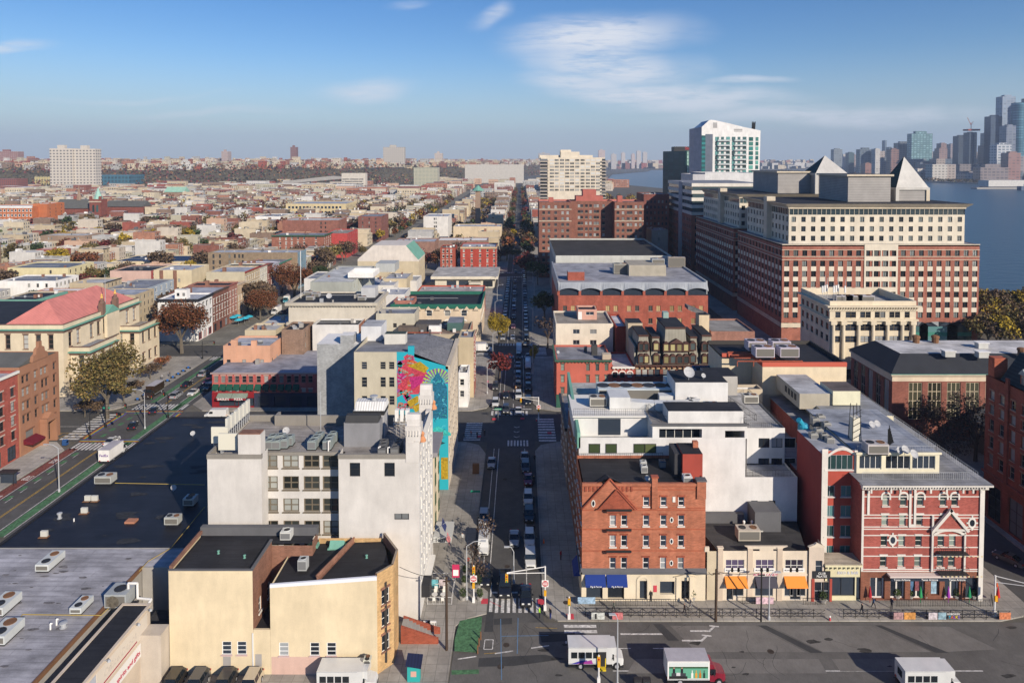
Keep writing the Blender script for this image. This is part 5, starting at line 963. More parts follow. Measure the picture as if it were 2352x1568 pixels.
 for i,(px,py)in enumerate(((1872,975),(1885,968),(1898,985),(1880,1000),(1893,1012),(1905,1020),(1868,1010))):
  p=G(px,py,20.5);condenser(p[0],p[1],20.4,1.3,f'weathered condenser, {("first", "second", "third", "fourth", "fifth", "sixth", "seventh")[i]} from the back in the clutter beside the white block','condensers between the white block and red building',col=(.35,.34,.3))
 p=G(1845,985,20.5);q=MB();q.lathe((p[0],p[1],20.3),[(.9,0),(.9,.8),(.6,1.2)],mat((.03,.3,.42),pL_,.4),12);q.tube((p[0],p[1],21),(p[0]-1,p[1]-.5,22.3),.45,mat((.03,.3,.42),pL_,.4),10);solo('blower',q,'bright turquoise blower on the roof behind the slim block','blower')
red_hotel()
def cinema_block():
 r=thing('stepped_hall',(56,148,0),'big cream blind hall with a red rim and black stepped roof','building');Y=140;h=ZA(842,Y);c=mat((.68,.57,.40),wA_);c2=mat((.50,.42,.30),wA_);rd=mat((.5,.11,.07),pL_)
 a,b,d=XA(1660,146),XA(1752,Y),XA(1945,Y);q=MB();q.box(b,d,Y,157,0,h,c,skip='BT');q.box(b-.003,d+.003,Y-.05,Y-.003,9,ZA(905,Y),c2);q.box(a,b,146.5,157,0,h,c,skip='BT');q.build(wA_,r)
 q=MB();q.box(b-.06,d+.06,Y-.08,Y+.4,h,h+.9,rd);q.box(a,b-.06,146.4,146.8,h,h+.9,rd);q.box(b-.06,b+.3,Y+.4,146.4,h,h+.9,rd);q.box(d-.35,d+.06,Y+.4,157,h,h+.9,TRIMD);q.box(a,d-.4,156.7,157,h,h+.9,TRIMD);q.build('red_rim',r)
 q=MB();q.poly([(b+.3,Y+.4,h+.1),(d-.35,Y+.4,h+.1),(d-.35,156.7,h+.1),(a+.2,156.7,h+.1),(a+.2,146.8,h+.1),(b+.3,146.8,h+.1)],BKR);q.build(rF_,r)
 for i,(px,py,lab)in enumerate(((1752,833,'lilac roof unit, near left of the four on red beams'),(1808,833,'lilac roof unit, near right of the four on red beams'),(1735,818,'lilac roof unit, far left of the four on red beams'),(1790,818,'lilac roof unit, far right of the four on red beams'))):
  p=G(px,py,h);hvac(p[0],p[1],h+1.3,3.9,2.8,2.2,lab,(.52,.47,.52),'roof units carried on red beams')
 q=MB();p=G(1690,838,h);e=G(1838,838,h)
 for k in range(4):q.tube((p[0],p[1]+k*2.2-1,h+1.1),(e[0],e[1]+k*2.2-1,h+1.1),.15,REDT,4)
 for k in range(5):x=p[0]+(e[0]-p[0])*k/4;q.tube((x,p[1]-1,h),(x,p[1]-1,h+1.1),.12,REDT,4);q.tube((x,p[1]+5,h),(x,p[1]+5,h+1.1),.12,REDT,4)
 solo('beam_frame',q,'red steel beam frame under the lilac roof units','steel frame')
 blk('grey_stair_block','grey rendered stair block beside the stepped cream hall','building',XA(1632,140),XA(1690,140),138.5,146,ZA(868,139),mat((.22,.21,.20),wA_),BKR)
 blk('low_tan_block','low tan block in front of the stepped cream hall','building',XA(1690,137),XA(1752,137),136.8,139.8,ZA(893,137),mat((.5,.42,.31),wA_),GYR)
 blk('blue_glass_box','small block with a blue glazed band behind the white block','building',XA(1605,150),XA(1658,150),150,156,ZA(858,150),mat((.05,.12,.2),wA_),BKR)
cinema_block()
def newark_row():
 Y=183;dkw=S('nk',r=2,fr=mat((.12,.12,.1),pL_),head=mat((.12,.1,.08),pL_),gl=glass(dark=(.03,.04,.04),blind=(.25,.3,.26),share=.5))
 U=lambda s:(2200+s/1.8873)/1.7415;V=lambda s:(1100+s/1.8873)/1.7415
 x0,x1,h=XA(U(50),Y),XA(U(468),Y),ZA(V(640),Y);X=lambda s:XA(U(s),Y)-x0;rws=[(ZA(V(b),Y),ZA(V(t),Y)-ZA(V(b),Y))for t,b in((672,722),(757,810),(850,905))];rws.append((2.8,2))if False else None
 r=blk('salmon_house','salmon pink four storey house with a green cornice','house',x0,x1,Y,198,h,mat((.50,.13,.09),wA_),GYR,[('S',[X(96),X(287),X(358),X(428)],rws,.95,dkw),('W',ev(5,0,15),[(1.5,2),(4.6,1.9),(7.6,1.9),(10.2,1.7)],1,dkw)],cor=(mat((.05,.12,.08),wA_),.35,.55,'SW'),near=True)
 pB_(r,'chimney',XA(U(312),190),XA(U(355),190),189,190.5,h-.5,h+2.2,mat((.06,.06,.06),wA_));pB_(r,'chimney',XA(U(258),192),XA(U(280),192),192,193,h-.5,h+1,mat((.1,.1,.1),wA_));pB_(r,'chimney',XA(U(395),184.5),XA(U(460),184.5),184,186,h-.5,h+1.2,mat((.5,.42,.32),wA_))
 pB_(r,'shopfront',x0-.1,x0+4,Y-.5,Y-.003,.2,3.6,mat((.03,.10,.07),wA_));dish(x0+.8,190,h-.5,.6,'small dish on the salmon house roof',.3)
 x0,x1,yc=10.4,XA(U(476),200),200;h=ZA(V(366),yc);X=lambda s:XA(U(s),yc)-x0;rws=[(ZA(V(b),yc),ZA(V(t),yc)-ZA(V(b),yc))for t,b in((410,443),(490,525))]
 r=blk('cream_tenement','cream blind walled tenement behind the salmon house','building',x0,x1,yc,217,h,mat((.68,.60,.48),wA_),TANROOF,[('S',[X(198),X(326)],rws,1.9,S('ct',c=2,fr=METAL)),('W',ev(6,0,17),rows(5,2.2,3.2,1.9),1,dkw)])
 q=blk('roof_cabin','pink penthouse cabin with a white door on the cream tenement roof','roof cabin',XA(U(208),208),XA(U(350),208),207,213,h+2.6,mat((.60,.34,.26),wA_),BKR,[('S',[3.6],[(h+.9,1)],2.4,S('cb',c=2,fr=TRIM))],z0=h-.5)
 pB_(q,'door',XA(U(212),207),XA(U(240),207),206.96,206.999,h-.4,h+1.9,WHITE)
 x0,x1=XA(U(470),Y),XA(U(640),Y);h=ZA(V(690),Y);X=lambda s:XA(U(s),Y)-x0;r=blk('red_arched_house','small red house with white arched window heads','house',x0,x1,Y,197,h,mat((.40,.07,.05),wA_),mat((.6,.6,.6),rF_),[('S',[X(492),X(547),X(604)],[(ZA(V(775),Y),ZA(V(735),Y)-ZA(V(775),Y)),(ZA(V(775),Y)-3.4,2),(1,2)],1.3,S('ra',r=2,fr=DARKM,arch=TRIM))],cor=(TRIM,.4,.5,'S'),near=True)
 r=thing('mansard_house',(33,190,0),'ornate brown Victorian building with tall grey mansard towers','building');x0,x1=XA(U(640),Y),XA(U(1250),Y);BB=mat((.22,.07,.045),bR_);SL=mat((.33,.31,.25),rI_);BRN=mat((.09,.045,.035),wA_);hc=ZA(V(682),Y)
 X=lambda s:XA(U(s),Y);Z=lambda s:ZA(V(s),Y);m=MB();ops=[]
 for s in(672,719,765,811,876,930,985,1030,1085,1140,1190,1230):
  for zz in(1.5,4.8,Z(765)):ops.append((round(X(s)-x0-.75,3),round(zz,3),1.45,2.0))
 fac(m,(x0,Y),0,x1-x0,hc,ops,BB);m.box(x0,x1,Y+.3,197,0,hc,BRN,skip='SBT');m.build(wA_,r)
 for o in ops:pW_(r,(x0+o[0]+.72,Y,o[1]),0,o[2],o[3],S('vc',r=2,fr=DARKM,head=mat((.45,.33,.2),pL_),hh=.35),True)
 q=MB();q.box(x0-.1,x1+.1,Y-.6,Y-.003,hc-.1,hc+.3,BRN)
 for i in range(16):xx=x0+i*(x1-x0)/15;q.box(xx-.15,xx+.15,Y-.45,Y-.003,hc-.8,hc-.1,BRN)
 q.build('cornice',r)
 def mans(s0,s1,st,ins,nm,yy=0):
  a,b,t=X(s0),X(s1),Z(st);q=MB();z0=hc+.3;k=[(0,z0),(.45*ins,z0+(t-z0)*.3),(.75*ins,z0+(t-z0)*.65),(ins,t)]
  for(i0,za),(i1,zb)in zip(k,k[1:]):
   q.poly([(a+i0,Y+i0-yy,za),(b-i0,Y+i0-yy,za),(b-i1,Y+i1-yy,zb),(a+i1,Y+i1-yy,zb)],SL);q.poly([(b-i0,Y+i0-yy,za),(b-i0,195,za),(b-i1,195,zb),(b-i1,Y+i1-yy,zb)],SL);q.poly([(a+i0,195,za),(a+i0,Y+i0-yy,za),(a+i1,Y+i1-yy,zb),(a+i1,195,zb)],SL)
  q.box(a+ins-.15,b-ins+.15,Y+ins-.2-yy,195,t,t+.5,BRN,BKR);q.build(nm,r)
 mans(650,770,470,.9,'mansard_tower');mans(845,1055,410,1.1,'mansard_tower',.4);mans(1130,1248,470,.9,'mansard_tower');mans(760,850,485,.7,'mansard_roof',-.6);mans(1050,1135,485,.7,'mansard_roof',-.6)
 for s in(690,725,805,875,925,975,1025,1082,1168,1207):
  for j,(t,b)in enumerate(((518,565),(608,655))):
   q=MB();a=X(s)-.85;zz=Z(b);yy=Y-.5+(.5 if s in(805,1082)else 0)+(.3 if j==0 else 0)-(.4 if 860<s<1040 else 0);hh=Z(t)-zz;q.box(a,a+.25,yy,yy+1.5,zz-.3,zz+hh,BRN);q.box(a+1.45,a+1.7,yy,yy+1.5,zz-.3,zz+hh,BRN);q.box(a+.25,a+1.45,yy,yy+1.5,zz-.3,zz-.05,BRN);q.extr([(a-.05,zz+hh),(a+1.75,zz+hh),(a+1.2,zz+hh+.55),(a+.5,zz+hh+.55)],'y',yy-.08,yy+1.5,BRN)
   q.box(a+.25,a+1.45,yy+.12,yy+.18,zz-.05,zz+hh,glass(dark=(.04,.05,.05),blind=(.45,.4,.2),share=.5));q.build('dormer',r)
 q=MB();a,b=X(900),X(1000);q.extr([(a-.2,Z(510)),(b+.2,Z(510)),((a+b)/2,Z(475))],'y',Y-1.1,Y,BRN);q.build('pediment',r)
 q=MB();q.poly([(x0+.5,184.5,hc+4),(x1-.5,184.5,hc+4),(x1-.5,197,hc+4),(x0+.5,197,hc+4)],BKR);q.box(x0,x0+.4,184,197,hc,hc+5,mat((.35,.33,.27),wA_));q.build(rF_,r)
 Y3=196;q=MB();q.box(XA(U(580),Y3),XA(U(688),Y3),Y3-2,Y3+4,hc,ZA(V(350),Y3),mat((.5,.41,.29),wA_),BKR);q.box(XA(U(1110),Y3),XA(U(1185),Y3),Y3-2,Y3+2,hc,ZA(V(290),Y3),mat((.62,.5,.34),wA_),BKR);q.build('stair_tower',r)
 a,b=XA(U(1020),200),XA(U(1185),200);q=MB();zt_=ZA(V(285),200);q.extr([(a,zt_+2.6),(b,zt_+.0),(b,zt_-1.0),(a,zt_+1.6)],'y',197,201,mat((.16,.15,.15),rF_));q.build('skewed_roof',r)
 pB_(r,'roof_deck_unit',XA(U(848),190),XA(U(888),190),189,191,Z(355)-.3,Z(320),mat((.3,.42,.38),wA_))
 blk('brick_annex','low weathered brick building behind the cream hall','building',XA(U(1215),196),XA(U(1545),196),196,212,ZA(V(425),196),mat((.30,.15,.11),bR_),mat((.33,.31,.28),rF_))
 blk('dark_red_annex','narrow dark red house between the tenement and the mansards','house',XA(U(497),198),XA(U(580),198),198,214,ZA(V(345),205),mat((.28,.05,.03),wA_),mat((.62,.6,.6),rF_))
newark_row()
def east_side():
 Y=194;U=lambda s:(3072+s/1.8873)/1.7415;V=lambda s:(1100+s/1.8873)/1.7415;x0,x1=XA(U(463),Y),XA(U(1113),Y);h=ZA(V(196),Y);c=mat((.66,.57,.42),wA_);X=lambda s:XA(U(s),Y)-x0;zr=lambda t,b:(ZA(V(b),Y),ZA(V(t),Y)-ZA(V(b),Y));bw=S('bk',c=1,r=2,fr=mat((.2,.15,.09),pL_),gl=GLD,sill=c);bw2=S('bk2',c=2,r=2,fr=mat((.2,.15,.09),pL_),gl=GLD)
 r=blk('ornate_office','ornate cream stone office with columns and a dentilled cornice','building',x0,x1,Y,214,h,c,mat((.4,.38,.35),rF_),[('S',[X(q)for q in(524,602,641,711,752,821,862,931,973,1046)],[zr(277,322)],1.45,bw),('S',[X(q)for q in(621,731,840,949)],[zr(370,420),zr(460,508),(4,3)],3.9,bw2),('S',[X(524),X(1046)],[zr(370,420),zr(460,508),(4,3)],1.5,bw),('W',ev(6,0,20),[zr(277,322),zr(370,420),zr(460,508),(4,3)],1.7,bw)],cor=(c,.7,0,''),par=2.0,near=True)
 q=MB();zc=ZA(V(240),Y);q.box(x0-1.1,x1+1.1,Y-1.1,Y-.003,zc,zc+.4,c);q.box(x0-1.1,x0-.003,Y,214,zc,zc+.4,c);q.box(x0-.3,x1+.3,Y-.35,Y-.003,zc-1.1,zc-.6,c)
 for i in range(34):xx=x0+i*(x1-x0)/33;q.box(xx-.15,xx+.15,Y-.9,Y-.003,zc-.45,zc-.003,c)
 zz=ZA(V(345),Y);q.box(x0-.5,x1+.5,Y-.6,Y-.003,zz,zz+.5,c);q.box(x0-.5,x0-.003,Y,214,zz,zz+.5,c);q.build('cornice',r)
 for s in(485,562,676,785,894,1005,1085):q=MB();xx=XA(U(s),Y);q.tube((xx,Y-.4,5),(xx,Y-.4,zz-1),.55,c,10,.48);q.box(xx-.8,xx+.8,Y-.95,Y-.003,zz-1.0,zz-.003,c);q.build('column',r)
 for i,s in enumerate((560,630,720)):hvac(XA(U(s),203),203,h-2,5,2.5,1.9,('lilac grey plant unit, first on the ornate office roof','lilac grey plant unit, second on the ornate office roof','low grey plant unit, third on the ornate office roof')[i],(.45,.43,.44))
 q=MB()
 for i in range(7):x=x0+1+i*1.1;q.tube((x,201+i%3,h-2),(x,201+i%3,h+3+(i*7%4)),.07,METAL,4);q.box(x-.2,x+.2,200.9+i%3,201.3+i%3,h+1,h+3,WHITE)
 solo('antenna_cluster',q,'cluster of white antennas on the ornate office roof','antenna rack')
 Y=161;x0,x1,y1=XA(U(943),Y),145,181;he=ZA(V(745),Y);r=thing('hipped_hall',(115,171,0),'dark brick hall with a black sloping roof and white flat top','building');B=mat((.24,.09,.065),bR_);BD=mat((.66,.55,.42),wA_);m=MB()
 ops=[];z0_,z1_=ZA(V(905),Y),ZA(V(810),Y)
 for s in(1120,1265,1410,1552,1700,1850):ops.append((round(XA(U(s),Y)-x0-1.6,3),5.2,3.2,round(z1_-5.2,3)))
 fac(m,(x0,Y),0,x1-x0,he,ops,B);eo=[(1.5+i*3.7,4,2.2,z1_-4)for i in range(5)];fac(m,(x0,y1),-pi/2,y1-Y,he,eo,B);m.poly([(x1,Y,0),(x1,y1,0),(x1,y1,he),(x1,Y,he)],B);m.poly([(x1,y1,0),(x0,y1,0),(x0,y1,he),(x1,y1,he)],B);m.build(wA_,r)
 HW=S('hh',c=3,r=4,fr=mat((.5,.42,.3),pL_),gl=glass(dark=(.03,.03,.02),blind=(.35,.28,.1),share=.3),b=.16)
 for o in ops:pW_(r,(x0+o[0]+1.6,Y,o[1]),0,o[2],o[3],HW,True)
 for o in eo:pW_(r,(x0,y1-o[0]-1.1,o[1]),-pi/2,o[2],o[3],S('hh2',c=2,r=4,fr=mat((.3,.27,.22),pL_),gl=GLD,b=.16),True)
 q=MB();q.box(x0-.1,x1,Y-.12,Y-.003,z1_+.3,z1_+1.6,BD);q.box(x0-.12,x0-.003,Y,y1,z1_+.3,z1_+1.6,BD);q.box(x0-.6,x1,Y-.7,Y-.003,he-.3,he,BD);q.box(x0-.6,x0-.003,Y,y1,he-.3,he,BD);q.box(x0-.7,x1,Y-.8,Y-.5,he+.002,he+.12,COPG);q.build('cornice',r)
 q=MB();i=4.6;zt_=he+3.4;e=.6;A=[(x0-e,Y-e,he+.13),(x1,Y-e,he+.13),(x1,y1+e,he+.13),(x0-e,y1+e,he+.13)];T=[(x0+i,Y+5,zt_),(x1-i,Y+5,zt_),(x1-i,y1-3,zt_),(x0+i,y1-3,zt_)]
 for a in range(4):q.poly([A[a],A[(a+1)%4],T[(a+1)%4],T[a]],mat((.035,.038,.045),rI_))
 q.build('sloping_roof',r);q=MB();q.poly([(p[0],p[1],p[2]+.02)for p in T],mat((.62,.60,.58),rF_));q.build(rF_,r)
 for i_,(px,py,lab)in enumerate(((2178,818,'left white box vent on the hipped hall'),(2255,820,'middle white box vent on the hipped hall'),(2254,799,'rear white box vent on the hipped hall'))):p=G(px,py,zt_);q=MB();q.box(p[0]-1.2,p[0]+1.2,p[1]-.8,p[1]+.8,zt_+.02,zt_+1.3,mat((.5,.5,.47),wA_));q.box(p[0]-1.4,p[0]+1.4,p[1]-1,p[1]+1,zt_+1.3,zt_+1.5,WHITE);solo('box_vent',q,lab,'roof vent')
 for i_,(px,py,lab)in enumerate(((2104,787,'rusty cowl vent at the left rear of the hipped hall'),(2148,787,'rusty cowl vent right of its twin on the hipped hall'),(2346,817,'curved grey cowl vent on the hipped hall'))):p=G(px,py,zt_);q=MB();q.lathe((p[0],p[1],zt_+.02),[(.8,0),(.8,1.2),(1.0,1.3),(.9,1.8),(.4,2.0)],RUST,10);solo('cowl_vent',q,lab,'roof vent')
 p=G(2337,806,zt_);dish(p[0]+9,p[1]+2,zt_,1.2,'cream dish on the hipped hall roof',.2)
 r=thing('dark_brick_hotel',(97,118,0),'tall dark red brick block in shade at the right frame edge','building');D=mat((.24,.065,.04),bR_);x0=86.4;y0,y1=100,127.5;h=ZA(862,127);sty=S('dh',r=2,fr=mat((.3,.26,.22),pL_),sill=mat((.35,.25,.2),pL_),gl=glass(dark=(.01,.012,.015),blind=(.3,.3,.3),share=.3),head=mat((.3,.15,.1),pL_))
 m=MB();ops=[];
 for i in range(5):
  for j in(0,2.6):
   for(z,hh)in((10.2,2.2),(13.4,2.2),(16.6,2.2),(19.8,1.6),(22.4,1.6)):ops.append((2.2+i*5.4+j-1,z,1.15,hh))
 big=[(1.2+i*5.4,.6,3.4,6.2)for i in range(5)]
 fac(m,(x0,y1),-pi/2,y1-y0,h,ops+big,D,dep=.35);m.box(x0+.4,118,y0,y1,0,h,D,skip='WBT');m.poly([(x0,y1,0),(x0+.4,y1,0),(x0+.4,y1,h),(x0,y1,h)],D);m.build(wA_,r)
 for o in ops:pW_(r,(x0,y1-o[0]-.57,o[1]),-pi/2,o[2],o[3],sty,True)
 for o in big:pW_(r,(x0,y1-o[0]-1.7,o[1]),-pi/2,o[2],o[3],S('bg',c=2,r=3,fr=DARKM,gl=GLD,arch=mat((.2,.06,.04),bR_)),True)
 q=MB();q.box(x0-.3,x0-.003,y0,y1+.3,8.4,8.8,D);q.box(x0-.15,x0-.003,y0,y1,18.8,19.1,D)
 for yy in(116.2,121.6):q.box(x0-.35,x0-.003,yy-.35,yy+.35,8.8,h+1.2,D)
 q.build('string_course',r)
 q=MB();q.extr([(x0+.5,h),(x0+4,h+5),(118,h+5),(118,h)],'y',y0,y1-3,mat((.03,.045,.05),rI_));q.build('mansard_roof',r)
 for yy in(112.5,115.5,118.5):q=MB();q.box(x0+1,x0+3.6,yy,yy+1.7,h+.4,h+2.4,D);q.extr([(yy-.2,h+2.4),(yy+1.9,h+2.4),(yy+.85,h+3.5)],'x',x0+.7,x0+4,mat((.3,.33,.32),wA_));q.box(x0+.97,x0+.999,yy+.3,yy+1.4,h+.7,h+2.2,GLD);q.build('dormer',r)
 q=MB();q.box(x0+.2,x0+2.6,125.6,127.2,h,h+3.6,mat((.42,.11,.06),bR_));q.build('chimney',r)
 q=blk('grey_roof_chapel','low stone building with grey pitched roof among bare trees','building',104,124,140,158,7,mat((.16,.12,.1),wA_),None,par=0);m=MB();m.extr([(103.4,7),(124.6,7),(114,11.5)],'y',139.5,158.5,mat((.17,.18,.18),rI_));m.build('pitched_roof',q)
east_side()
def offices():
 B=mat((.33,.125,.085),bR_);LS=mat((.66,.59,.47),wA_);LB=mat((.60,.52,.40),wA_);DW=S('of',fr=mat((.05,.05,.05),pL_),gl=glass(dark=(.012,.016,.02),blind=(.20,.22,.21),share=.5),b=.1,dep=.35,c=2)
 U=lambda s:(3200+s/1.7422)/1.7415;V=lambda s:(300+s/1.7422)/1.7415
 def office(nm,lab,x0,x1,y0,y1,hb,ht,px,ncol,rbase,wcols=13,first=False):
  r=thing(nm,((x0+x1)/2,(y0+y1)/2,0),lab,'office block');m=MB();n_f=8;fl=4.1;W_=x1-x0;dx=W_/ncol;ops=[];rw=[(hb-4.1-i*3.72,2.05)for i in range(8)if hb-4.1-i*3.72>2]
  mid=(W_*.415,W_*.60)if first else(1e9,1e9)
  for i in range(ncol):
   for j,(z,hh)in enumerate(rw):ops.append((round(dx*(i+.5)-.85,3),round(z,3),1.75,hh))
  fac(m,(x0,y0),0,W_,hb,ops,B)
  eo=[];L_=y1-y0;n2=wcols
  for i in range(n2):
   for(z,hh)in rw:eo.append((round(L_*(i+.5)/n2-.85,3),round(z,3),1.75,hh))
  fac(m,(x0,y1),-pi/2,L_,hb,eo,B);m.poly([(x1,y0,0),(x1,y1,0),(x1,y1,hb),(x1,y0,hb)],B)
  s=3.6;X0,X1,Y0,Y1=x0+s,x1-s*.9,y0+s,y1-1;up=[];ru=[(hb+.9+i*3.45,1.9)for i in range(3)];nu=int((X1-X0)/3.42)
  for i in range(nu):
   for z,hh in ru:up.append((round((X1-X0)*(i+.5)/nu-.8,3),round(z,3),1.6,hh))
  fac(m,(X0,Y0),0,X1-X0,ht-3.1,up,LS,z0=hb-.5);ue=[];nw=int((Y1-Y0)/3.4)
  for i in range(nw):
   for z,hh in ru:ue.append((round((Y1-Y0)*(i+.5)/nw-.8,3),round(z,3),1.6,hh))
  fac(m,(X0,Y1),-pi/2,Y1-Y0,ht-3.1,ue,LS,z0=hb-.5);m.poly([(X1,Y0,hb),(X1,Y1,hb),(X1,Y1,ht-.5),(X1,Y0,ht-.5)],LS);m.build(wA_,r)
  st_=dict(DW);st_['k']='of'
  for o in up:pW_(r,(X0+o[0]+.8,Y0,o[1]),0,o[2],o[3],st_)
  for o in ops:pW_(r,(x0+o[0]+.87,y0,o[1]),0,o[2],o[3],st_)
  for o in eo:pW_(r,(x0,y1-o[0]-.87,o[1]),-pi/2,o[2],o[3],st_)
  for o in ue:pW_(r,(X0,Y1-o[0]-.8,o[1]),-pi/2,o[2],o[3],st_)
  q=MB();zt_=ht-3.1;q.box(X0+.25,X1-.25,Y0+.25,Y1-.25,zt_,ht-.9,glass(dark=(.03,.045,.05),blind=(.13,.16,.17),share=.4));
  for i in range(int((X1-X0)/1.7)):xx=X0+i*1.7;q.box(xx-.06,xx+.06,Y0+.12,Y0+.246,zt_,ht-.9,LS)
  for i in range(int((Y1-Y0)/1.7)):yy=Y0+i*1.7;q.box(X0+.12,X0+.246,yy-.06,yy+.06,zt_,ht-.9,LS)
  q.build('clerestory',r)
  q=MB();e=2.0;q.prism([(X0-.3,Y0-.3),(X1+.3,Y0-.3),(X1+.3,Y1+.3),(X0-.3,Y1+.3)],ht-.9,ht-.5,LB);
  A=[(X0-.3,Y0-.3),(X1+.3,Y0-.3),(X1+.3,Y1+.3),(X0-.3,Y1+.3)];T=[(X0-e,Y0-e),(X1+e,Y0-e),(X1+e,Y1+e),(X0-e,Y1+e)]
  for i in range(4):j=(i+1)%4;q.poly([(*A[i],ht-.5),(*A[j],ht-.5),(*T[j],ht+.9),(*T[i],ht+.9)],LB)
  q.poly([(*t,ht+.9)for t in T],LB);q.build('cornice',r);q=MB();q.poly([(t[0]*.99+.01*(x0+x1)/2,t[1]+(.6 if t[1]<y1-5 else-.6),ht+.95)for t in T],BKR);q.build(rF_,r)
  q=MB();z0=rw[1][0]+2.05
  for i in range(ncol):
   c=x0+dx*(i+.5)
   for j in range(1,len(rw)-2):zz=rw[j+1][0]+2.05;q.box(c-.95,c+.95,y0-.07,y0-.003,zz+.02,rw[j][0]-.02,LS)
  for i in range(n2):
   c=y1-L_*(i+.5)/n2
   for j in range(1,len(rw)-2):zz=rw[j+1][0]+2.05;q.box(x0-.07,x0-.003,c-.95,c+.95,zz+.02,rw[j][0]-.02,LS)
  q.build('spandrels',r)['kind']='stuff'
  q=MB()
  for zz,t in((hb-.12,.3),(rw[0][0]+2.15,.18),(rw[0][0]-.25,.18),(rw[1][0]+2.3,.18),(rbase,1.6)):q.box(x0-.12,x1+.1,y0-.12,y0-.003 if zz!=rbase else y0-.072,zz,zz+t,LB);q.box(x0-.12,x0-.003 if zz!=rbase else x0-.072,y0,y1,zz,zz+t,LB)
  if first:
   a,b=x0+W_*.415,x0+W_*.585;fac(q,(a,y0-.25),0,b-a,hb+.2,[(round(c-.0,3),round(z,3),2.4,hh)for z,hh in rw for c in(.6,3.4,6.2,9.0)],LS,dep=.2,z0=rbase+1);q.poly([(b,y0-.25,rbase+1),(b,y0,rbase+1),(b,y0,hb+.2),(b,y0-.25,hb+.2)],LS);q.poly([(a,y0-.25,hb+.2),(b,y0-.25,hb+.2),(b,y0,hb+.2),(a,y0,hb+.2)],LS)
  q.build('stone_band',r)
  q=MB();q.box(x0,x1,y0,y1,hb-.6,hb-.12,B,GYR);q.build('ledge_roof',r)
  q=MB();c=Y0+(Y1-Y0)*.42;q.box(X0-1.8,X0+1.5,c-1.8,c+1.8,hb-2,ht+2.6,LB);q.build('stair_pylon',r)
  return r,X0,X1,Y0,Y1
 ra,*_=office('office_complex','largest office block with brick lower floors and limestone top, nearest of three',94,XA(2245,246),246,296,ZA(562,246),49.6,0,22,6.2,14,True)
 q=MB()
 for i,s in enumerate((1125,1282,1440)):
  xx=XA((3072+s/1.8873)/1.7415,245.7);w=(6,11,7)[i]/1.6
  q.box(xx-w,xx+w,245.55,245.9,1,6.6,GLG);n=8
  for k in range(n):t0,t1=pi*k/n,pi*(k+1)/n;q.poly([(xx+cos(t1)*w,245.56,6.6+sin(t1)*1.8),(xx+cos(t0)*w,245.56,6.6+sin(t0)*1.8),(xx,245.56,6.6)],GLD)
  q.box(xx-w,xx+w,245.5,245.549,3.2,4.6,mat((.05,.2,.15),pL_))
 q.build('arched_window',ra)
 q=MB()
 for i in range(10):q.box(130+i*3.4,131.2+i*3.4,245.6,245.95,.2,8,mat((.33,.125,.085),bR_))
 q.build('pier',ra)
 office('office_complex','middle office block of the brick and limestone row in shade',94,150,302,366,36.4,50.4,0,16,6.2,18)
 r=thing('banded_office',(120,405,0),'office block with white horizontal bands above a brick base, farthest of the row','office block');x0,y0,y1=95,380,441;m=MB();hb,ht=36,53
 eo=[(round(61*(i+.5)/15-1.2,3),z,2.4,2.1)for i in range(15)for z in[8+4*k for k in range(7)]];fac(m,(x0,y0),0,40,hb,[(2+i*3.8,z,2.2,2.1)for i in range(9)for z in[8+4*k for k in range(7)]],B);fac(m,(x0,y1),-pi/2,61,hb,eo,B);m.build(wA_,r)
 for o in[(2+i*3.8,z,2.2,2.1)for i in range(9)for z in[8+4*k for k in range(7)]]:pW_(r,(x0+o[0]+1.1,y0,o[1]),0,2.2,2.1,S('of2',fr=TRIMD,gl=GLD,dep=.3))
 for o in eo:pW_(r,(x0,y1-o[0]-1.2,o[1]),-pi/2,2.4,2.1,S('of3',fr=METAL,gl=GLD,dep=.3))
 q=MB();gl=glass(dark=(.03,.045,.05),blind=(.13,.16,.17),share=.4);q.box(x0+.6,x0+40,y0+.6,y1,hb,ht,gl)
 for k in range(5):q.box(x0,x0+40,y0,y1,hb+k*4-.2,hb+k*4+1.7,mat((.66,.62,.55),wA_),GYR)
 q.box(x0-.3,x0+.3,y0+22,y0+30,0,ht+1,mat((.35,.36,.38),wA_));q.build('banded_floors',r)
 LV=mat((.36,.34,.32),'louvre');zr=50.6
 def plant(px0,px1,yf,yb,ptop,lab):
  a,b=XA(px0,yf),XA(px1,yf);z=ZA(ptop,yf);r=thing('plant_room',((a+b)/2,(yf+yb)/2,zr),lab,'plant room');q=MB();q.box(a,b,yf,yb,zr,z,LV,skip='TB');q.build('louvre_wall',r);q=MB();q.box(a-.8,b+.8,yf-.8,yb+.8,z,z+.7,LB,mat((.1,.1,.1),rF_));q.build('parapet',r);return r,a,b,z
 plant(1942,2039,259,284,405,'grey louvred plant room nearest on the largest office roof');plant(1782,1872,312,345,397,'grey louvred plant room on the middle office roof')
 def pyr(px0,px1,pxt,yf,pb,pt,lab,base=True):
  a,b=XA(px0,yf),XA(px1,yf);z0,z1=ZA(pb,yf),ZA(pt,yf);w=b-a;r=thing('pyramid_roof',((a+b)/2,yf+w/2,zr),lab,'pyramid');q=MB();P_=mat((.52,.50,.46),wA_,.6);T_=((a+b)/2,yf+w/2,z1);c=[(a,yf,z0),(b,yf,z0),(b,yf+w,z0),(a,yf+w,z0)]
  for i in range(4):q.poly([c[i],c[(i+1)%4],T_],P_ if i<3 else mat((.03,.07,.07),rI_))
  q.build('pyramid',r)
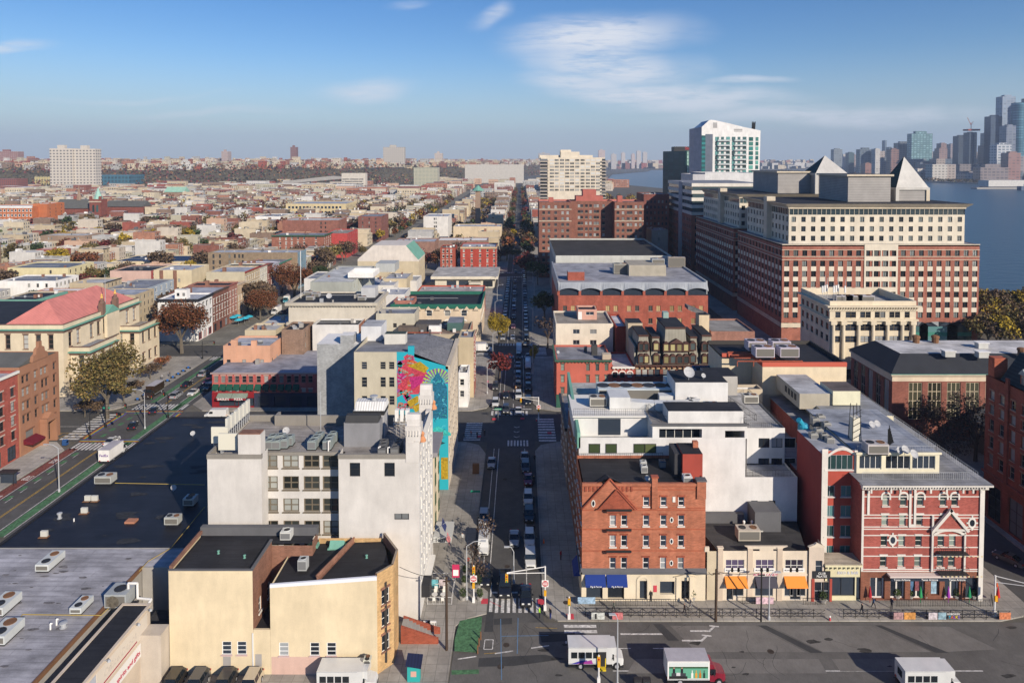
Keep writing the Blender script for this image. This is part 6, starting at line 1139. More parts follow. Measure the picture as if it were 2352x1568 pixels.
  if base:q=MB();q.box(a+.2,b-.2,yf+.2,yf+w-.2,zr,z0-.02,LV);q.box(a-.3,b+.3,yf-.3,yf+w+.3,z0-.9,z0-.01,P_);q.box(a-.3,a+1,yf-.3,yf+1,zr,z0-.9,P_);q.box(b-1,b+.3,yf-.3,yf+1,zr,z0-.9,LB);q.build('pyramid_base',r)
 pyr(2052,2126,2088,266,431,360,'large white pyramid on the largest office roof');pyr(1868,1940,1904,306,398,357,'smaller white pyramid behind the first plant room')
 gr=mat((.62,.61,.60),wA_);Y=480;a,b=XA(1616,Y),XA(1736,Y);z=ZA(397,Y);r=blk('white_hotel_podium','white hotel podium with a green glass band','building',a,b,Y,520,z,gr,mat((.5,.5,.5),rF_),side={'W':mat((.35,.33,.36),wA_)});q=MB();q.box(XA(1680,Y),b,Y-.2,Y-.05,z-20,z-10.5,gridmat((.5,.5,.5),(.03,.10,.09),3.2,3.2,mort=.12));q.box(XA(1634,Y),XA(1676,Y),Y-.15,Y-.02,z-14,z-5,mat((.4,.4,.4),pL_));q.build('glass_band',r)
 a2=XA(1588,Y);blk('white_hotel_wing','low white wing left of the hotel podium','building',a2,a,Y,515,z-1,mat((.5,.49,.5),wA_),GYR)
 Y=620;U2=lambda s:(2740+s/4.9)/1.7415;V2=lambda s:(440+s/4.9)/1.7415;X=lambda s:XA(U2(s),Y);Z=lambda s:ZA(V2(s),Y);r=thing('white_tower',(X(800),635,0),'tall white residential tower with balconies and a slanting roofline','tower');WT=mat((.74,.72,.69),wA_)
 prof=[(X(290),0),(X(1400),0),(X(1432),Z(405)),(X(1100),Z(335)),(X(820),Z(265)),(X(530),Z(200)),(X(470),Z(195)),(X(430),Z(205)),(X(290),Z(335))]
 q=MB();q.extr(prof,'y',Y,Y+26,WT);q.build('tower_body',r);q=MB();xl=X(187)-8;q.prism([(X(290),Y-.02),(X(290),Y+26),(X(187),Y+26),(X(187),Y+9)],0,Z(350),mat((.42,.40,.43),wA_));q.poly([(X(290),Y,Z(335)),(X(430),Y,Z(205)),(X(400),Y+20,Z(215)),(X(187),Y+9,Z(350))],mat((.12,.2,.32),pL_,.3));q.build('side_wing',r)  # left facet's shade is painted in: a greyer copy of the tower white
 sx=[(555,590),(595,625),(670,722),(768,838),(878,912),(918,945),(990,1042),(1088,1158)];tl=glass(dark=(.03,.06,.06),blind=(.12,.3,.28),share=.4)
 for k in range(9):
  zt_,zb=Z(528+k*92),Z(528+k*92+80)
  for s0,s1 in sx:q=MB();q.box(X(s0),X(s1),Y-.25,Y-.05,zb,zt_,tl);q.build('window',r)
  for s0,s1 in((1208,1288),(1338,1392)):q=MB();q.box(X(s0),X(s1),Y-.25,Y-.05,zb,zt_-.3,glass(dark=(.02,.10,.09),blind=(.12,.36,.3),share=.5));q.build('window',r)
  for s0,s1 in((595,840),(918,1160)):q=MB();q.box(X(s0),X(s1),Y-1.9,Y-.26,zb-.3,zb,WT);q.box(X(s0),X(s1),Y-1.9,Y-1.8,zb,zb+1.1,mat((.4,.45,.45),pL_,.3));q.build('balcony',r)
 q=MB();q.box(X(290),X(362),Y-.3,Y-.05,0,Z(500),gridmat((.02,.09,.09),(.02,.14,.14),30,4,rough=.2));q.box(X(362),X(505),Y-.2,Y-.05,0,Z(475),mat((.13,.15,.19),wA_));q.build('glass_corner',r)
 q=MB();q.box(X(510),X(588),Y-.1,Y-.02,Z(355),Z(248),mat((.4,.39,.38),'louvre'));q.box(X(915),X(1078),Y-.1,Y-.02,Z(395),Z(375),mat((.3,.29,.28),pL_));q.box(X(915),X(1078),Y-.1,Y-.02,Z(425),Z(408),mat((.3,.29,.28),pL_));q.build('louvre',r)
 q=MB()
 for k in range(5):q.tube((X(1285+k*14),Y+3,Z(390)),(X(1290+k*15),Y+3,Z(225+k%2*20)),.35,IRON,5)
 q.build('antenna',r)
 Y=700;r=thing('green_glass_tower',(XA(1560,Y),715,0),'dark green glass office tower with a sunlit face painted paler','tower');z=ZA(347,Y);q=MB();c=[(XA(1572,Y),Y),(XA(1595,Y),Y+4),(XA(1595,Y),Y+34),(XA(1528,712),Y+30)]
 q.prism(c,0,z,gridmat((.01,.07,.075),(.01,.05,.06),3,3.6,mort=.1,rough=.15),BKR);q.build('tower_body',r);q=MB();q.prism([(XA(1574,Y),Y-.3),(XA(1594,Y),Y+3.2),(XA(1594,Y),Y+3.6),(XA(1574,Y),Y+.1)],0,z,gridmat((.10,.17,.15),(.22,.33,.29),3,3.6,mort=.15,rough=.2));q.build('painted_lit_face',r)  # thin paler slab puts the sunlight on this face into the glass colour
 q=MB();q.box(XA(1545,712),XA(1590,712),712,725,z,ZA(337,712),DARKM);q.build('plant_box',r);text(r,'Stevens',(XA(1584,Y),Y-.5,ZA(341,Y)),4.2,mat((.5,.05,.06),pL_))
offices()
# ---------------------------------------------------------------- left hand side
U2=lambda s:459.4+.3043*s
V2=lambda s:631.6+.3043*s
WN=S('n1',r=2,fr=mat((.2,.18,.15),pL_),gl=glass(dark=(.02,.022,.025),blind=(.35,.35,.33),share=.35));WNT=S('n2',r=2,fr=TRIM,sill=TRIM,head=TRIM,gl=WN['gl'])
RP_=random.Random(6)
def pb(name,lab,pl,pr,pt,Y,dep,wall,roof=GYR,rws=None,ws=(),we=0,wwd=1.1,hh=1.7,side=None,**k):
 """box building from picture columns pl..pr, picture row of its top pt and depth Y; ws: window columns on the front"""
 x0,x1=XA(pl,Y),XA(pr,Y);h=ZA(pt,Y);st_=k.pop('st',WN);W_=[]
 fl=[(z,hh)for z in([h-2.9-i*3.15 for i in range(int((h-1.5)/3.15))]if rws is None else rws)]
 if ws:W_.append(('S',[XA(p,Y)-x0 for p in ws],fl,wwd,st_))
 if we:W_.append(('E',ev(we,0,dep),fl,wwd,st_))
 if k.pop('ww',0):W_.append(('W',ev(we or 4,0,dep),fl,wwd,st_))
 z0=h-k.get('par',.5);r=blk(name,lab,k.pop('cat','building'),x0,x1,Y,Y+dep,h,wall,roof,W_,side=side,**k)
 if roof and Y<700:
  for i in range(RP_.randrange(3,7)):
   q=MB();s=RP_.uniform(.4,1.3);x=RP_.uniform(x0+1,x1-2.4);y=RP_.uniform(Y+1,Y+dep-2);q.box(x,x+s,y,y+s*.8,z0-.1,z0+RP_.uniform(.4,1.5),RP_.choice([METAL,CONC,WHITE,LEAD,BRICKB]));q.build('roof_vent',r)
  q=MB();y=Y+dep*RP_.uniform(.3,.8);q.box(x0+.4,x0+(x1-x0)*RP_.uniform(.4,.95),y,y+.12,z0+.02,z0+.14,METAL);q.build('roof_pipe',r)
 return r
def mural_house():
 Y,yb=137,158;x0,xs_,x1=XA(813,Y),XA(911,Y),-14.4;h=ZA(808,Y);he=ZA(842,Y);T_=mat((.50,.45,.34),wA_);TE=mat((.02,.36,.44),pL_,.8)
 r=thing('mural_house',(-25,147,0),'five storey corner house with a bright teal and pink painted gable wall','building');m=MB();ops=[]
 for c in(866,878):pass
 cs=[(836,1),(879,1),(899,1)];rw=wr(Y,(831,848),(866,889),(909,930));rw+=[(rw[-1][0]-4.2,2),(rw[-1][0]-8.4,2),(rw[-1][0]-12.4,2)]
 o1=[(round(XA(c,Y)-x0-.55,3),round(z,3),1.1,round(hh,3))for c,_ in cs for z,hh in rw];fac(m,(x0,Y),0,xs_-x0,h,o1,T_)
 for o in o1:pW_(r,(x0+o[0]+.55,Y,o[1]),0,1.1,o[3],S('mh',r=3,fr=mat((.35,.32,.26),pL_),gl=GLD),True)
 m.poly([(x0,yb,0),(x0,Y,0),(x0,Y,h),(x0,yb,h)],T_);m.poly([(x1,yb,0),(x0,yb,0),(x0,yb,he),(x1,yb,he)],T_)
 eo=[(1.2+i*2.9,z,1.1,2.0)for i in range(7)for z in(5,8.6,12.2,15.8,19.4)];fac(m,(x1,Y),pi/2,yb-Y,he,eo,mat((.62,.54,.43),wA_),dep=.3)
 for o in eo:pW_(r,(x1,Y+o[0]+.55,o[1]),pi/2,1.1,2.0,S('me',r=2,fr=TRIM,sill=STONE,head=STONE))
 m.build(wA_,r)
 P=lambda u,v:(xs_+(x1-xs_)*u,v*h);q=MB();mw=MB();Xm=XA(951,Y)
 mo=[(1.0,ZA(889,Y),1.1,2.1),(1.0,ZA(849,Y),1.1,1.9)];fac(mw,(xs_,Y),0,Xm-xs_,h,[(round(a,3),round(b,3),c,d)for a,b,c,d in mo],TE);fac(mw,(Xm,Y),0,x1-Xm,he,[],TE)
 mw.poly([(Xm,Y,he),(x1,Y,he),(Xm,Y,h-1)],TE);mw.box(XA(937,Y),Xm,Y-.05,Y+.6,h-.6,h+1.1,TE);mw.build('painted_wall',r)
 for o in mo:pW_(r,(xs_+1.55,Y,o[1]),0,1.1,o[3],S('mm',r=4,fr=TRIM,gl=glass(dark=(.02,.02,.02),blind=(.6,.6,.58),share=.5)),True)
 RR=random.Random(5);C=[mat(c,'worn',.8)for c in((.55,.06,.09),(.60,.13,.05),(.50,.03,.18),(.45,.30,.02),(.30,.08,.30),(.05,.50,.46),(.02,.16,.26),(.40,.62,.08))]
 def fld(pts,c,k=0):q.poly([(xs_+a,Y-.01-.003*k,b)for a,b in pts],c)
 W_=x1-xs_;zz=lambda y:ZA(y,Y);xx=lambda p:XA(p,Y)-xs_
 fld([(.1,zz(905)),(xx(960),zz(905)),(xx(985),zz(872)),(xx(975),zz(840)),(xx(940),zz(822)),(.8,zz(828)),(.15,zz(850))],C[0])
 for i in range(46):
  a=RR.uniform(.15,xx(945));b=RR.uniform(zz(935),zz(818));t=RR.uniform(-.5,.7);w,hh=RR.uniform(.35,.9),RR.uniform(.3,.7)
  if 0.7<a<2.4 and(zz(891)<b<zz(864)or zz(852)<b<zz(828)):continue
  pts=[(a+cos(t)*u-sin(t)*v,b+sin(t)*u+cos(t)*v)for u,v in((-w,-hh),(w,-hh),(w*.9,hh),(-w*.8,hh))];pts=[(max(.05,p[0]),p[1])for p in pts];fld(pts,C[(0,1,2,0,4)[i%5]],1+i%3)
  fld([(p[0]*1.0+.1,p[1]+.35)for p in pts[:2]]+[(pts[1][0]+.1,pts[1][1]+.47),(pts[0][0]+.1,pts[0][1]+.47)],C[5],4)
 fld([(xx(935),zz(840)),(xx(975),zz(856)),(xx(985),zz(845)),(xx(965),zz(830))],C[3],5);fld([(xx(940),zz(866)),(xx(975),zz(862)),(xx(968),zz(880)),(xx(945),zz(895))],C[2],5)
 for i in range(3):fld([(xx(934+i*12),zz(922+i*12)),(xx(958+i*12),zz(908+i*12)),(xx(966+i*12),zz(920+i*12)),(xx(942+i*12),zz(935+i*12))],C[3],6)
 n=24;cx_,cz_=xx(1005),zz(880)
 for k in range(n):
  t=pi*(.0+k/n);r0,r1=1.4,3.0;f_=lambda rr,tt:(min(W_-.05,cx_+cos(tt)*rr),cz_+sin(tt)*rr);fld([f_(r0,t+.02),f_(r1,t),f_(r1,t+.11),f_(r0,t+.08)],C[7]if k%2 else C[4],5)
 fld([(cx_-1.9,zz(960)),(cx_+1.9,zz(960)),(cx_+1.9,zz(890)),(cx_,zz(852)),(cx_-1.9,zz(890))],C[6],6)
 for k in range(60):
  a=cx_+RR.uniform(-2.2,2.3);b=RR.uniform(zz(1010),zz(868));t=RR.uniform(0,pi);L_=RR.uniform(.25,.6);a=min(a,W_-.8)
  for j in range(4):t2=t+j*.55;fld([(a+cos(t2)*L_,b+sin(t2)*L_),(a+cos(t2+.55)*L_,b+sin(t2+.55)*L_),(a+cos(t2+.55)*(L_-.12),b+sin(t2+.55)*(L_-.12)),(a+cos(t2)*(L_-.12),b+sin(t2)*(L_-.12))],(C[5],mat((.1,.5,.6),pL_),mat((.01,.10,.2),pL_))[k%3],8)
 fld([(cx_-2.6,zz(1000)),(cx_+2.6,zz(1000)),(cx_+2.6,zz(994)),(cx_,zz(978)),(cx_-2.6,zz(994))],C[5],9);fld([(cx_-1.2,zz(1016)),(cx_,zz(1010)),(cx_+1.5,zz(1017)),(cx_,zz(1023))],mat((.01,.06,.07),pL_),9)
 fld([(xx(1012),zz(1100)),(W_-.05,zz(1100)),(W_-.05,zz(1050)),(xx(1012),zz(1050))],C[3],6);q.build('mural_paint',r)['kind']='stuff'
 q=MB();q.poly([(x0,Y,h),(xs_,Y,h),(Xm,Y,h-.3),(Xm,yb,ZA(768,yb)+.2),(x0,yb,h-2)],mat((.27,.27,.28),rF_));q.poly([(Xm,Y,h-.3),(x1,Y,he),(x1,yb,he-.4),(Xm,yb,ZA(768,yb)+.2)],mat((.22,.22,.23),'worn'));q.build(rF_,r)
 q=MB();q.box(XA(832,150),XA(878,150),149,155,h-1,h+2.2,mat((.62,.62,.62),wA_),mat((.5,.5,.5),rF_));q.box(XA(884,146),XA(932,146),145.6,148,h-1,h+1.4,mat((.6,.58,.52),wA_),mat((.05,.07,.06),rI_));q.box(x1-.5,x1+.4,Y,yb,he-.5,he+.25,STONE);q.build('skylight_house',r)
 G_=mat((.36,.37,.37),bR_);r=thing('block_house',(-44,154,0),'grey concrete block building with a stepped top, half in shadow','building');Yb=149;a,b=XA(728,Yb),XA(826,Yb);q=MB();q.box(a,b,Yb,158,0,ZA(790,Yb),G_,WHITE,skip='B');q.box(XA(782,Yb),XA(812,Yb),Yb-.02,152,ZA(790,Yb)-.1,ZA(770,Yb),G_,WHITE);q.build(wA_,r)
 r=thing('bay_house',(-19,120,0),'narrow stone bay fronted house beside the pale tower','house');q=MB();st_=mat((.60,.52,.38),wA_);q.box(-27,-15.6,113.2,122,0,18,st_,mat((.2,.19,.2),rF_),skip='B');q.box(-15.6,-14.3,114,116.6,3.8,17.2,st_);q.box(-15.6,-14.3,118.4,121,3.8,17.2,st_);q.box(-16,-13.7,113.2,122,17.2,17.9,mat((.25,.24,.25),wA_));q.build(wA_,r)
 for yy in(115.3,119.7):
  for z in(5,8.3,11.6,14.6):pW_(r,(-14.28,yy,z),pi/2,1.1,1.9,S('bw',r=2,fr=mat((.05,.1,.05),pL_),dep=-.02,gl=WN['gl']));pW_(r,(-15,yy-1.32,z),0,.8,1.9,S('bw',r=2,fr=mat((.05,.1,.05),pL_),dep=-.02,gl=WN['gl']))
 text(r,'HOTEL',(-12.6,112.0,3.9),.8,DARKM);pB_(r,'canopy',-14.3,-11.3,112.1,117,3.5,4.4,mat((.5,.5,.47),pL_))
 blk('set_back_house','low dark roofed house set back below the mural','house',-30,-16.5,122,136.8,12,mat((.3,.26,.22),bR_),BKR)
mural_house()
def city_hall():
 C=mat((.66,.56,.40),wA_);BR=mat((.20,.12,.09),wA_);PINK=mat((.62,.22,.19),rI_,.85);cw=S('chw',r=3,fr=mat((.16,.10,.08),pL_),head=BR,hh=.35,sill=BR,gl=glass(dark=(.02,.022,.022),blind=(.45,.45,.42),share=.4),dep=.3,b=.14)
 r=thing('city_hall',(-150,210,0),'grand cream hall with a pink hipped roof and green copper cornice','civic hall');m=MB()
 def bl(x0,x1,y0,y1,h,ze,we,zs,ws,par=.7):
  for s,L_,p,rt,nn,zz in(('E',y1-y0,(x1,y0),pi/2,we,ze),('S',x1-x0,(x0,y0),0,ws,zs)):
   ops=[(round(c-.75,3),z,1.5,hh)for c in nn for z,hh in zz];fac(m,p,rt,L_,h,ops,C)
   for o in ops:pW_(r,(p[0]+cos(rt)*(o[0]+.75),p[1]+sin(rt)*(o[0]+.75),o[1]),rt,1.5,o[3],cw,True)
  m.poly([(x0,y1,0),(x0,y0,0),(x0,y0,h),(x0,y1,h)],C);m.poly([(x1,y1,0),(x0,y1,0),(x0,y1,h),(x1,y1,h)],C)
 L3=[(1.5,2.6),(5.6,3.2),(13.6,4.0)];bl(-176,-127.5,191,229,19.2,L3,[3,6.5,12.6,16,19,22,25.4,31,35],L3,[2,6,10,14.5,19,23,28,33,38,41.5,45])
 L2=[(1.4,2.6),(5.4,3.3),(9.0-.1,0)];L2=[(1.4,2.8),(7.6,3.6)]
 bl(-130,-121.9,193.6,206.6,12.2,L2,[2.4,6.5,10.6],L2,[2,5.8]);bl(-129.6,-121.5,218,230,12.2,L2,[2.4,6,9.6],L2,[2,5.8]);m.build(wA_,r)
 q=MB()
 for(x0,x1,y0,y1,z)in((-176,-127.5,191,229,19.2),(-130,-121.9,193.6,206.6,12.2),(-129.6,-121.5,218,230,12.2)):
  q.box(x0,x1+.9,y0-.9,y0-.003,z-.25,z,COPG);q.box(x1+.003,x1+.9,y0,y1,z-.25,z,COPG);q.box(x0,x1+.25,y0-.25,y0-.003,z-1,z-.26,BR);q.box(x1+.003,x1+.25,y0,y1,z-1,z-.26,BR)
  q.box(x0,x1,y0,y0+.4,z,z+1.1,C);q.box(x1-.4,x1,y0+.4,y1,z,z+1.1,C);q.box(x0,x1+.05,y0-.05,y0+.45,z+1.1,z+1.3,BR);q.box(x1-.45,x1+.05,y0+.45,y1,z+1.1,z+1.3,BR)
 q.build('cornice',r)
 q=MB();a,b,c,d,e=-145,-128.2,192,228.5,19.9;xm=-136.6;zr=26.0;y0,y1=198,221
 q.poly([(a,c,e),(b,c,e),(xm,y0,zr)],PINK);q.poly([(b,c,e),(b,d,e),(xm,y1,zr),(xm,y0,zr)],PINK);q.poly([(b,d,e),(a,d,e),(xm,y1,zr)],PINK);q.poly([(a,d,e),(a,c,e),(xm,y0,zr),(xm,y1,zr)],PINK);q.poly([(-176,191.5,19.3),(-128,191.5,19.3),(-128,228.6,19.3),(-176,228.6,19.3)],BKR)
 q.build(rF_,r);q=MB();q.poly([(-129.6,194,12.3),(-122.3,194,12.3),(-122.3,206.5,12.3),(-129.6,206.5,12.3)],GYR);q.poly([(-129.2,218.4,12.3),(-121.9,218.4,12.3),(-121.9,229.6,12.3),(-129.2,229.6,12.3)],TANROOF);q.build(rF_,r)
 q=MB();q.extr([(209,19.3),(216,19.3),(212.5,21.6)],'x',-128.4,-126.3,COPG);q.box(-127.2,-126.3,209.3,215.7,12,19.2,C);q.build('pediment',r)
 for yy in(208.2,215):q=MB();q.box(-128.3,-126.9,yy,yy+1.5,19,22.8,BR);q.lathe((-127.6,yy+.75,22.8),[(.9,0),(.9,.3),(.5,.5),(.6,1),(.2,1.3)],BR,8);q.lathe((-127.6,yy+.75,24.1),[(.1,0),(.45,.3),(.2,.8),(.35,1.1),(.05,1.5)],mat((.7,.45,.12),pL_,.4),6);q.build('turret',r)
 q=MB();q.tube((-128.6,212.4,21),(-128.6,212.4,31),.08,METAL);q.build('flagpole',r)
 BS=mat((.34,.17,.10),wA_);g=S('gb',r=2,fr=mat((.2,.12,.08),pL_),gl=WN['gl'],head=mat((.2,.1,.06),pL_));r=thing('gabled_brownstone',(-116,159,0),'ornate brownstone building with a stepped gable and arched doorway','building');x1,y0,y1,h=-111.3,152.2,165.2,20.2
 m=MB();ops=[(c,z,.95,1.9)for c in(.7,2.1,4.6,6.9,8.2,10.9)for z in(7.2,10.2,13.3)]+[(c,16.3,.95,1.7)for c in(.7,2.1,4.6,6.6,7.9,10.9)]+[(1.6,2.0,2.6,3.2),(7.3,.3,2.4,4.2),(10.6,4,1,1.8)];fac(m,(x1,y0),pi/2,y1-y0,h,ops,BS);m.box(-128,x1-.35,y0,y1,0,h,BS,skip='EBT');m.poly([(x1-.35,y0,0),(x1,y0,0),(x1,y0,h),(x1-.35,y0,h)],BS);m.poly([(x1,y1,0),(x1-.35,y1,0),(x1-.35,y1,h),(x1,y1,h)],BS);m.build(wA_,r)
 for o in ops:pW_(r,(x1,y0+o[0]+o[2]/2,o[1]),pi/2,o[2],o[3],g,True)
 q=MB();gy=158.8;q.extr([(gy-2.6,h),(gy+2.6,h),(gy+2.3,h+1.2),(gy+1.5,h+1.6),(gy+1.3,h+2.6),(gy+.5,h+3.0),(gy+.45,h+4.2),(gy-.45,h+4.2),(gy-.5,h+3.0),(gy-1.3,h+2.6),(gy-1.5,h+1.6),(gy-2.3,h+1.2)],'x',x1-.5,x1+.2,BS);q.build('stepped_gable',r)
 q=MB();q.box(x1+.003,x1+1.6,158.4,158.9,0,5.4,BS);q.box(x1+.003,x1+1.6,161.6,162.1,0,5.4,BS);q.box(x1+.003,x1+1.7,158.3,162.2,5.4,6.3,BS);q.extr([(158.9,6.3),(161.6,6.3),(160.2,7.3)],'x',x1+.003,x1+1.5,BS);q.build('portal',r);q=MB();q.extr([(x1+.003,3.6),(x1+2.2,2.8),(x1+2.2,2.5),(x1+.003,2.5)],'y',153,157,mat((.13,.01,.02),pL_));q.build('awning',r)
 q=MB();q.extr([(y0,h-.2),(y1,h-.2),((y0+y1)/2,h+1.6)],'x',-128,x1-.6,mat((.13,.13,.12),rI_));q.build(rF_,r)
 blk('red_brick_row','red brick house with a white cornice at the left frame edge','house',-126,-111.5,139,152,19.6,mat((.36,.09,.065),bR_),SILVER,[('E',ev(4,0,13),[(4.8+i*3.2,2.0)for i in range(4)],1.15,S('rr',r=2,fr=TRIMD,gl=WN['gl'],head=mat((.5,.4,.33),pL_),sill=mat((.5,.4,.33),pL_))),('E',ev(3,0,13),[(.4,3.2)],2.6,S('rd',c=3,r=2,fr=DARKM,gl=GLD))],cor=(TRIM,.5,.5,'E'),near=True)
 wc=S('wcw',r=2,fr=DARKM,head=mat((.06,.06,.06),pL_),gl=WN['gl'],hh=.3)
 blk('white_corner_house','white four storey corner house with black window hoods','house',-132.5,-118,250,262,15.6,WHITE,SILVER,[('S',[2.0,5.4,8.9,12.4],[(4.6,1.8),(8,1.8),(11.6,1.8)],1.1,wc),('E',ev(4,0,12),[(4.6,1.8),(8,1.8),(11.6,1.8)],1.1,wc),('E',ev(3,0,12),[(.3,2.8)],3,S('wcs',c=2,fr=mat((.5,.1,.1),pL_)))],cor=(DARKM,.7,.7,'SE'),near=True)
 q=blk('roof_cabin','small white rooftop cabin with two windows on the white corner house','roof cabin',-127.5,-123,252.5,255,18.6,WHITE,GYR,[('S',[1.2,3.3],[(16.2,1.2)],1,S('rc',fr=TRIMD))],z0=15.2,par=.1)
 y=262.1
 for i,(w,h,c,n,lab)in enumerate(((14.6,15.6,(.20,.085,.06),6,'dark brown brick row house beyond the white corner'),(8.3,15.8,(.36,.17,.13),3,'dusty salmon brick row house'),(7.8,14.8,(.60,.42,.27),3,'peach row house with low cornice'),(17,18.6,(.55,.42,.26),7,'long tan apartment house with a red cornice'),(9,18.4,(.66,.62,.50),4,'cream house with stacked bay windows'),(6.5,17.6,(.26,.09,.07),2,'slim dark red brick house with green awning'),(9,17,(.52,.50,.60),3,'lilac grey house with white windows'),(22,16,(.40,.22,.16),6,'long orange brown brick house half hidden by the rust tree'))):
  rt=blk('row_house',lab,'house',-134.5,-118,y,y+w,h,mat(c,bR_),R.choice([GYR,SILVER,BKR]),[('E',ev(n,0,w),[(4.4+k*3.3,1.9)for k in range(int((h-5)/3.3))],1.05,WNT),('E',ev(max(1,n//2),0,w),[(.3,2.9)],2.3,S('rd2',c=2,fr=DARKM,gl=GLD))],side={'S':mat((.50,.44,.31)if i==3 else c,wA_)},cor=(mat(((.08,.06,.05),(.3,.1,.08),(.5,.4,.3),(.3,.04,.03),(.3,.1,.08),(.1,.05,.04),(.4,.4,.42),(.05,.2,.14))[i],pL_),.5,.45,'E'),near=i<5,group='houses along the west avenue');pB_(rt,'chimney',-128,-126.8,y+1,y+2.4,h-.5,h+1.6,BRICKB);y+=w+.05
city_hall()
def newark_north():
 RP=mat((.46,.10,.085),bR_);Y=183;x0,x1=XA(486,Y),XA(815,Y);h=ZA(855,Y);r=thing('pizza_corner',(-65,190,0),'long coral red corner building with green awnings and a red pizzeria front','building');m=MB();ops=[];cols=[U2(s)for s in(117,171,222,275,329,379,438,496,553,611,668,725,778,830)]
 zr=[(ZA(V2(b),Y),ZA(V2(t),Y)-ZA(V2(b),Y))for t,b in((760,812),(858,884))]
 for c in cols:
  for z,hh in zr:ops.append((round(XA(c,Y)-x0-.55,3),round(z,3),1.15,round(hh,3)))
 z0=ZA(V2(888),Y);fac(m,(x0,Y),0,x1-x0,h,ops,RP,z0=z0);m.box(x0,x1,Y+.3,204,0,h-.02,RP,skip='SBT');m.poly([(x0,Y+.3,0),(x0,Y,0),(x0,Y,h),(x0,Y+.3,h)],RP);m.build(wA_,r)
 for o in ops:pW_(r,(x0+o[0]+.57,Y,o[1]),0,1.15,o[3],S('pz',r=2,fr=mat((.3,.25,.22),pL_),head=mat((.55,.35,.3),pL_),gl=WN['gl']),True)
 q=MB();dr=mat((.22,.01,.015),pL_);xa=XA(U2(405),Y);fac(q,(x0,Y-.2),0,xa-x0,z0,[(XA(U2(140),Y)-x0,.5,5.2,2.2),(XA(U2(258),Y)-x0,.5,5.2,2.2)],dr,dep=.3);q.poly([(x0,Y-.2,z0),(xa,Y-.2,z0),(xa,Y,z0+.3),(x0,Y,z0+.3)],dr);q.build('shopfront',r);q=MB();q.box(x0+.3,xa-.3,Y+.02,Y+.1,.3,3,GLD);q.build('shop_window',r)
 q=MB();fac(q,(xa,Y-.15),0,x1-xa,z0,[(1+i*4.4,.4,3,2.7)for i in range(int((x1-xa)/4.4))],mat((.03,.035,.06),pL_),dep=.3);q.box(xa,x1,Y+.18,Y+.2,.2,z0,GLD);q.build('shopfront',r)
 for s0,s1,t in((135,245,"BASILE'S"),(248,360,'PIZZA')):a,b=XA(U2(s0),Y),XA(U2(s1),Y);awning(r,a,b,Y-.21,3.1,4.0,1.5,mat((.25,.3,.24),rI_),.5,mat((.25,.02,.03),pL_));text(r,t,((a+b)/2,Y-1.74,2.85),.85,WHITE)
 g=mat((.01,.07,.045),pL_)
 for c in cols[:12]:awning(r,XA(c,Y)-.85,XA(c,Y)+.75,Y-.01,zr[1][0]+.9,zr[1][0]+2.2,.8,g,.1)
 q=MB();q.poly([(x0,Y-.1,h),(x1,Y-.1,h),(x1,204,h),(x0,204,h)],mat((.33,.33,.37),rF_));q.build(rF_,r);q=MB();q.box(x0-.3,x1,Y-.45,Y-.003,h-.35,h-.004,mat((.40,.30,.28),wA_));q.build('cornice',r);pB_(r,'chimney',XA(U2(415),190),XA(U2(440),190),190,191,h,h+1.4,CONC)
 OB=mat((.62,.34,.22),wA_);GB=mat((.50,.46,.38),wA_);WB=mat((.64,.62,.58),wA_);TB=mat((.53,.45,.31),wA_);BB=mat((.26,.17,.12),bR_);bl=BKR;sv=SILVER
 P=U2;Q=V2
 r=pb('peach_house','peach rendered house with a silver roof behind the pizzeria',P(175),P(530),Q(533),192.2,11,OB,sv,ws=[P(214),P(331),P(466)],rws=[8.6,5],we=3,cat='house');pB_(r,'chimney',XA(P(232),192),XA(P(276),192),192.15,193,10,15.8,OB);pB_(r,'chimney',XA(P(383),192),XA(P(422),192),192.15,193,10,15.6,OB)
 pb('brown_brick_house','blind brown brick house right of the peach house',P(617),P(780),Q(412),200,10,BB,bl,we=2,cat='house');pb('tan_low_house','low tan graffitied house near the avenue',P(340),P(574),Q(415),207,9,TB,mat((.5,.5,.5),rF_));pb('small_brick_house','small brick house with one white window',P(782),P(912),Q(395),208,8,BB,sv,ws=[P(868)],st=WNT,we=2);pb('grey_roof_house','flat house with a broad pale grey roof near the avenue',P(420),P(840),Q(385),214,16,TB,sv)
 pb('white_gable_house','white walled house with a black pitched roof',P(850),P(1200),Q(375),205,8,WB,bl,side={'E':mat((.33,.15,.1),bR_)},we=2);pb('white_penthouse','small white rooftop house with grey roof',P(1225),P(1325),Q(430),196,8,WB,mat((.45,.5,.55),rF_));pb('olive_tan_house','tan rendered house with three small windows',P(1330),P(1622),Q(290),205,9,mat((.50,.46,.36),wA_),GYR,ws=[P(1472),P(1540)],rws=[16.2,10.5],we=2,hh=1.3)
 r=pb('stone_bank','broad pale stone bank with a black roof',P(672),P(1320),Q(207),213,18,mat((.57,.52,.43),wA_),bl,we=6,hh=2.2,ww=1,cor=(mat((.50,.45,.36),wA_),.9,.9,'SEW'));x0=XA(P(672),213);q=MB();q.box(x0-.5,XA(P(1320),213)+.5,212.2,212.997,15.2,16,mat((.50,.45,.36),wA_));q.build('cornice',r);pB_(r,'stair_tower',XA(P(1225),224),XA(P(1330),224),223,228,20,24.8,mat((.5,.5,.5),wA_))
 for i,(s,t)in enumerate(((822,150),(878,160),(835,185),(1215,165),(1225,188),(1280,160))):p=G(P(s),Q(t)+4,21);hvac(p[0],p[1],21,2.4,2,1.8,('first','second','third','fourth','fifth','sixth')[i]+' unit from the west on the black bank roof',(.42,.42,.42),'units on the bank roof')
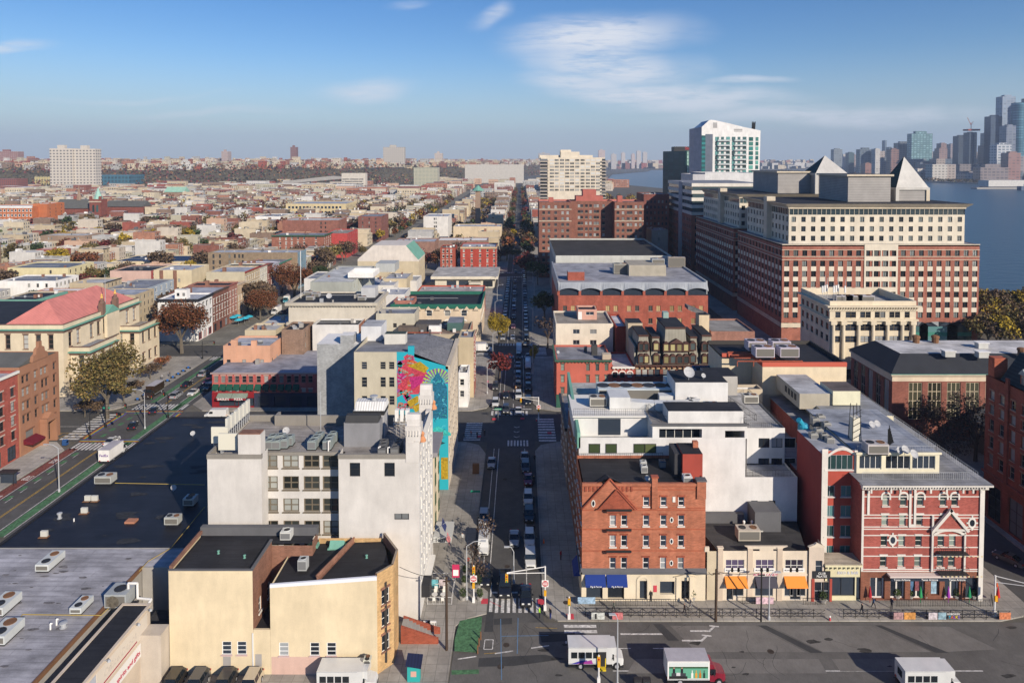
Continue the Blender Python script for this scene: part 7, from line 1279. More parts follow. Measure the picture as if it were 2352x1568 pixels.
 p=G(P(975),Q(188),21);dish(p[0],p[1],21,1.3,'white dish in the middle of the bank roof',.2);q=MB();p=G(P(762),Q(190),21);q.tube((p[0],p[1],21),(p[0],p[1],37),.09,WHITE);solo('flagpole',q,'tall white flagpole on the bank roof','flagpole')
 r=pb('grey_modern_block','grey green block with a white walled roof terrace',P(838),P(1155),Q(52),262,40,mat((.34,.35,.31),wA_),mat((.6,.6,.58),rF_),we=6,par=.3,side={'E':mat((.5,.52,.46),wA_)});q=MB();q.box(-68,-58,270,282,20,22,WHITE,skip='T');q.box(-60,-52,284,294,20,23.5,mat((.45,.46,.44),wA_));q.build('terrace_wall',r)
 U3=lambda s:918.8+.3043*s;V3=lambda s:631.6+.3043*s
 r=pb('roof_deck_house','tan house crowded with timber roof decks and a white hut',U3(105),U3(520),V3(445),200,16,mat((.45,.38,.27),wA_),mat((.28,.2,.15),rF_),side={'E':mat((.40,.16,.11),bR_)},we=5,near=False);z=14.8
 q=MB();q.box(-31,-24,203,209,z,z+2.9,mat((.10,.09,.085),rI_));q.box(-27,-23.5,202,204.5,z,z+2.6,WHITE);q.box(-36,-30,202,206,z,z+2.2,mat((.14,.11,.09),rI_));q.box(-22,-17.5,206,214,z,z+2.6,mat((.06,.12,.11),wA_),GYR);q.build('roof_deck',r);q=MB();q.box(-38,-23,200.5,201,z+.9,z+1.1,REDT);q.build('deck_fence',r)
 pb('tan_corner_house','narrow tan house above the avenue trees',U3(440),U3(556),V3(470),190.5,9,mat((.50,.41,.27),wA_),GYR,side={'E':mat((.42,.16,.12),bR_)},we=3,st=WNT)
 r=pb('white_shop_house','small white corner house with a grey roof',U3(440),U3(512),V3(736),183,7.3,WHITE,mat((.2,.2,.2),rF_),ws=[U3(467)],we=3,st=WNT,rws=[6,2.9],cat='house')
 r=pb('green_mansard_house','cream house with arched windows under a green roof band',900,1104,700,250,26,mat((.62,.50,.36),wA_),bl,par=1.2,cop=mat((.02,.13,.09),wA_),ws=[986,1028,1066],st=S('gm',arch=TRIM,r=2,fr=TRIM),wwd=2,hh=2,rws=[9.4,5.4],we=6);x0,x1=XA(900,250),XA(1104,250);h=ZA(700,250);q=MB();gm=mat((.02,.13,.09),wA_);q.box(x0-.3,x1+.3,249.4,249.997,h-1.2,h+.3,gm);q.box(x1+.003,x1+.4,250,276,h-1.2,h+.3,gm)
 for i in range(9):xx=x0+3+i*3.5;q.extr([(xx-1.1,h-1.8),(xx+1.1,h-1.8),(xx,h-.4)],'y',249.3,249.39,mat((.62,.50,.36),wA_))
 q.build('green_band',r)
 pb('black_roof_shop','low shop with a black roof and a round vent',987,1110,688,278,11,mat((.5,.42,.32),wA_),bl);pb('red_wall_shop','long low shop with a bright red side wall',958,1111,669,291,14,mat((.46,.09,.05),wA_),mat((.5,.45,.42),rF_))
 r=thing('drive_in_bank',(-30,350,0),'low white drive through bank with an overhanging flat roof','bank');Y=355;x0,x1=XA(1000,Y),XA(1136,Y);q=MB();fac(q,(x0,Y),0,x1-x0,5,[(6+i*6.3,.8,5,3)for i in range(4)],mat((.6,.55,.44),wA_));q.box(x0,x1,Y+.3,384,0,5,mat((.6,.55,.44),wA_),skip='SB');q.build(wA_,r)
 for i in range(4):pB_(r,'window',x0+6+i*6.3,x0+11+i*6.3,Y+.2,Y+.28,.8,3.8,GLD)
 pB_(r,rF_,x0-2,x1+2,Y-2,385,5,6.4,mat((.66,.60,.48),wA_),mat((.5,.48,.45),rF_));pB_(r,'porch',x0+18,x0+24,Y-5,Y-.1,2.8,3.6,mat((.6,.55,.44),wA_))
 pb('red_window_house','red house with cream edged windows and a fire escape',1058,1140,567,406,20,mat((.38,.06,.04),wA_),sv,ws=[1066,1084,1103,1120,1135],st=WNT,cor=(mat((.55,.40,.25),wA_),1,.4,'SE'),we=4);pb('small_red_house','small dark red house with nine windows',1012,1046,569,406,14,mat((.34,.08,.05),wA_),bl,ws=[1019,1028,1037],st=WNT)
 r=pb('cut_corner_hall','tall pale hall with cut off upper corners',823,963,600,350,22,TB,None,par=0,we=3);x0,x1=XA(823,350),XA(963,350);h=ZA(600,350);q=MB();q.extr([(x0,h),(x1,h),(x1,h+1),(x1-6,h+8.2),(x0+8,h+8.2),(x0,h+1)],'y',350,372,mat((.64,.58,.51),wA_));q.build('upper_wall',r);q=MB();q.extr([(x1-6,h+8.25),(x1+.2,h+1.1),(x1-.3,h+.8),(x1-6.5,h+8)],'y',349.9,372,COPG);q.build('copper_slope',r)
 for i,(a,b,t,Y,dp,c,rf,lab)in enumerate(((885,960,705,236-8,2,0,0,''),(835,905,655,300,20,WB,sv,'pale flat house with roof railings'),(880,935,640,312,18,TB,sv,'tan house with a brick chimney stack'),(893,958,645,322,16,WB,mat((.5,.5,.48),rF_),'white house with pink side wall'),(863,930,676,262,14,WB,sv,'white balcony house behind the bank'),(905,950,690,255,8,mat((.4,.16,.12),bR_),GYR,'red brick house with a metal slatted roof'),(822,900,618,335,12,TB,GYR,'tan house with two dark roof vents'),(760,850,627,330,15,WB,sv,'wide flat house covered in pale roofs'),(700,800,640,305,20,WB,GYR,'flat grey roofed house west of the terrace block'))):
  if lab:pb('flat_roof_house',lab,a,b,t,Y,dp,c,rf,we=3,cat='house',group='houses between the avenues')
 RB=mat((.36,.095,.06),bR_);Y=250;x0,x1=13.9,68.6;h=17;r=thing('arched_roof_hall',(41,275,0),'long red brick office with a scalloped metal roof edge','office block');m=MB();ops=[(round((x1-x0)*(i+.5)/14-.75+(.5 if i%2==0 else-.5),3),z,1.5,2)for i in range(14)for z in(2.5,6.6,11.2)];fac(m,(x0,Y),0,x1-x0,h,ops,RB);m.box(x0,x1,Y+.3,300,0,h,RB,skip='SBT');m.build(wA_,r)
 for o in ops:pW_(r,(x0+o[0]+.75,Y,o[1]),0,1.5,2,S('ah',c=2,fr=mat((.3,.2,.12),pL_),gl=glass(dark=(.03,.03,.03),blind=(.5,.36,.18),share=.6),sill=mat((.4,.3,.25),pL_)))
 q=MB();mt=mat((.36,.38,.40),rI_,.5);n=7;w=(x1-x0)/n
 for i in range(n):
  a=x0+i*w;q.box(a-.4,a+.5,Y-.1,Y+.8,h,h+2,RB)
  for k in range(8):
   t0,t1=k/8,(k+1)/8;f_=lambda t:h+1.7+1.1*sin(pi*t)**.7;xa,xb=a+w*t0,a+w*t1;q.poly([(xa,Y-.8,f_(t0)),(xb,Y-.8,f_(t1)),(xb,Y+1.6,h+4.6),(xa,Y+1.6,h+4.6)],mt)
 q.build('metal_roof',r);pB_(r,'clerestory',x0+.5,x1-.5,Y+.4,Y+.5,h,h+2.8,GLD);q=MB();q.poly([(x0,Y+1.6,h+4.4),(x1,Y+1.6,h+4.4),(x1,300,h+4.4),(x0,300,h+4.4)],mat((.36,.36,.39),rF_));q.box(x0-.2,x0+.4,Y+1.6,300,h,h+5,mt);q.box(x1-.4,x1+.2,Y+1.6,300,h,h+5,mt);q.build(rF_,r)
 pB_(r,'plant_screen',XA(1442,268),XA(1526,268),266,280,h+4.4,h+8.6,mat((.42,.38,.3),rI_));pB_(r,'stair_tower',XA(1304,256),XA(1342,256),256,261,h+4.4,h+7.6,RB,mt);p=(XA(1425,272),272);hvac(p[0],p[1],h+4.4,6,4,4,'large beige unit left of the plant screen',(.45,.43,.36));hvac(XA(1512,272),275,h+4.4,5,4,5.6,'silver tank unit right of the plant screen',(.45,.48,.5));hvac(XA(1552,288),288,h+4.4,7,2,4.4,'rusty frame unit at the back right of the grey roof',(.4,.35,.3))
 r=thing('metal_hall',(41,335,0),'tall metal clad hall with a flat black roof','hall');q=MB();q.box(15.9,66.8,303,370,0,21,mat((.36,.37,.37),rI_),skip='BT');q.build(wA_,r);q=MB();q.box(15.7,67,302.7,370.2,21,24.2,mat((.50,.50,.46),wA_),skip='BT');q.build('parapet',r);q=MB();q.poly([(16,303.2,23.4),(66.6,303.2,23.4),(66.6,370,23.4),(16,370,23.4)],mat((.05,.048,.045),rF_));q.box(16,66.6,303.1,303.2,23.3,24.2,WHITE);q.build(rF_,r)
 AB=mat((.235,.10,.07),bR_);Y=386;h=43;r=thing('brick_apartments',(40,400,0),'tall brown brick apartment house with two wings and a pink topped tower','apartment block');U5=lambda s:(1800+s/2.24)/1.7415;V5=lambda s:(500+s/2.24)/1.7415
 for j,(s0,s1,yy,cs)in enumerate(((797,1085,Y,(838,885,945,1007,1052)),(1085,1470,Y+9,(1165,1190,1232,1270,1310,1335,1388)),(1470,1728,Y,(1499,1545,1590,1615,1660,1700)))):
  a,b=XA(U5(s0),Y),XA(U5(s1),Y);rw=[(h-3.6-k*3.35,1.7)for k in range(12)];blk('wing',None,None,a,b,yy,Y+26,h,AB,mat((.16,.14,.14),rF_),[('S',[XA(U5(c),Y)-a for c in cs],rw,1.5,S('ab',r=2,fr=TRIMD,gl=glass(dark=(.03,.03,.035),blind=(.4,.4,.4),share=.45),sill=mat((.5,.42,.3),pL_)))]+([('W',ev(6,0,26),rw,1.2,S('ab2',r=2,fr=TRIMD))]if j==0 else[]),cop=mat((.50,.18,.14),wA_),root=r,par=1)
 q=MB();pk=mat((.42,.13,.10),wA_);q.box(XA(U5(1125),400),XA(U5(1365),400),400,410,h-1,h+2.6,pk);q.box(XA(U5(1187),400),XA(U5(1305),400),400.2,409,h+2.6,h+6.4,pk);q.box(XA(U5(888),Y),XA(U5(932),Y),395,399,h-1,h+2,pk);q.box(XA(U5(1515),Y),XA(U5(1560),Y),395,399,h-1,h+3,pk);q.build('tower',r);q=MB();
 for z in(h-4.4,h-11):q.box(XA(U5(797),Y)-.1,XA(U5(1085),Y)+.1,Y-.25,Y-.003,z,z+.4,STONE);q.box(XA(U5(1470),Y)-.1,XA(U5(1728),Y)+.1,Y-.25,Y-.003,z,z+.4,STONE)
 q.build('stone_band',r)
 pb('dark_apartments','dark brown apartment house in shade behind the brick wings',U5(1728),U5(1955),V5(620),424,26,mat((.20,.07,.055),bR_),GYR,ws=[U5(1760+34*k)for k in range(6)],rws=[40-3.4*k for k in range(11)],cat='apartment block',st=S('da',r=2,fr=TRIMD));pb('low_concrete_hall','low concrete hall beside the dark apartments',U5(1800),U5(1945),V5(940),392,16,mat((.3,.26,.22),wA_),GYR,ws=[U5(1865)])
 Y=520;a,b=XA(1239,Y),XA(1391,Y);z=ZA(V5(292),Y);CT=mat((.66,.58,.46),wA_);r=thing('cream_tower',((a+b)/2,530,0),'wide cream apartment tower with balconies on both corners','tower');m=MB();rw=[ZA(V5(316+29.6*k),Y)for k in range(15)];gl_=glass(dark=(.05,.055,.06),blind=(.62,.62,.6),share=.5);cs=[U5(s)for s in(910,953,1000,1047,1090,1136,1183,1230,1275,1320)]
 m.box(a+1,b-1,Y,Y+24,0,z,CT,mat((.4,.38,.34),rF_),skip='B');m.box(XA(U5(990),Y),XA(U5(1160),Y),Y+4,Y+14,z,ZA(V5(240),Y),CT);m.box(XA(U5(990),Y),XA(U5(1085),Y),Y+5,Y+13,z+.1,ZA(V5(222),Y),CT);m.box(a,XA(U5(1280),Y),Y+6,Y+23,z-1,ZA(V5(270),Y),CT);m.build(wA_,r)
 for k in rw[:10]:
  for c in cs:q_=pW_(r,(XA(c,Y),Y,k-.8),0,3.2,1.7,S('tw',c=3,fr=CT,gl=gl_,dep=-.06,b=.15))
 for i,k in enumerate(rw):
  q=MB()
  for s0,s1 in((U5(803),U5(878)),(U5(1350),U5(1392))):q.box(XA(s0,Y),XA(s1,Y),Y-1.3,Y-.003,k-1.3,k-1.05,CT);q.box(XA(s0,Y),XA(s1,Y),Y-1.3,Y-1.22,k-1.05,k-.2,mat((.25,.22,.2),pL_));q.box(XA(s0,Y)+.5,XA(s1,Y)-.5,Y-.05,Y-.003,k-1,k+1,GLD)
  q.build('balcony_row',r)
newark_north()
# ---------------------------------------------------------------- trees
def _leaf(m,c,s,mt,RR):
 n=Vector((RR.gauss(0,1),RR.gauss(0,1),RR.gauss(0,1)+.6)).normalized();a=n.orthogonal().normalized();b=n.cross(a);t=RR.uniform(0,pi);u=(a*cos(t)+b*sin(t))*s;v=(b*cos(t)-a*sin(t))*s*.7
 m.poly([tuple(c+u),tuple(c+v),tuple(c-u),tuple(c-v)],mt)
LEAF={'rust':[(.20,.065,.028),(.15,.06,.02),(.11,.05,.02)],'red':[(.12,.018,.016),(.08,.02,.018)],'olive':[(.13,.105,.03),(.10,.085,.03),(.15,.10,.035)],'gold':[(.34,.24,.02),(.28,.2,.02)],'green':[(.05,.07,.02),(.035,.055,.02)],'brown':[(.12,.08,.045),(.09,.06,.04)],'bare':[(.07,.05,.04),(.09,.06,.045)]}
_TP={}
def tree_mesh(sp,lod,var):
 k=(sp,lod,var)
 if k in _TP:return _TP[k]
 RR=random.Random(hash((len(sp),lod,var,sp[0]))%9999 if False else lod*31+var*7+len(sp));tr=MB();cr=MB();bark=mat((.13,.11,.085),wA_)if sp!='bare' else mat((.10,.075,.06),wA_)
 H_,W_=9.0,4.2;tr.tube((0,0,0),(.1,0,2.6),.28,bark,6,.2);tips=[]
 for i in range(7 if lod>0 else 4):
  a=i*2.4+RR.random();e=Vector((cos(a)*W_*.55,sin(a)*W_*.55,RR.uniform(4.5,7.2)));m1=Vector((e.x*.35,e.y*.35,2.6+(e.z-2.6)*.55));tr.tube((.1,0,2.4),m1,.14,bark,5,.09,False);tr.tube(m1,e,.09,bark,4,.03,False);tips.append(e)
  if lod>1:
   for j in range(5):f=m1+(e-m1)*RR.uniform(.2,1);g=f+Vector((RR.gauss(0,.9),RR.gauss(0,.9),RR.uniform(.3,1.4)));tr.tube(f,g,.04,bark,3,.012,False)
 n,s={0:(190,.85),1:(900,.42),2:(8500,.15)}[lod]
 if sp=='bare':n=int(n*.2)
 cl=[(e+Vector((RR.gauss(0,.5),RR.gauss(0,.5),RR.uniform(-.4,1.1))),RR.uniform(1.2,2.1))for e in tips for _ in range(2)]+[(Vector((0,0,7.6)),1.7),(Vector((.5,-.4,5.6)),2.1)];ms=[mat(c,'leaf',.8)for c in LEAF[sp]]
 for i in range(n):
  c,r=cl[i%len(cl)];d=Vector((RR.gauss(0,1),RR.gauss(0,1),RR.gauss(0,.8))).normalized()*r*RR.uniform(.25,1)**.5;_leaf(cr,c+d,s*RR.uniform(.7,1.3),ms[(i*7//5)%len(ms)],RR)
 _TP[k]=(tr.mesh('trunk'),cr.mesh('crown'));return _TP[k]
names_=dict(brown='brown',olive='olive',rust='rusty');OQ=['first','second','third','fourth','fifth','sixth'];TN=[0]
def tree(x,y,z,h,sp,lab,lod=1,w=1.0,group=None):
 a,b=tree_mesh(sp,lod,TN[0]%3);TN[0]+=1;r=bpy.data.objects.new('tree',None);COL.objects.link(r);s=h/9.0;r.location=(x,y,z);r.scale=(s*w,s*w,s);r.rotation_euler.z=TN[0]*1.7;tag(r,lab,'tree',group)
 for nm,me in(('trunk',a),('crown',b)):o=bpy.data.objects.new(nm,me);COL.objects.link(o);o.parent=r
 return r
def tp(px,py,h,sp,lab,lod=2,w=1.0,**k):p=G(px,py);return tree(p[0],p[1],.1,h,sp,lab,lod,w,**k)
tp(246,962,17.5,'olive','large olive brown plane tree at the corner in front of the pink roofed hall',w=1.05);tp(418,812,18.5,'rust','big rust red tree before the white corner house',w=1.15);tp(598,735,12.5,'rust','smaller rust tree beside the blue umbrellas',w=1.2);tp(676,690,17,'rust','large rust brown tree in front of the terrace block',w=1.25);tp(735,648,9,'green','round green tree beyond the large rust tree',w=1.2)
tp(1146,790,11,'gold','yellow green tree on the central street before the parked cars',w=.9).scale;tp(1148,872,8,'red','dark purple tree beside the left kerb south of the crossing',1);tp(1226,835,6,'gold','small bright yellow tree by the right kerb',1,.55);tp(1178,560,12,'gold','vivid yellow conical tree far up the central street',1,.7);tp(1208,640,15,'red','crimson tree on the right side of the central street',1,1.1)
for i,(px,py,h,sp)in enumerate(((195,958,4.5,'brown'),(225,952,3.5,'brown'),(285,925,4.5,'olive'),(312,905,4,'brown'),(345,872,5,'brown'),(372,850,4,'rust'))):tp(px,py,h,sp,f'low {LEAF and names_[sp]} shrub tree, {OQ[i]} along the railings of the pink roofed hall',1,1.3,group='shrub trees by the hall')
for i,(px,py,h,sp)in enumerate(((1235,655,13,'green'),(1250,735,12,'green'),(1258,800,11,'bare'),(1135,610,9,'green'),(1150,600,8,'red'),(1185,600,8,'green'))):tp(px,py,h,sp,('shaded dark tree, tallest right of the crimson tree','shaded dark tree beside the arched roof hall','leafless tree in front of the cream tenement','green tree on the left kerb near the drive through bank','small dark tree right of the drive through bank','green tree under the yellow conical tree')[i],1)
for i,(px,py,h)in enumerate(((2125,1010,11),(2165,1040,12),(2205,1000,12),(2240,1060,15),(2120,1060,8),(2180,1090,10))):tp(px,py,h,'bare',f'bare winter tree, {("first", "second", "third", "fourth", "fifth", "sixth")[i]} from the west edge of the shaded grove by the hipped hall',2,group='bare trees beside the hipped hall')
tp(1937,850,11,'gold','pale yellow tree at the corner of the ornate office',1);tp(2010,945,6,'brown','small brown tree at the west foot of the hipped hall',1)
for i,(px,py)in enumerate(((1116,1262),(1100,1345),(1085,1302))):tp(px,py,(5.2,4.6,4)[i],'bare',('bare sapling beside the white van','bare sapling behind the planters','bare reddish sapling near the hotel canopy')[i],1,.8)
for i in range(26):
 RR=random.Random(i);px=2252+(i%9)*16+RR.uniform(-6,6);py=735+(i//9)*34;tp(px,py,RR.uniform(9,13),('olive','gold','brown','olive','brown')[i%5],f'riverside tree, {("near", "middle", "far")[2 - i // 9] if i < 27 else "far"} row, {("first", "second", "third", "fourth", "fifth", "sixth", "seventh", "eighth", "ninth")[i % 9]} from the office block',1,group='trees on the river promenade')
 # ---------------------------------------------------------------- mid distance landmarks
RECT=[]
def hb(*a,**k):
 r=pb(*a,**k);Y=a[5];RECT.append((XA(a[2],Y)-1,XA(a[3],Y)+1,Y-1,Y+a[6]+1));return r
OBR=mat((.46,.15,.06),wA_);CRM=mat((.64,.54,.36),wA_);BRN_=mat((.30,.21,.15),wA_);CH=mat((.22,.07,.05),bR_);SLT=mat((.12,.12,.11),rI_)
ck=dict(cat='building')
hb('brown_brick_long_house','long brown brick house with a blue grey street front and six windows',481,686,580,352,14,mat((.27,.20,.13),bR_),SILVER,ws=[493,508,530,542,552,560],side={'E':mat((.2,.3,.36),wA_)},we=4,hh=2)
hb('brick_cornice_house','square red brown house with a dark green cornice and fire escape',627,746,540,440,18,mat((.30,.12,.08),bR_),GYR,ws=[646,660,673,687,701,728],we=4,st=WNT,cor=(mat((.05,.1,.06),pL_),.8,.8,'SE'))
hb('red_painted_house','house with a flaking bright red painted side wall',746,800,536,466,30,mat((.52,.08,.07),'worn'),TANROOF,we=5);hb('brown_terrace_house','wide brown brick house with a white roof terrace',652,780,506,500,24,mat((.26,.11,.08),bR_),mat((.6,.58,.55),rF_),ws=[740,750])
hb('cream_chimney_house','cream house with two brown brick chimney strips',356,443,620,322,18,CRM,SILVER,ws=[414],rws=[9]);x=XA(374,322);q=MB();q.box(x-.8,x+.8,321.7,321.997,0,14.6,BRICKB);x=XA(405,322);q.box(x-.8,x+.8,321.7,321.997,0,14.6,BRICKB);solo('brick_strip',q,'pair of brown brick chimney strips on the cream house','chimney')
hb('pink_wall_house','house with a long pale pink side wall and red street front',256,350,622,335,20,mat((.58,.40,.33),wA_),BKR,side={'E':mat((.40,.08,.07),bR_)},we=4,st=WNT);hb('blue_front_house','row house with pale blue and brown street front',240,330,665,290,26,mat((.3,.3,.3),wA_),GYR,side={'E':mat((.36,.42,.48),wA_)},we=6,st=WNT)
hb('solar_roof_hall','cream hall with blue solar panels covering its roof',260,437,600,388,26,CRM,mat((.02,.05,.12),rI_),ws=[270,300,330,360,385]);hb('yellow_flat_house','pale yellow flat roofed house with dark roof panels',22,160,615,330,20,mat((.66,.58,.34),wA_),mat((.2,.22,.26),rF_),we=5,ws=[40,120]);hb('white_long_house','long white house stepping down to the left frame edge',2,130,645,300,16,WHITE,GYR,we=6,ws=[70,90,110]);hb('green_cornice_house','beige apartment house with a green copper cornice',0,86,688,248,16,mat((.50,.44,.34),wA_),BKR,ws=[12,60,78],we=3,cor=(COPG,.9,.8,'SE'));hb('white_side_house','white walled house with dark roof sheds behind the green cornice',88,180,690,268,12,WHITE,BKR)
hb('tan_school_block','brown rendered apartment block with a fire escape',99,201,541,480,18,BRN_,mat((.6,.58,.54),rF_),ws=[117,124,177,185],we=3);hb('orange_hospital','orange brick hospital with white window frames',-60,82,474,632,26,OBR,WHITE,ws=[-50+i*8.5 for i in range(16)],rws=[19,14.5,10],st=S('oh',fr=WHITE,gl=GLD,b=.35),wwd=2.2,hh=2.6,cor=(WHITE,1.6,.3,'S'));hb('orange_hospital_wing','orange brick hospital wing with white stair strips',83,116,468,640,24,OBR,WHITE,we=3)
hb('cream_long_slab','very long cream apartment slab behind the church',15,360,455,980,16,mat((.58,.50,.36),wA_),TANROOF,ws=[20+i*9 for i in range(37)],rws=[6,10,14],st=S('cl',fr=TRIMD,gl=GLD),wwd=2);hb('cream_slab_end','tall end block of the cream apartment slab',336,360,443,975,14,mat((.58,.50,.36),wA_),TANROOF,ws=[342,349,355],rws=[6,10,14,17.5])
hb('solar_school','cream school with gabled parapet and solar roof',488,592,520,620,40,CRM,mat((.02,.03,.06),rI_),ws=[530,538,565,573],hh=3,wwd=3);hb('white_school_wing','white school wing with grey glass top',592,648,497,632,30,WHITE,GYR,ws=[622],side={'E':mat((.64,.58,.46),wA_)});hb('yellow_school','broad yellow school with crenellated parapet and large windows',660,797,468,760,50,mat((.60,.49,.28),wA_),SILVER,ws=[668+i*8.3 for i in range(15)],rws=[13,7.5,2.5],hh=2.8,wwd=2.6,we=10,st=S('ys',fr=TRIM,gl=GLD))
hb('modern_corner_block','dark brick modern block with a glass corner',825,878,497,560,30,mat((.22,.09,.07),bR_),GYR,ws=[835,850,865],we=5);hb('white_flat_block','plain white block with six small windows',974,1030,497,560,30,mat((.68,.65,.6),wA_),SILVER,ws=[999,1003],we=2);hb('tan_wall_block','long tan blind wall block near the central street',1042,1152,520,520,20,mat((.62,.50,.34),wA_),SILVER,we=2);hb('brown_low_block','low brown brick block with silver roof',905,1000,555,445,20,mat((.28,.16,.12),bR_),SILVER,ws=[925,940,960],we=3);hb('brown_party_block','brown brick block with white roof edges',1005,1120,552,470,18,mat((.26,.17,.14),bR_),WHITE)
hb('pale_apartment_row','long pale apartment slab far up the avenue',1069,1203,378,2050,30,mat((.5,.47,.42),wA_),GYR);hb('grid_glass_block','green and tan gridded block before the wooded ridge',952,1007,385,1700,40,gridmat((.5,.46,.34),(.04,.10,.09),3.4,3.4),GYR);hb('white_slab_block','white slab block in the middle distance',788,842,398,1500,20,mat((.58,.53,.45),wA_),GYR,ws=[791+3*i for i in range(16)],rws=[10,15,20,25],hh=2,wwd=3)
hb('green_netted_building','small building wrapped in vivid green netting',500,524,446,1250,20,mat((.02,.42,.10),pL_),GYR);hb('yellow_panel_block','block with yellow vertical facade panels',88,160,406,1560,30,gridmat((.5,.42,.2),(.12,.13,.12),6,9,mort=.3),GYR);hb('blue_steel_frame','blue steel frame building under construction',174,306,402,1560,60,gridmat((.06,.16,.22),(.03,.06,.08),8,8,mort=.18),GYR);hb('brick_housing_slab','red brown housing slab at the left frame edge',-20,48,411,1350,30,gridmat((.24,.09,.07),(.05,.05,.06),4,3.4,mort=.3),GYR)
def church():
 Y=700;r=thing('church',(XA(180,Y),712,0),'red brick church with a square tower and pale green spire','church');x0,x1,xt=XA(118,Y),XA(215,Y),XA(241,Y);q=MB();q.box(x0,x1,Y+8,Y+28,0,17,CH);q.box(x0+36,x1,Y,Y+8,0,9,CH);q.build('nave_wall',r)
 q=MB();q.extr([(Y+7,17),(Y+29,17),(Y+18,26)],'x',x0,x1,SLT);q.extr([(Y-1,9),(Y+8,9),(Y+8,13)],'x',x0+36,x1,SLT);q.build(rF_,r);q=MB();q.box(x1,xt,Y-2,Y+9,0,27,CH);q.box(x1-.5,xt+.5,Y-2.5,Y-2.01,24,25,STONE)
 for a in(x1,xt-2):q.box(a,a+2,Y-2.2,Y,27,30,CH)
 q.build('tower',r);q=MB();q.lathe(((x1+xt)/2,Y+3.5,27),[(4.4,0),(2.2,6),(.1,12)],mat((.3,.5,.42),wA_),8);q.build('spire',r);q=MB();q.lathe((XA(163,Y),Y+18,25),[(2.4,0),(2.2,4),(1.6,5),(.1,16)],BRN_,6);q.build('fleche',r)
 q=MB();q.box(x0+10,x0+13,Y+7.9,Y+7.99,5,13,TRIM);q.box(x1+3,x1+5,Y-2.1,Y-2.01,14,21,GLG);q.box(x1+7,x1+9,Y-2.1,Y-2.01,14,21,GLG);q.build('window',r);RECT.append((x0-4,xt+4,Y-6,Y+32))
 r=thing('long_slate_hall',(XA(290,720),725,0),'long brick convent with a slate hipped roof beside the church','building');q=MB();a,b=XA(245,735),XA(335,735);q.box(a,b,735,752,0,17,CH);q.build(wA_,r);q=MB();q.extr([(734,17),(753,17),(743.5,23)],'x',a,b,SLT);q.build(rF_,r);RECT.append((a,b,732,755))
 Y=1150;r=thing('green_roof_hall',(XA(400,900),900,0),'hall with a long pale green hipped roof','building');a,b=XA(383,1100),XA(428,1100);q=MB();q.box(a,b,1100,1120,0,16,BRN_);q.build(wA_,r);q=MB();q.extr([(1099,16),(1121,16),(1110,24)],'x',a,b,mat((.3,.5,.38),wA_));q.build(rF_,r)
 r=thing('copper_church_tower',(XA(1082,620),620,0),'brown church tower with a small copper cap beside the central street','church');a,b=XA(1062,620),XA(1072,620);a=-46;q=MB();q.box(XA(906+0,620)*0+XA((1800+230/2.24)/1.7415,620),XA((1800+272/2.24)/1.7415,620),620,628,0,ZA((500+590/2.24)/1.7415,620),BRN_);q.build('tower',r);q=MB();q.lathe((XA((1800+251/2.24)/1.7415,620),624,ZA((500+590/2.24)/1.7415,620)),[(6,0),(2.5,3),(.1,5)],COPG,8);q.build('copper_cap',r)
church()
for(a,b,t,Y,d,c,g,lab)in((124,176,341,1400,20,(.55,.50,.43),(.10,.09,.09),'left half of the wide cream tower pair on the ridge'),(177,228,342,1404,20,(.55,.50,.43),(.10,.09,.09),'right half of the wide cream tower pair on the ridge'),(0,52,348,2500,30,(.26,.12,.10),(.3,.26,.24),'dark red housing towers at the left end of the ridge'),(672,686,338,2700,20,(.20,.10,.09),(.12,.1,.1),'slender dark red tower on the ridge'),(883,931,338,2300,26,(.46,.42,.36),(.16,.16,.18),'broad grey and cream tower at the ridge edge'),(1373,1388,345,5200,30,(.5,.4,.36),(.25,.22,.22),'tall pinkish tower right of the cream apartment tower'),(1236,1262,352,5000,30,(.4,.38,.36),(.2,.2,.22),'grey block left of the cream apartment tower'),(1402,1414,354,5300,25,(.45,.42,.4),(.25,.25,.27),'first far tower across the river bend'),(1425,1434,351,5400,25,(.5,.45,.42),(.25,.25,.27),'second far tower across the river bend'),(1448,1456,354,5500,25,(.5,.4,.36),(.25,.25,.27),'third far tower across the river bend'),(1460,1470,347,5500,25,(.48,.45,.42),(.25,.25,.27),'tallest far tower across the river bend'),(1474,1484,350,5600,25,(.48,.45,.42),(.25,.25,.27),'rightmost far tower across the river bend'),(1000,1018,352,2900,25,(.5,.42,.36),(.2,.2,.2),'small tan tower on the ridge'),(515,530,348,2600,30,(.4,.3,.27),(.2,.2,.2),'round topped brown building on the ridge')):
 x0,x1=XA(a,Y),XA(b,Y);q=MB();q.box(x0,x1,Y,Y+d,0,ZA(t,Y),gridmat(c,g,7,6,mort=.28,rough=.8));w=(x1-x0)*.2;q.box(x0+w*1.5,x0+w*3,Y+3,Y+12,ZA(t,Y),ZA(t,Y)+7,mat(c,wA_));solo('ridge_tower',q,lab,'tower','towers on the far ridge')
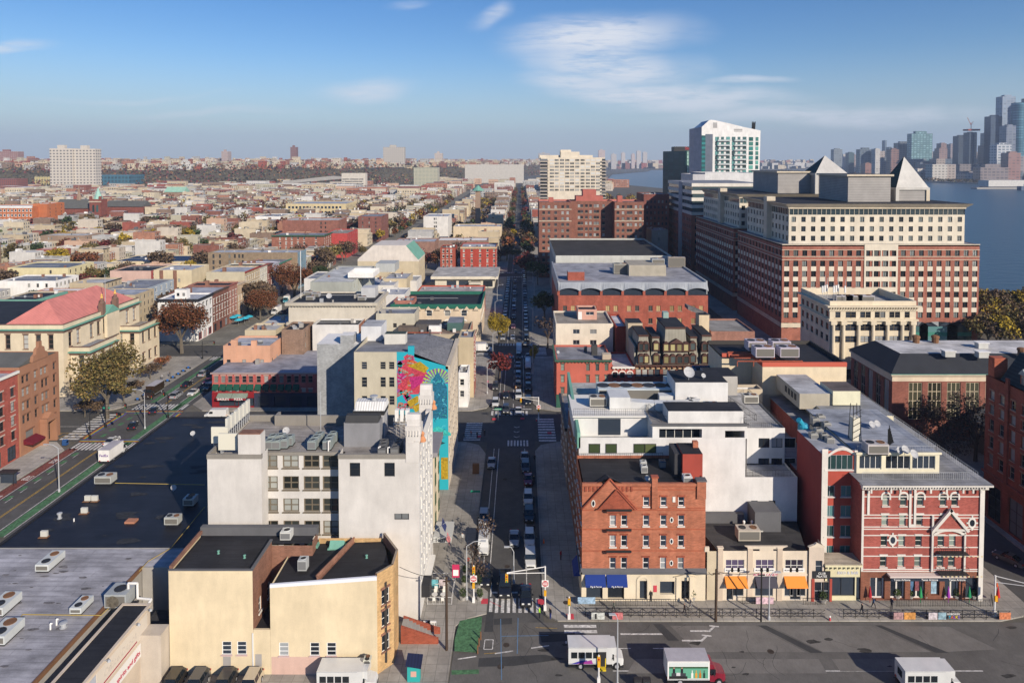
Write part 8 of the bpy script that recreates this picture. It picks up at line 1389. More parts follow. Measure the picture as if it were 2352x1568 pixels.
 # ---------------------------------------------------------------- row houses
PAL=[((.34,.10,.07),'red brick'),((.27,.11,.08),'dark brick'),((.26,.18,.13),'brown'),((.42,.20,.13),'salmon brick'),((.56,.46,.31),'tan'),((.66,.56,.40),'cream'),((.68,.65,.60),'white'),((.46,.45,.43),'grey'),((.52,.48,.36),'olive beige'),((.60,.40,.28),'peach'),((.62,.54,.44),'pale stone')]
PAL=[(tuple(q*.86 for q in c),n)for c,n in PAL]
ROOFS=[(SILVER,'silver'),(GYR,'grey'),(WHITE,'white'),(BKR,'black'),(TANROOF,'tan'),(mat((.55,.54,.52),rF_),'pale')]
def houses():
 RR=random.Random(4);cand=[]
 cols=[(-79,-64,'rear'),(-30.5,-15.5,'front'),(12,26,'rear'),(56,70,'front'),(88,102,'rear'),(126,140,'front')]
 for k in range(13):x1=-118-67*k;cols+=[(x1-15,x1,'front'),(x1-52,x1-37,'rear')]
 for ci,(xa,xb,sd_)in enumerate(cols):
  for bi,(y0,y1)in enumerate([(181.5,229.5)]*0+[(247,388),(406,548),(566,708),(726,868),(886,1028),(1046,1188),(1206,1348),(1366,1500)]):
   y=y0+.5;n=0
   while y<y1-5:
    w=RR.choice([5.6,6,6.4,7,7.6,9,14 if RR.random()<.4 else 6]);n+=1
    if y+w>y1:break
    h=RR.choice([7.5,9,10,10.6,12,13,14.5 if RR.random()<.6 else 17]);dx=RR.uniform(-1,3)if sd_=='front' else RR.uniform(-3,1);a,b=(xa-dx,xb)if sd_=='front' else(xa,xb-dx)
    c=RR.choice([0,1,1,2,2,2,3,4,4,4,5,5,6,6,7,8,8,9,10,10]);rf=RR.choice([0,0,0,1,1,2,3,3,4,5,5,5]);y_=y;y+=w
    if abs(a)>1e5:continue
    px=CX+F*b/y_;pxa=CX+F*a/y_
    if px<-30 or pxa>2380:continue
    if ci<2 and y_<404:continue
    if ci in(2,3)and y_<548:continue
    if ci in(4,5)and(y_<560 or y_>900):continue
    if sd_=='front' and abs(xb+118)<1 and y_<362:continue
    if xb<-118-67*8 and y_<500 and False:continue
    if any(b>q[0]and a<q[1]and y_+w>q[2]and y_<q[3]for q in RECT):continue
    if(b<-700 and y_>1200)or(xb>-60 and y_>1400):pass
    cand.append((y_,a,b,w,h,c,rf,ci,bi,n,sd_))
    if RR.random()<.06:y+=RR.uniform(2,7)
 cand.sort(key=lambda t:t[0]+(250 if t[7]in(4,5)else 0)+abs(t[1])*.12);far=MB();used={};gm=glass(dark=(.03,.032,.036),blind=(.4,.4,.38),share=.3);print('houses',len(cand))
 OR_=['first','second','third','fourth','fifth','sixth','seventh','eighth','ninth','tenth','eleventh','twelfth','thirteenth','fourteenth','fifteenth','sixteenth','seventeenth','eighteenth','nineteenth','twentieth','next','next','next','next','last','last','last']
 def colname(ci):
  if ci<6:return['east side of the avenue','left side of the central street','right side of the central street','east street west side','east street east side','riverside street'][ci]
  k=(ci-6)//2;return('west side of the avenue' if k==0 else OR_[k-1]+' street west of the avenue')if ci%2==0 else 'rear row behind '+('the avenue' if k==0 else OR_[k-1]+' west street')
 bn=['second','third','fourth','fifth','sixth','seventh','eighth','ninth']
 for i,(y,a,b,w,h,c,rf,ci,bi,n,sd_)in enumerate(cand):
  col,cn=PAL[c];wm=mat(col,bR_ if c<4 else wA_);rm,rn=ROOFS[rf];fl=[(h-2.6-j*2.95,1.6)for j in range(int((h-1)/2.95))];nc=2 if w<6.5 else 3 if w<9 else 5;par=RR.choice([.25,.4,.6])
  if i<300:
   lab=f'{cn} house with {rn} roof, {OR_[min(n - 1, 26)]} up, {colname(ci)}, {bn[bi]} block'
   key=lab
   if key in used:lab=lab.replace(' house',' narrow house');
   used[lab]=1;root=thing('row_house',((a+b)/2,y+w/2,0),lab,'house','row houses of the old grid')
   if i<75:blk(None,None,None,a,b,y,y+w,h,wm,rm,[('E',ev(nc,0,w),fl,1.0,WNT if c%2 else WN)],par=par,root=root,cor=(DARKM if c in(4,6)else TRIM,.35,.3,'E')if sd_=='front' else None)
   else:
    m=MB();m.box(a,b,y+.02,y+w-.02,0,h,wm,skip='BT');m.box(a,b,y+.02,y+.3,h,h+.01,wm,skip='B')
    for j,(z,hh)in enumerate(fl):
     for q in ev(nc,0,w):m.box(b+.003,b+.06,y+q-.5,y+q+.5,z,z+hh,gm,skip='WB');m.box(b+.003,b+.1,y+q-.6,y+q+.6,z-.2,z,TRIM,skip='WB')
    m.build(wA_,root);m=MB();m.poly([(a+.25,y+.25,h-par),(b-.25,y+.25,h-par),(b-.25,y+w-.25,h-par),(a+.25,y+w-.25,h-par)],rm);m.build(rF_,root)
   m=MB();p=RR.uniform(.2,.7);x=a+(b-a)*p;m.box(x,x+1.1,y+.05,y+.9,h-.6,h+1.1,wm);
   m.build('chimney',root)
   for _ in range(RR.choice([0,1,1,2,3])):m=MB();x=a+(b-a)*RR.uniform(.05,.8);k=RR.uniform(.7,2.8);v=y+RR.uniform(.3,w-3);m.box(x,x+k,v,v+k*RR.uniform(.6,1),h-.6,h+RR.uniform(.4,1.9),RR.choice([wm,CONC,WHITE,LEAD,BRICKB]));m.build('roof_hut',root)
  else:
   far.box(a,b,y+.02,y+w-.02,0,h,wm,rm,skip='B')
   if y<1100:
    for(z,hh)in fl[:3]:
     for q in ev(nc,0,w):far.poly([(b+.05,y+q-.5,z),(b+.05,y+q+.5,z),(b+.05,y+q+.5,z+hh),(b+.05,y+q-.5,z+hh)],gm)
   for _ in range(RR.choice([0,1,2,3])):x=a+(b-a)*RR.uniform(.05,.85);k=RR.uniform(.7,2.4);v=y+RR.uniform(.2,w-3);far.box(x,x+k,v,v+k,h,h+RR.uniform(.6,2.2),RR.choice([wm,CONC,WHITE,LEAD,BRICKB]),skip='B')
   if sd_=='front':far.box(b+.003,b+.4,y+.05,y+w-.05,h-.4,h+.1,RR.choice([TRIM,DARKM,TRIM]),skip='WB')
 for i in range(330):
  y=RR.uniform(1100,1700);x=RR.uniform(-.80*y,-20 if y<1500 else 200)
  if RR.random()<.35:y=RR.uniform(1520,2050);x=RR.uniform(-250,250)
  w,d,h=RR.uniform(12,45),RR.uniform(10,25),RR.uniform(9,22);c,_=RR.choice(PAL);wm=mat(c,wA_)
  if any(x+w>q[0]-5 and x<q[1]+5 and y+d>q[2]-60 and y<q[3]for q in RECT)or-8<x+w and x<5 or x+w>-110 and x<-85:continue
  if any(o[0]<x+w and o[1]>x for o in[]):continue
  far.box(x,x+w,y,y+d,0,h,wm,RR.choice(ROOFS)[0],skip='B')
  for z in range(3,int(h)-2,4):
   for k in range(int(w/4)):far.poly([(x+1+k*4,y-.05,z),(x+3+k*4,y-.05,z),(x+3+k*4,y-.05,z+1.7),(x+1+k*4,y-.05,z+1.7)],gm)
 o=far.build('distant_row_houses');o['kind']='stuff';o['label']='mass of small flat roofed houses stretching to the wooded ridge'
 n=0;sps=['rust','red','olive','olive','brown','brown','bare','green','gold','brown'];names=dict(rust='rust coloured',red='dark red',olive='olive green',brown='brown',bare='leafless',green='dark green',gold='yellow');hand=[(205,610,9,'red'),(150,600,9,'red'),(110,598,8,'red'),(330,590,10,'red'),(355,580,10,'rust'),(380,575,11,'green'),(390,640,13,'olive'),(440,620,11,'gold'),(210,650,13,'olive'),(260,610,9,'gold'),(420,575,14,'olive'),(290,545,8,'red'),(85,575,12,'green'),(10,575,11,'green'),(325,690,7,'gold')]
 pts=[]
 for(px,py,h,sp)in hand:p=G(px,py+22);pts.append((p[0],p[1],h,sp))
 for k in range(9):
  x1=-118-67*k
  for j in range(90):y=RR.uniform(250,1150);pts.append((x1-26+RR.uniform(-8,8)if j%3 else x1+3.5,y,RR.uniform(10,15.5),RR.choice(sps)))
 for j in range(90):pts.append((RR.uniform(-58,-36),RR.uniform(410,1300),RR.uniform(8,12),RR.choice(sps)))
 for j in range(120):pts.append((RR.choice([-9.5,5.2])+RR.uniform(-1,1),RR.uniform(450,1500),RR.uniform(9,13),RR.choice(['brown','rust','olive','brown','green','red'])))
 for j in range(520):y=RR.uniform(900,1650);pts.append((RR.uniform(-.82*y,-110),y,RR.uniform(9,14),RR.choice(sps)))
 for j in range(60):pts.append((RR.choice([-108,-86]),RR.uniform(410,1100),RR.uniform(7,10),RR.choice(sps)))
 for j in range(150):pts.append((RR.uniform(-330,-120)-40,RR.uniform(790,870),RR.uniform(12,17),RR.choice(['brown','rust','brown','olive','red'])))
 for j in range(80):pts.append((RR.uniform(118,235),RR.uniform(620,1150),RR.uniform(10,15),RR.choice(['brown','rust','olive','brown','gold'])))
 for j in range(90):pts.append((RR.uniform(130,420),RR.uniform(820,1150),RR.uniform(12,17),RR.choice(['brown','rust','olive','brown','gold'])))
 pts=[p for p in pts if-40<CX+F*p[0]/p[1]<2380 and not any(q[0]<p[0]<q[1]and q[2]<p[1]<q[3]for q in RECT)];pts.sort(key=lambda p:p[1]);cnt={};mass=MB()
 for i,(x,y,h,sp)in enumerate(pts):
  if i<225:
   cb=('along the central street' if-12<x<8 else 'in the yards between the avenues' if-80<x<-20 else 'on the river hill' if x>100 else 'along the avenue' if-110<x<-84 else f'in the {OR_[min(18, int((-118 - x) // 67))]} row west of the avenue');k=(sp,cb);cnt[k]=cnt.get(k,0)+1
   tree(x,y,.1,h,sp,f'{names[sp]} tree {cb}, {OR_[min(19, cnt[k] - 1)]} from the viewer',1 if y<480 else 0,RR.uniform(.85,1.15),'trees among the row houses')
  else:
   c0=Vector((x,y,h*.62));ms=[mat(c,'leaf',.8)for c in LEAF[sp]]
   for q in range(42):d=Vector((RR.gauss(0,1),RR.gauss(0,1),RR.gauss(0,.8))).normalized()*h*.36*RR.uniform(.4,1);_leaf(mass,c0+d,1.3,RR.choice(ms),RR)
 o=mass.build('distant_trees');o['kind']='stuff';o['label']='mass of autumn trees scattered through the far streets'
houses()
# ---------------------------------------------------------------- ridge, woods, town on the ridge
def ridge():
 B=[(-6000,1250),(-3000,1330),(-1500,1420),(-1095,1500),(-843,1560),(-595,1640),(-325,1780),(-158,2180),(9,2950),(356,4140),(752,5700),(1150,7400),(1200,9500)];lay=[(0,0,-.5),(-30,60,14),(-60,120,44),(-130,420,52),(-300,1100,62),(-600,2600,66),(-900,5200,66)];m=MB();gr=mat((.10,.085,.055),'asphalt')
 for(d0,e0,z0),(d1,e1,z1)in zip(lay,lay[1:]):
  for p,q in zip(B,B[1:]):f=lambda t,d,e,z:(t[0]+d,min(9700,t[1]+e),z+2.5*noise.noise(Vector((t[0]*.01,d*.1,e*.01)))if z>0 else z);m.poly([f(p,d0,e0,z0),f(q,d0,e0,z0),f(q,d1,e1,z1),f(p,d1,e1,z1)],gr)
 struct('hill',m);m=MB();G2=[[(700+i*120,4900+j*500+300*noise.noise(Vector((i*.4,5,0))),-3 if j==0 else 5 if j<3 else 32+14*noise.noise(Vector((i*.3,j,0))))for i in range(24)]for j in range(9)]
 for j in range(8):
  for i in range(23):m.poly([G2[j][i],G2[j][i+1],G2[j+1][i+1],G2[j+1][i]],gr)
 struct('northern_shore',m);RR=random.Random(9)
 def at_(s,e):
  i=0
  for i in range(len(B)-1):
   if B[i+1][0]>s:break
  p,q=B[i],B[i+1];t=(s-p[0])/(q[0]-p[0]);y0=p[1]+(q[1]-p[1])*t
  for(d0,e0,z0),(d1,e1,z1)in zip(lay,lay[1:]):
   if e<=e1:u=(e-e0)/(e1-e0);return s+d0+(d1-d0)*u,y0+e,z0+(z1-z0)*u
  return s+lay[-1][0],y0+e,66
 w=MB();mp_=[mat(c,'leaf',.9)for c in((.12,.10,.07),(.095,.09,.055),(.18,.095,.045),(.15,.045,.045),(.16,.13,.06),(.09,.08,.065))]
 for i in range(14000):
  s=RR.uniform(-1900,330);e=RR.choice([RR.uniform(-10,140),RR.uniform(-10,170),RR.uniform(0,140),RR.uniform(100,900)]);x,y,z=at_(s,e);k=noise.noise(Vector((x*.02,y*.02,0)))
  if e>170 and k<(.0 if s<-700 else-.25):continue
  _leaf(w,Vector((x,y,z+RR.uniform(1,13))),RR.uniform(1.8,4),mp_[min(5,max(0,int((k+.6)*4+RR.uniform(-1,1.5))))],RR)
 o=w.build('ridge_woods');o['kind']='stuff';o['label']='brown and dark red woods covering the ridge'
 t=MB();gm=glass(dark=(.05,.05,.055),blind=(.3,.3,.3),share=.2)
 for i in range(1900):
  s=RR.uniform(-2300,1150);e=130+1500*RR.random()**1.3;x,y,z=at_(s,e);a,b,h=RR.uniform(8,30),RR.uniform(8,16),RR.choice([7,9,10,12,14,16,22 if RR.random()<.25 else 10])
  if s>200:h+=4
  t.box(x,x+a,y,y+b,z-3,z+h,mat(RR.choice(PAL)[0],wA_),RR.choice(ROOFS)[0],skip='B')
  for k in range(int(a/5)):t.poly([(x+1+5*k,y-.1,z+h-4),(x+3.4+5*k,y-.1,z+h-4),(x+3.4+5*k,y-.1,z+h-1.8),(x+1+5*k,y-.1,z+h-1.8)],gm)
 for i in range(420):
  j,k=RR.randrange(1,8),RR.randrange(0,20);x,y,z=G2[j][k];x+=RR.uniform(0,120);a,b,h=RR.uniform(30,90),30,RR.choice([10,15,20,30,45]);t.box(x,x+a,y,y+b,z-9,z+h,mat(RR.choice(PAL)[0],wA_),GYR,skip='B')
 o=t.build('ridge_town');o['kind']='stuff';o['label']='pale low town spread along the top of the ridge'
 q=MB();q.extr([(-540,20),(-430,32),(-400,30),(-400,26),(-540,14)],'y',1560,1572,CONC);q.box(-840,-400,1540,1548,12,16,mat((.55,.53,.5),wA_))
 for i in range(12):q.box(-830+i*36,-826+i*36,1541,1547,0,12,CONC)
 solo('viaduct',q,'long pale viaduct at the foot of the ridge','viaduct')
ridge()
def manhattan():
 U=lambda s:(3300+s/2.955)/1.7415;V=lambda s:(330+s/2.955)/1.7415;GB=(.05,.10,.15);T=[(978,1222,605,2900,(.10,.20,.22),(.20,.34,.36),'broad pale green glass tower'),(818,968,715,3000,(.16,.18,.2),(.05,.07,.1),'dark blue office tower with a stepped top'),(738,832,788,2700,(.30,.17,.14),(.12,.08,.08),'brick apartment tower beside the white slab'),(555,612,785,2950,(.62,.60,.56),(.45,.43,.4),'small white slab tower'),(668,688,685,3900,(.18,.24,.3),(.1,.14,.18),'needle thin tower on the skyline'),(718,750,765,3800,(.15,.2,.25),(.08,.1,.13),'rounded blue tower right of the needle'),(375,530,790,3000,(.16,.20,.24),(.07,.10,.13),'wide dark block left of the white slab'),(245,310,830,3300,(.08,.13,.15),(.05,.09,.1),'teal block at the left of the skyline'),(70,170,790,3500,(.25,.28,.3),(.15,.18,.2),'pale glass block above the small pyramid'),(1302,1398,780,3000,(.34,.22,.19),(.16,.12,.12),'stepped brick tower'),(1325,1388,720,3010,(.34,.22,.19),(.16,.12,.12),'upper crown of the stepped brick tower'),(1435,1505,730,3300,(.33,.27,.26),(.18,.15,.16),'grey pink apartment tower'),(1527,1614,632,2600,(.05,.07,.10),(.03,.05,.08),'slim dark slab tower'),(1655,1712,590,2500,(.06,.09,.13),(.04,.06,.09),'dark face of the tower under construction'),(1712,1742,590,2500,(.5,.44,.36),(.4,.35,.3),'tan face of the tower under construction'),(1845,1898,598,2900,(.12,.17,.22),(.07,.1,.14),'plain blue tower left of the dark giant'),(1825,1895,745,2600,(.16,.13,.15),(.08,.08,.1),'dark brown tower with a gold top'),(1900,2032,400,2450,(.05,.08,.13),(.03,.05,.09),'dark blue giant tower'),(2030,2183,165,2500,(.30,.36,.44),(.18,.24,.32),'tallest silver blue glass tower'),(2085,2196,510,2350,(.22,.25,.30),(.12,.14,.2),'grey glass tower before the tallest'),(2178,2330,240,2400,(.06,.16,.22),(.10,.24,.30),'bright blue curved glass tower'),(2333,2400,185,2450,(.06,.14,.2),(.08,.18,.24),'blue tower cut by the right frame edge'),(1978,2148,735,2250,(.62,.64,.66),(.16,.2,.25),'white gridded office block'),(2115,2260,832,2180,(.36,.20,.17),(.2,.13,.12),'wide pink brick block'),(1790,2120,1005,2120,(.30,.25,.24),(.15,.13,.14),'long low brick slab'),(2020,2352,872,2260,(.34,.31,.31),(.16,.16,.18),'long striped slab below the blue towers'),(1080,1240,945,2700,(.16,.2,.24),(.1,.12,.15),'low grey hall under the broad glass tower'),(440,512,955,2500,(.34,.17,.13),(.2,.12,.1),'short red brick tower behind the pyramid')]
 for i,(a,b,t,Y,c,g,lab)in enumerate(T):
  x0,x1,z=XA(U(a),Y),XA(U(b),Y),ZA(V(t),Y);q=MB();gm=gridmat(tuple(k*.8 for k in c),tuple(k*.6 for k in g),13,9,mort=.22,rough=.3,rnd=1.2)
  if 'curved' in lab:q.prism([((x0+x1)/2+cos(pi+pi*k/12)*(x1-x0)/2,Y+20+sin(pi+pi*k/12)*30)for k in range(13)],0,z,gm)
  else:q.box(x0,x1,Y,Y+35,0,z,gm,skip='B');w=(x1-x0);q.box(x0+w*.2,x1-w*.25,Y+4,Y+20,z,z+w*.12,gm,skip='B')
  solo('skyscraper',q,lab+' across the river','skyscraper','towers across the river')
 q=MB();x,z=XA(U(1690),2500),ZA(V(570),2500);q.box(x-17,x+27,2499,2530,z,z+6,mat((.3,.08,.06),pL_));q.tube((x,2510,z),(x,2510,z+30),1,REDO,4);q.tube((x,2510,z+20),(x-14,2510,z+48),.9,REDO,4);q.tube((x,2510,z+20),(x+8,2510,z+34),.8,REDO,4);solo('tower_crane',q,'red crane on top of the tower under construction','crane')
 RR=random.Random(3);m=MB()
 for i in range(900):
  Y=RR.uniform(2200,5200);px=1745+640*RR.random()**.8;x=XA(px,Y)
  if x<1300+max(0,(Y-2200))*.36:continue
  h=RR.choice([12,18,25,30,40,55,75 if Y>2700 else 30])*(1+.5*(Y>3000));a,b=RR.uniform(20,60),RR.uniform(20,50);c=RR.choice([(.3,.2,.17),(.35,.3,.27),(.14,.17,.2),(.5,.47,.42),(.2,.18,.18),(.1,.13,.17)]);m.box(x,x+a,Y,Y+b,0,h,gridmat(c,tuple(k*.35 for k in c),12,9,mort=.28,rough=.8),skip='B')
 o=m.build('far_city_blocks');o['kind']='stuff';o['label']='dense mass of far city blocks across the river'
 m=MB();ms=[mat(c,'leaf')for c in((.10,.06,.02),(.06,.055,.02),(.05,.05,.025),(.14,.07,.02))]
 for(p,q_)in zip(nyc[1:],nyc[2:]):
  for i in range(700):t=RR.random();_leaf(m,Vector((p[0]+(q_[0]-p[0])*t+RR.uniform(4,40),p[1]+(q_[1]-p[1])*t,RR.uniform(3,11))),RR.uniform(1.6,3.4),RR.choice(ms),RR)
 o=m.build('shore_trees');o['kind']='stuff';o['label']='line of autumn trees on the opposite river bank'
 q=MB();p=G(2330,433);q.box(p[0]-90,p[0]+250,p[1],p[1]+22,-1.5,2,CONC);q.box(p[0]+20,p[0]+250,p[1]+120,p[1]+160,0,16,mat((.6,.58,.54),wA_));solo('pier',q,'long low pier jutting from the opposite bank','pier')
 q=MB();p=G(2330,435);q.box(p[0]-6,p[0]+60,p[1]-30,p[1]-16,-1.5,8,mat((.1,.14,.2),wA_));q.box(p[0]+8,p[0]+50,p[1]-28,p[1]-18,8,13,WHITE);solo('ferry',q,'moored ship at the pier by the right frame edge','boat')
manhattan()
# ---------------------------------------------------------------- vehicles
TYRE=mat((.015,.015,.015),pL_,.8);RIM=mat((.35,.35,.36),pL_,.35,.6);LAMP=mat((.75,.75,.7),pL_,.2);TAIL=mat((.4,.02,.02),pL_,.3);CG=mat((.012,.016,.02),pL_,.05,.6)
_V={}
def vehicle(px,py,kind,col,lab,rz=0,group='vehicles in the streets',p=None,near=True):
 """forward is -Y; low body and cabin are extruded side profiles with tucked-in sides"""
 L_,W_,H_=dict(sedan=(4.6,1.85,1.45),suv=(4.7,1.95,1.75),van=(5.6,2.05,2.3),pickup=(5.8,2.05,1.9),jeep=(4.3,1.9,1.85),truck=(7.4,2.4,3.2),bus=(7.2,2.4,2.95))[kind];k=(kind,col)
 if k not in _V:
  l,w=L_/2,W_/2;pt=mat(col,'paint',.3,.6);b=MB();g=MB()
  def loft(m,sec,mt):
   for(y0,a0,c0,u0,t0),(y1,a1,c1,u1,t1)in zip(sec,sec[1:]):
    for s in(-1,1):
     q=[(s*u0,y0,a0),(s*u1,y1,a1),(s*t1,y1,c1),(s*t0,y0,c0)];m.poly(q if s>0 else q[::-1],mt)
    m.poly([(-t0,y0,c0),(t0,y0,c0),(t1,y1,c1),(-t1,y1,c1)],mt);m.poly([(-u0,y0,a0),(-u1,y1,a1),(u1,y1,a1),(u0,y0,a0)],mt)
   for i in(0,-1):y,a,c,u,t=sec[i];m.poly([(-u,y,a),(u,y,a),(t,y,c),(-t,y,c)],mt)
  if kind in('sedan','suv','pickup','jeep'):
   hb_=.95 if kind=='sedan' else 1.1;e=.08 if kind=='jeep' else .2
   loft(b,[(-l,.35,hb_-.3,w-.25,w-.35),(-l+.15,.3,hb_-.16,w-.06,w-.2),(-l+1.2,.28,hb_-.02,w,w-.1),(0,.28,hb_,w,w-.08),(l-.6,.28,hb_+.02,w,w-.1),(l-.1,.32,hb_-.05,w-.08,w-.2),(l,.4,hb_-.2,w-.2,w-.3)],pt)
   c0,c1,c2,c3=dict(sedan=(-l+1.25,-l+2.1,l-1.7,l-.75),suv=(-l+1.15,-l+1.85,l-.75,l-.2),pickup=(-l+1.6,-l+2.3,.6,.95),jeep=(-l+1.3,-l+1.6,l-.35,l-.15))[kind]
   loft(g,[(c0,hb_-.02,hb_+.02,w-.1,w-.12),(c1,hb_-.02,H_-.05,w-.1,w-e-.08),(c2,hb_-.02,H_-.05,w-.1,w-e-.08),(c3,hb_-.02,hb_+.03,w-.1,w-.14)],CG);b.box(-w+e+.06,w-e-.06,c1-.02,c2+.02,H_-.05,H_,pt)
   for y in(c1-.04,(c1+c2)/2,c2):
    for s in(-1,1):b.poly([(s*(w-.09),y,hb_),(s*(w-.09),y+.1,hb_),(s*(w-e-.06),y+.1,H_-.04),(s*(w-e-.06),y,H_-.04)],pt)
   if kind=='pickup':b.box(-w+.15,w-.15,1.1,l-.12,hb_+.021,hb_+.03,DARKM);b.box(-w+.1,-w+.2,1,l-.1,hb_,hb_+.25,pt);b.box(w-.2,w-.1,1,l-.1,hb_,hb_+.25,pt);b.box(-w+.2,w-.2,l-.2,l-.1,hb_,hb_+.25,pt)
  elif kind=='van':
   loft(b,[(-l,.4,.95,w-.15,w-.25),(-l+.9,.35,1.25,w,w-.12),(-l+1.6,.35,H_-.05,w,w-.2),(l-.1,.35,H_,w,w-.15),(l,.4,H_-.15,w-.05,w-.2)],pt);g.poly([(-w+.28,-l+.98,1.32),(w-.28,-l+.98,1.32),(w-.36,-l+1.57,H_-.2),(-w+.36,-l+1.57,H_-.2)],CG)
   for s in(-1,1):g.box(s*(w-.05),s*(w+.006),-l+1.55,-l+2.3,1.3,1.85,CG)
  else:
   cab=-l+2.1 if kind=='truck' else-l+1.5;fl=.75;b.box(-w,w,cab,l,fl,H_,WHITE if kind=='truck' else pt,mat((.42,.40,.42),wA_)if kind=='truck' else None);b.box(-w+.3,w-.3,-l+.4,l-.2,.45,fl,DARKM)
   if kind=='bus':b.box(-w+.12,w-.12,cab-.55,cab+.5,1.9,H_-.06,pt)
   loft(b,[(-l,.5,1.15,w-.35,w-.45),(-l+.25,.45,1.35,w-.2,w-.3),(-l+1.0,.45,1.5,w-.12,w-.2),(-l+1.25,.45,1.6,w-.12,w-.2)]+([(-l+1.55,.45,2.5,w-.12,w-.3),(cab-.08,.45,2.6,w-.12,w-.3)]if kind=='truck' else[(cab,.45,2.0,w-.12,w-.25)]),pt)
   t_=2.45 if kind=='truck' else 1.95;g.poly([(-w+.35,-l+1.2,1.62),(w-.35,-l+1.2,1.62),(w-.4,-l+1.5,t_),(-w+.4,-l+1.5,t_)],CG)
   for s in(-1,1):g.box(s*(w-.26),s*(w-.1),-l+1.3,-l+1.95,1.35,2.0,CG)
   if kind=='bus':
    for s in(-1,1):
     for i in range(4):g.box(s*(w-.02),s*(w+.02),cab+1.7+i*.95,cab+2.5+i*.95,1.55,2.35,CG)
    g.box(w-.02,w+.02,cab+.25,cab+1.1,.8,2.4,CG);g.box(-.5,.5,l-.02,l+.02,1.5,2.4,CG)
  b.box(-w+.35,w-.35,-l-.02,-l+.05,.45,.68,DARKM);b.box(-w+.1,w-.1,-l+.03,l-.03,.22,.36,DARKM)
  for s in(-1,1):
   my=dict(truck=-l+1.5,bus=-l+1.3,van=-l+1.5).get(kind,-l+1.6);b.box(s*(w-.02),s*(w+.2),my,my+.12,1.0 if L_<5 else 1.4,1.18 if L_<5 else 1.7,DARKM)
   if L_>7:b.box(s*(w+.004),s*(w+.012),-l+2.2,l-.02,.78,.9,METAL);b.box(s*(w+.004),s*(w+.012),-l+2.2,l-.02,H_-.1,H_-.04,METAL)
  P_=[('body',b.mesh('body')),('windows',g.mesh('windows'))];r_=.34 if kind in('sedan','suv','van','jeep','pickup')else .45
  for y in(-l+.9,l-(1.0 if r_<.4 else 1.6)):
   for s in(-1,1):q=MB();q.tube((s*(w-.24),y,r_),(s*(w+.01),y,r_),r_,TYRE,14);q.tube((s*(w+.005),y,r_),(s*(w+.03),y,r_),r_*.58,RIM,10);P_.append(('wheel',q.mesh('wheel')))
  zl=.72 if r_<.4 else .95;o_=.3 if r_<.4 else .5
  for s in(-1,1):q=MB();q.box(s*(w-o_-.35),s*(w-o_),-l+.02-.04,-l+.1,zl-.1,zl+.1,LAMP);P_.append(('headlight',q.mesh('headlight')));q=MB();q.box(s*(w-.45),s*(w-.12),l-.08,l+.025,.75,.95,TAIL);P_.append(('tail_light',q.mesh('tail_light')))
  _V[k]=P_
 if p is None:p=G(px,py)
 nm=dict(sedan='parked_car',suv='parked_car',van='delivery_van',pickup='pickup_truck',jeep='parked_car',truck='box_truck',bus='shuttle_bus')[kind];r=thing(nm,(p[0],p[1],0),lab,dict(sedan='car',suv='car',jeep='car',van='van',pickup='pickup',truck='truck',bus='bus')[kind],group,rz);ORG[r]=(0,0,0)
 for n,me in _V[k][:99 if near else 2]:o=bpy.data.objects.new(n,me);COL.objects.link(o);o.parent=r
 return r
BK,DG,SV,WH,SB,MR=(.012,.013,.016),(.06,.06,.065),(.30,.31,.33),(.62,.62,.60),(.16,.20,.26),(.16,.012,.03)
for px,py,k,c,lab in((1115,1331,'suv',BK,'black SUV stopped beside the planters'),(1160,1350,'pickup',BK,'black pickup with a pale box in its bed at the stop line'),(1208,1375,'sedan',BK,'black sedan nearest to the zebra crossing'),(1111,1258,'van',WH,'white ribbed roof van parked at the left kerb'),(1111,1196,'suv',SV,'silver SUV parked directly behind the white van'),(1181,1243,'sedan',SV,'silver sedan driving in the middle lane'),(1216,1243,'suv',WH,'white hatchback ahead of the white off roader'),(1218,1292,'jeep',WH,'white boxy off roader at the right kerb'),(1215,1188,'suv',BK,'black SUV behind the white hatchback'),(1213,1150,'suv',WH,'white SUV carrying a ladder on its roof'),(1213,1106,'sedan',MR,'maroon car in the parking lane'),(1207,1078,'suv',DG,'dark grey SUV behind the maroon car'),(1205,1055,'sedan',SV,'silver car last in the near right parking lane'),(1129,1068,'sedan',SV,'lone silver car in the left lane'),(1138,930,'suv',WH,'white SUV parked just north of the corner'),(1162,945,'suv',DG,'dark SUV waiting in the left lane at the crossing'),(1191,948,'sedan',WH,'white sedan first in line at the crossing'),(1191,912,'suv',WH,'white taxi second in line at the crossing'),(1162,912,'sedan',BK,'black sedan behind the dark waiting SUV'),(1213,925,'suv',BK,'black SUV by the no entry sign'),(1138,892,'suv',DG,'grey SUV behind the white SUV in the left lane'),(1213,893,'suv',BK,'dark SUV in the shaded right parking lane'),(1213,868,'sedan',SB,'blue grey car in the shaded right parking lane'),(1213,843,'van',WH,'white pickup van by the yellow tree'),(1213,822,'sedan',SV,'grey blue car beside the yellow tree'),(1190,889,'suv',(.45,.2,.03),'yellow taxi in the middle lane'),(1190,866,'suv',SB,'steel blue SUV behind the yellow taxi'),(1190,842,'sedan',SV,'silver sedan behind the steel blue SUV'),(1191,822,'suv',DG,'grey SUV last of the queue before the cross street'),(1192,806,'van',WH,'white van crossing the first street junction')):
 vehicle(px,py,k,c,lab)
vehicle(1208,796,'sedan',BK,'black sedan turning at the first street junction',1.3);vehicle(2318,1290,'sedan',DG,'dark sedan driving away on the east street',-2.6);vehicle(497,958,'van',WH,'white van with red lettering parked by the pizzeria',1.57+3.14);vehicle(540,957,'suv',(.6,.56,.48),'cream small car behind the lettered white van',-1.57)
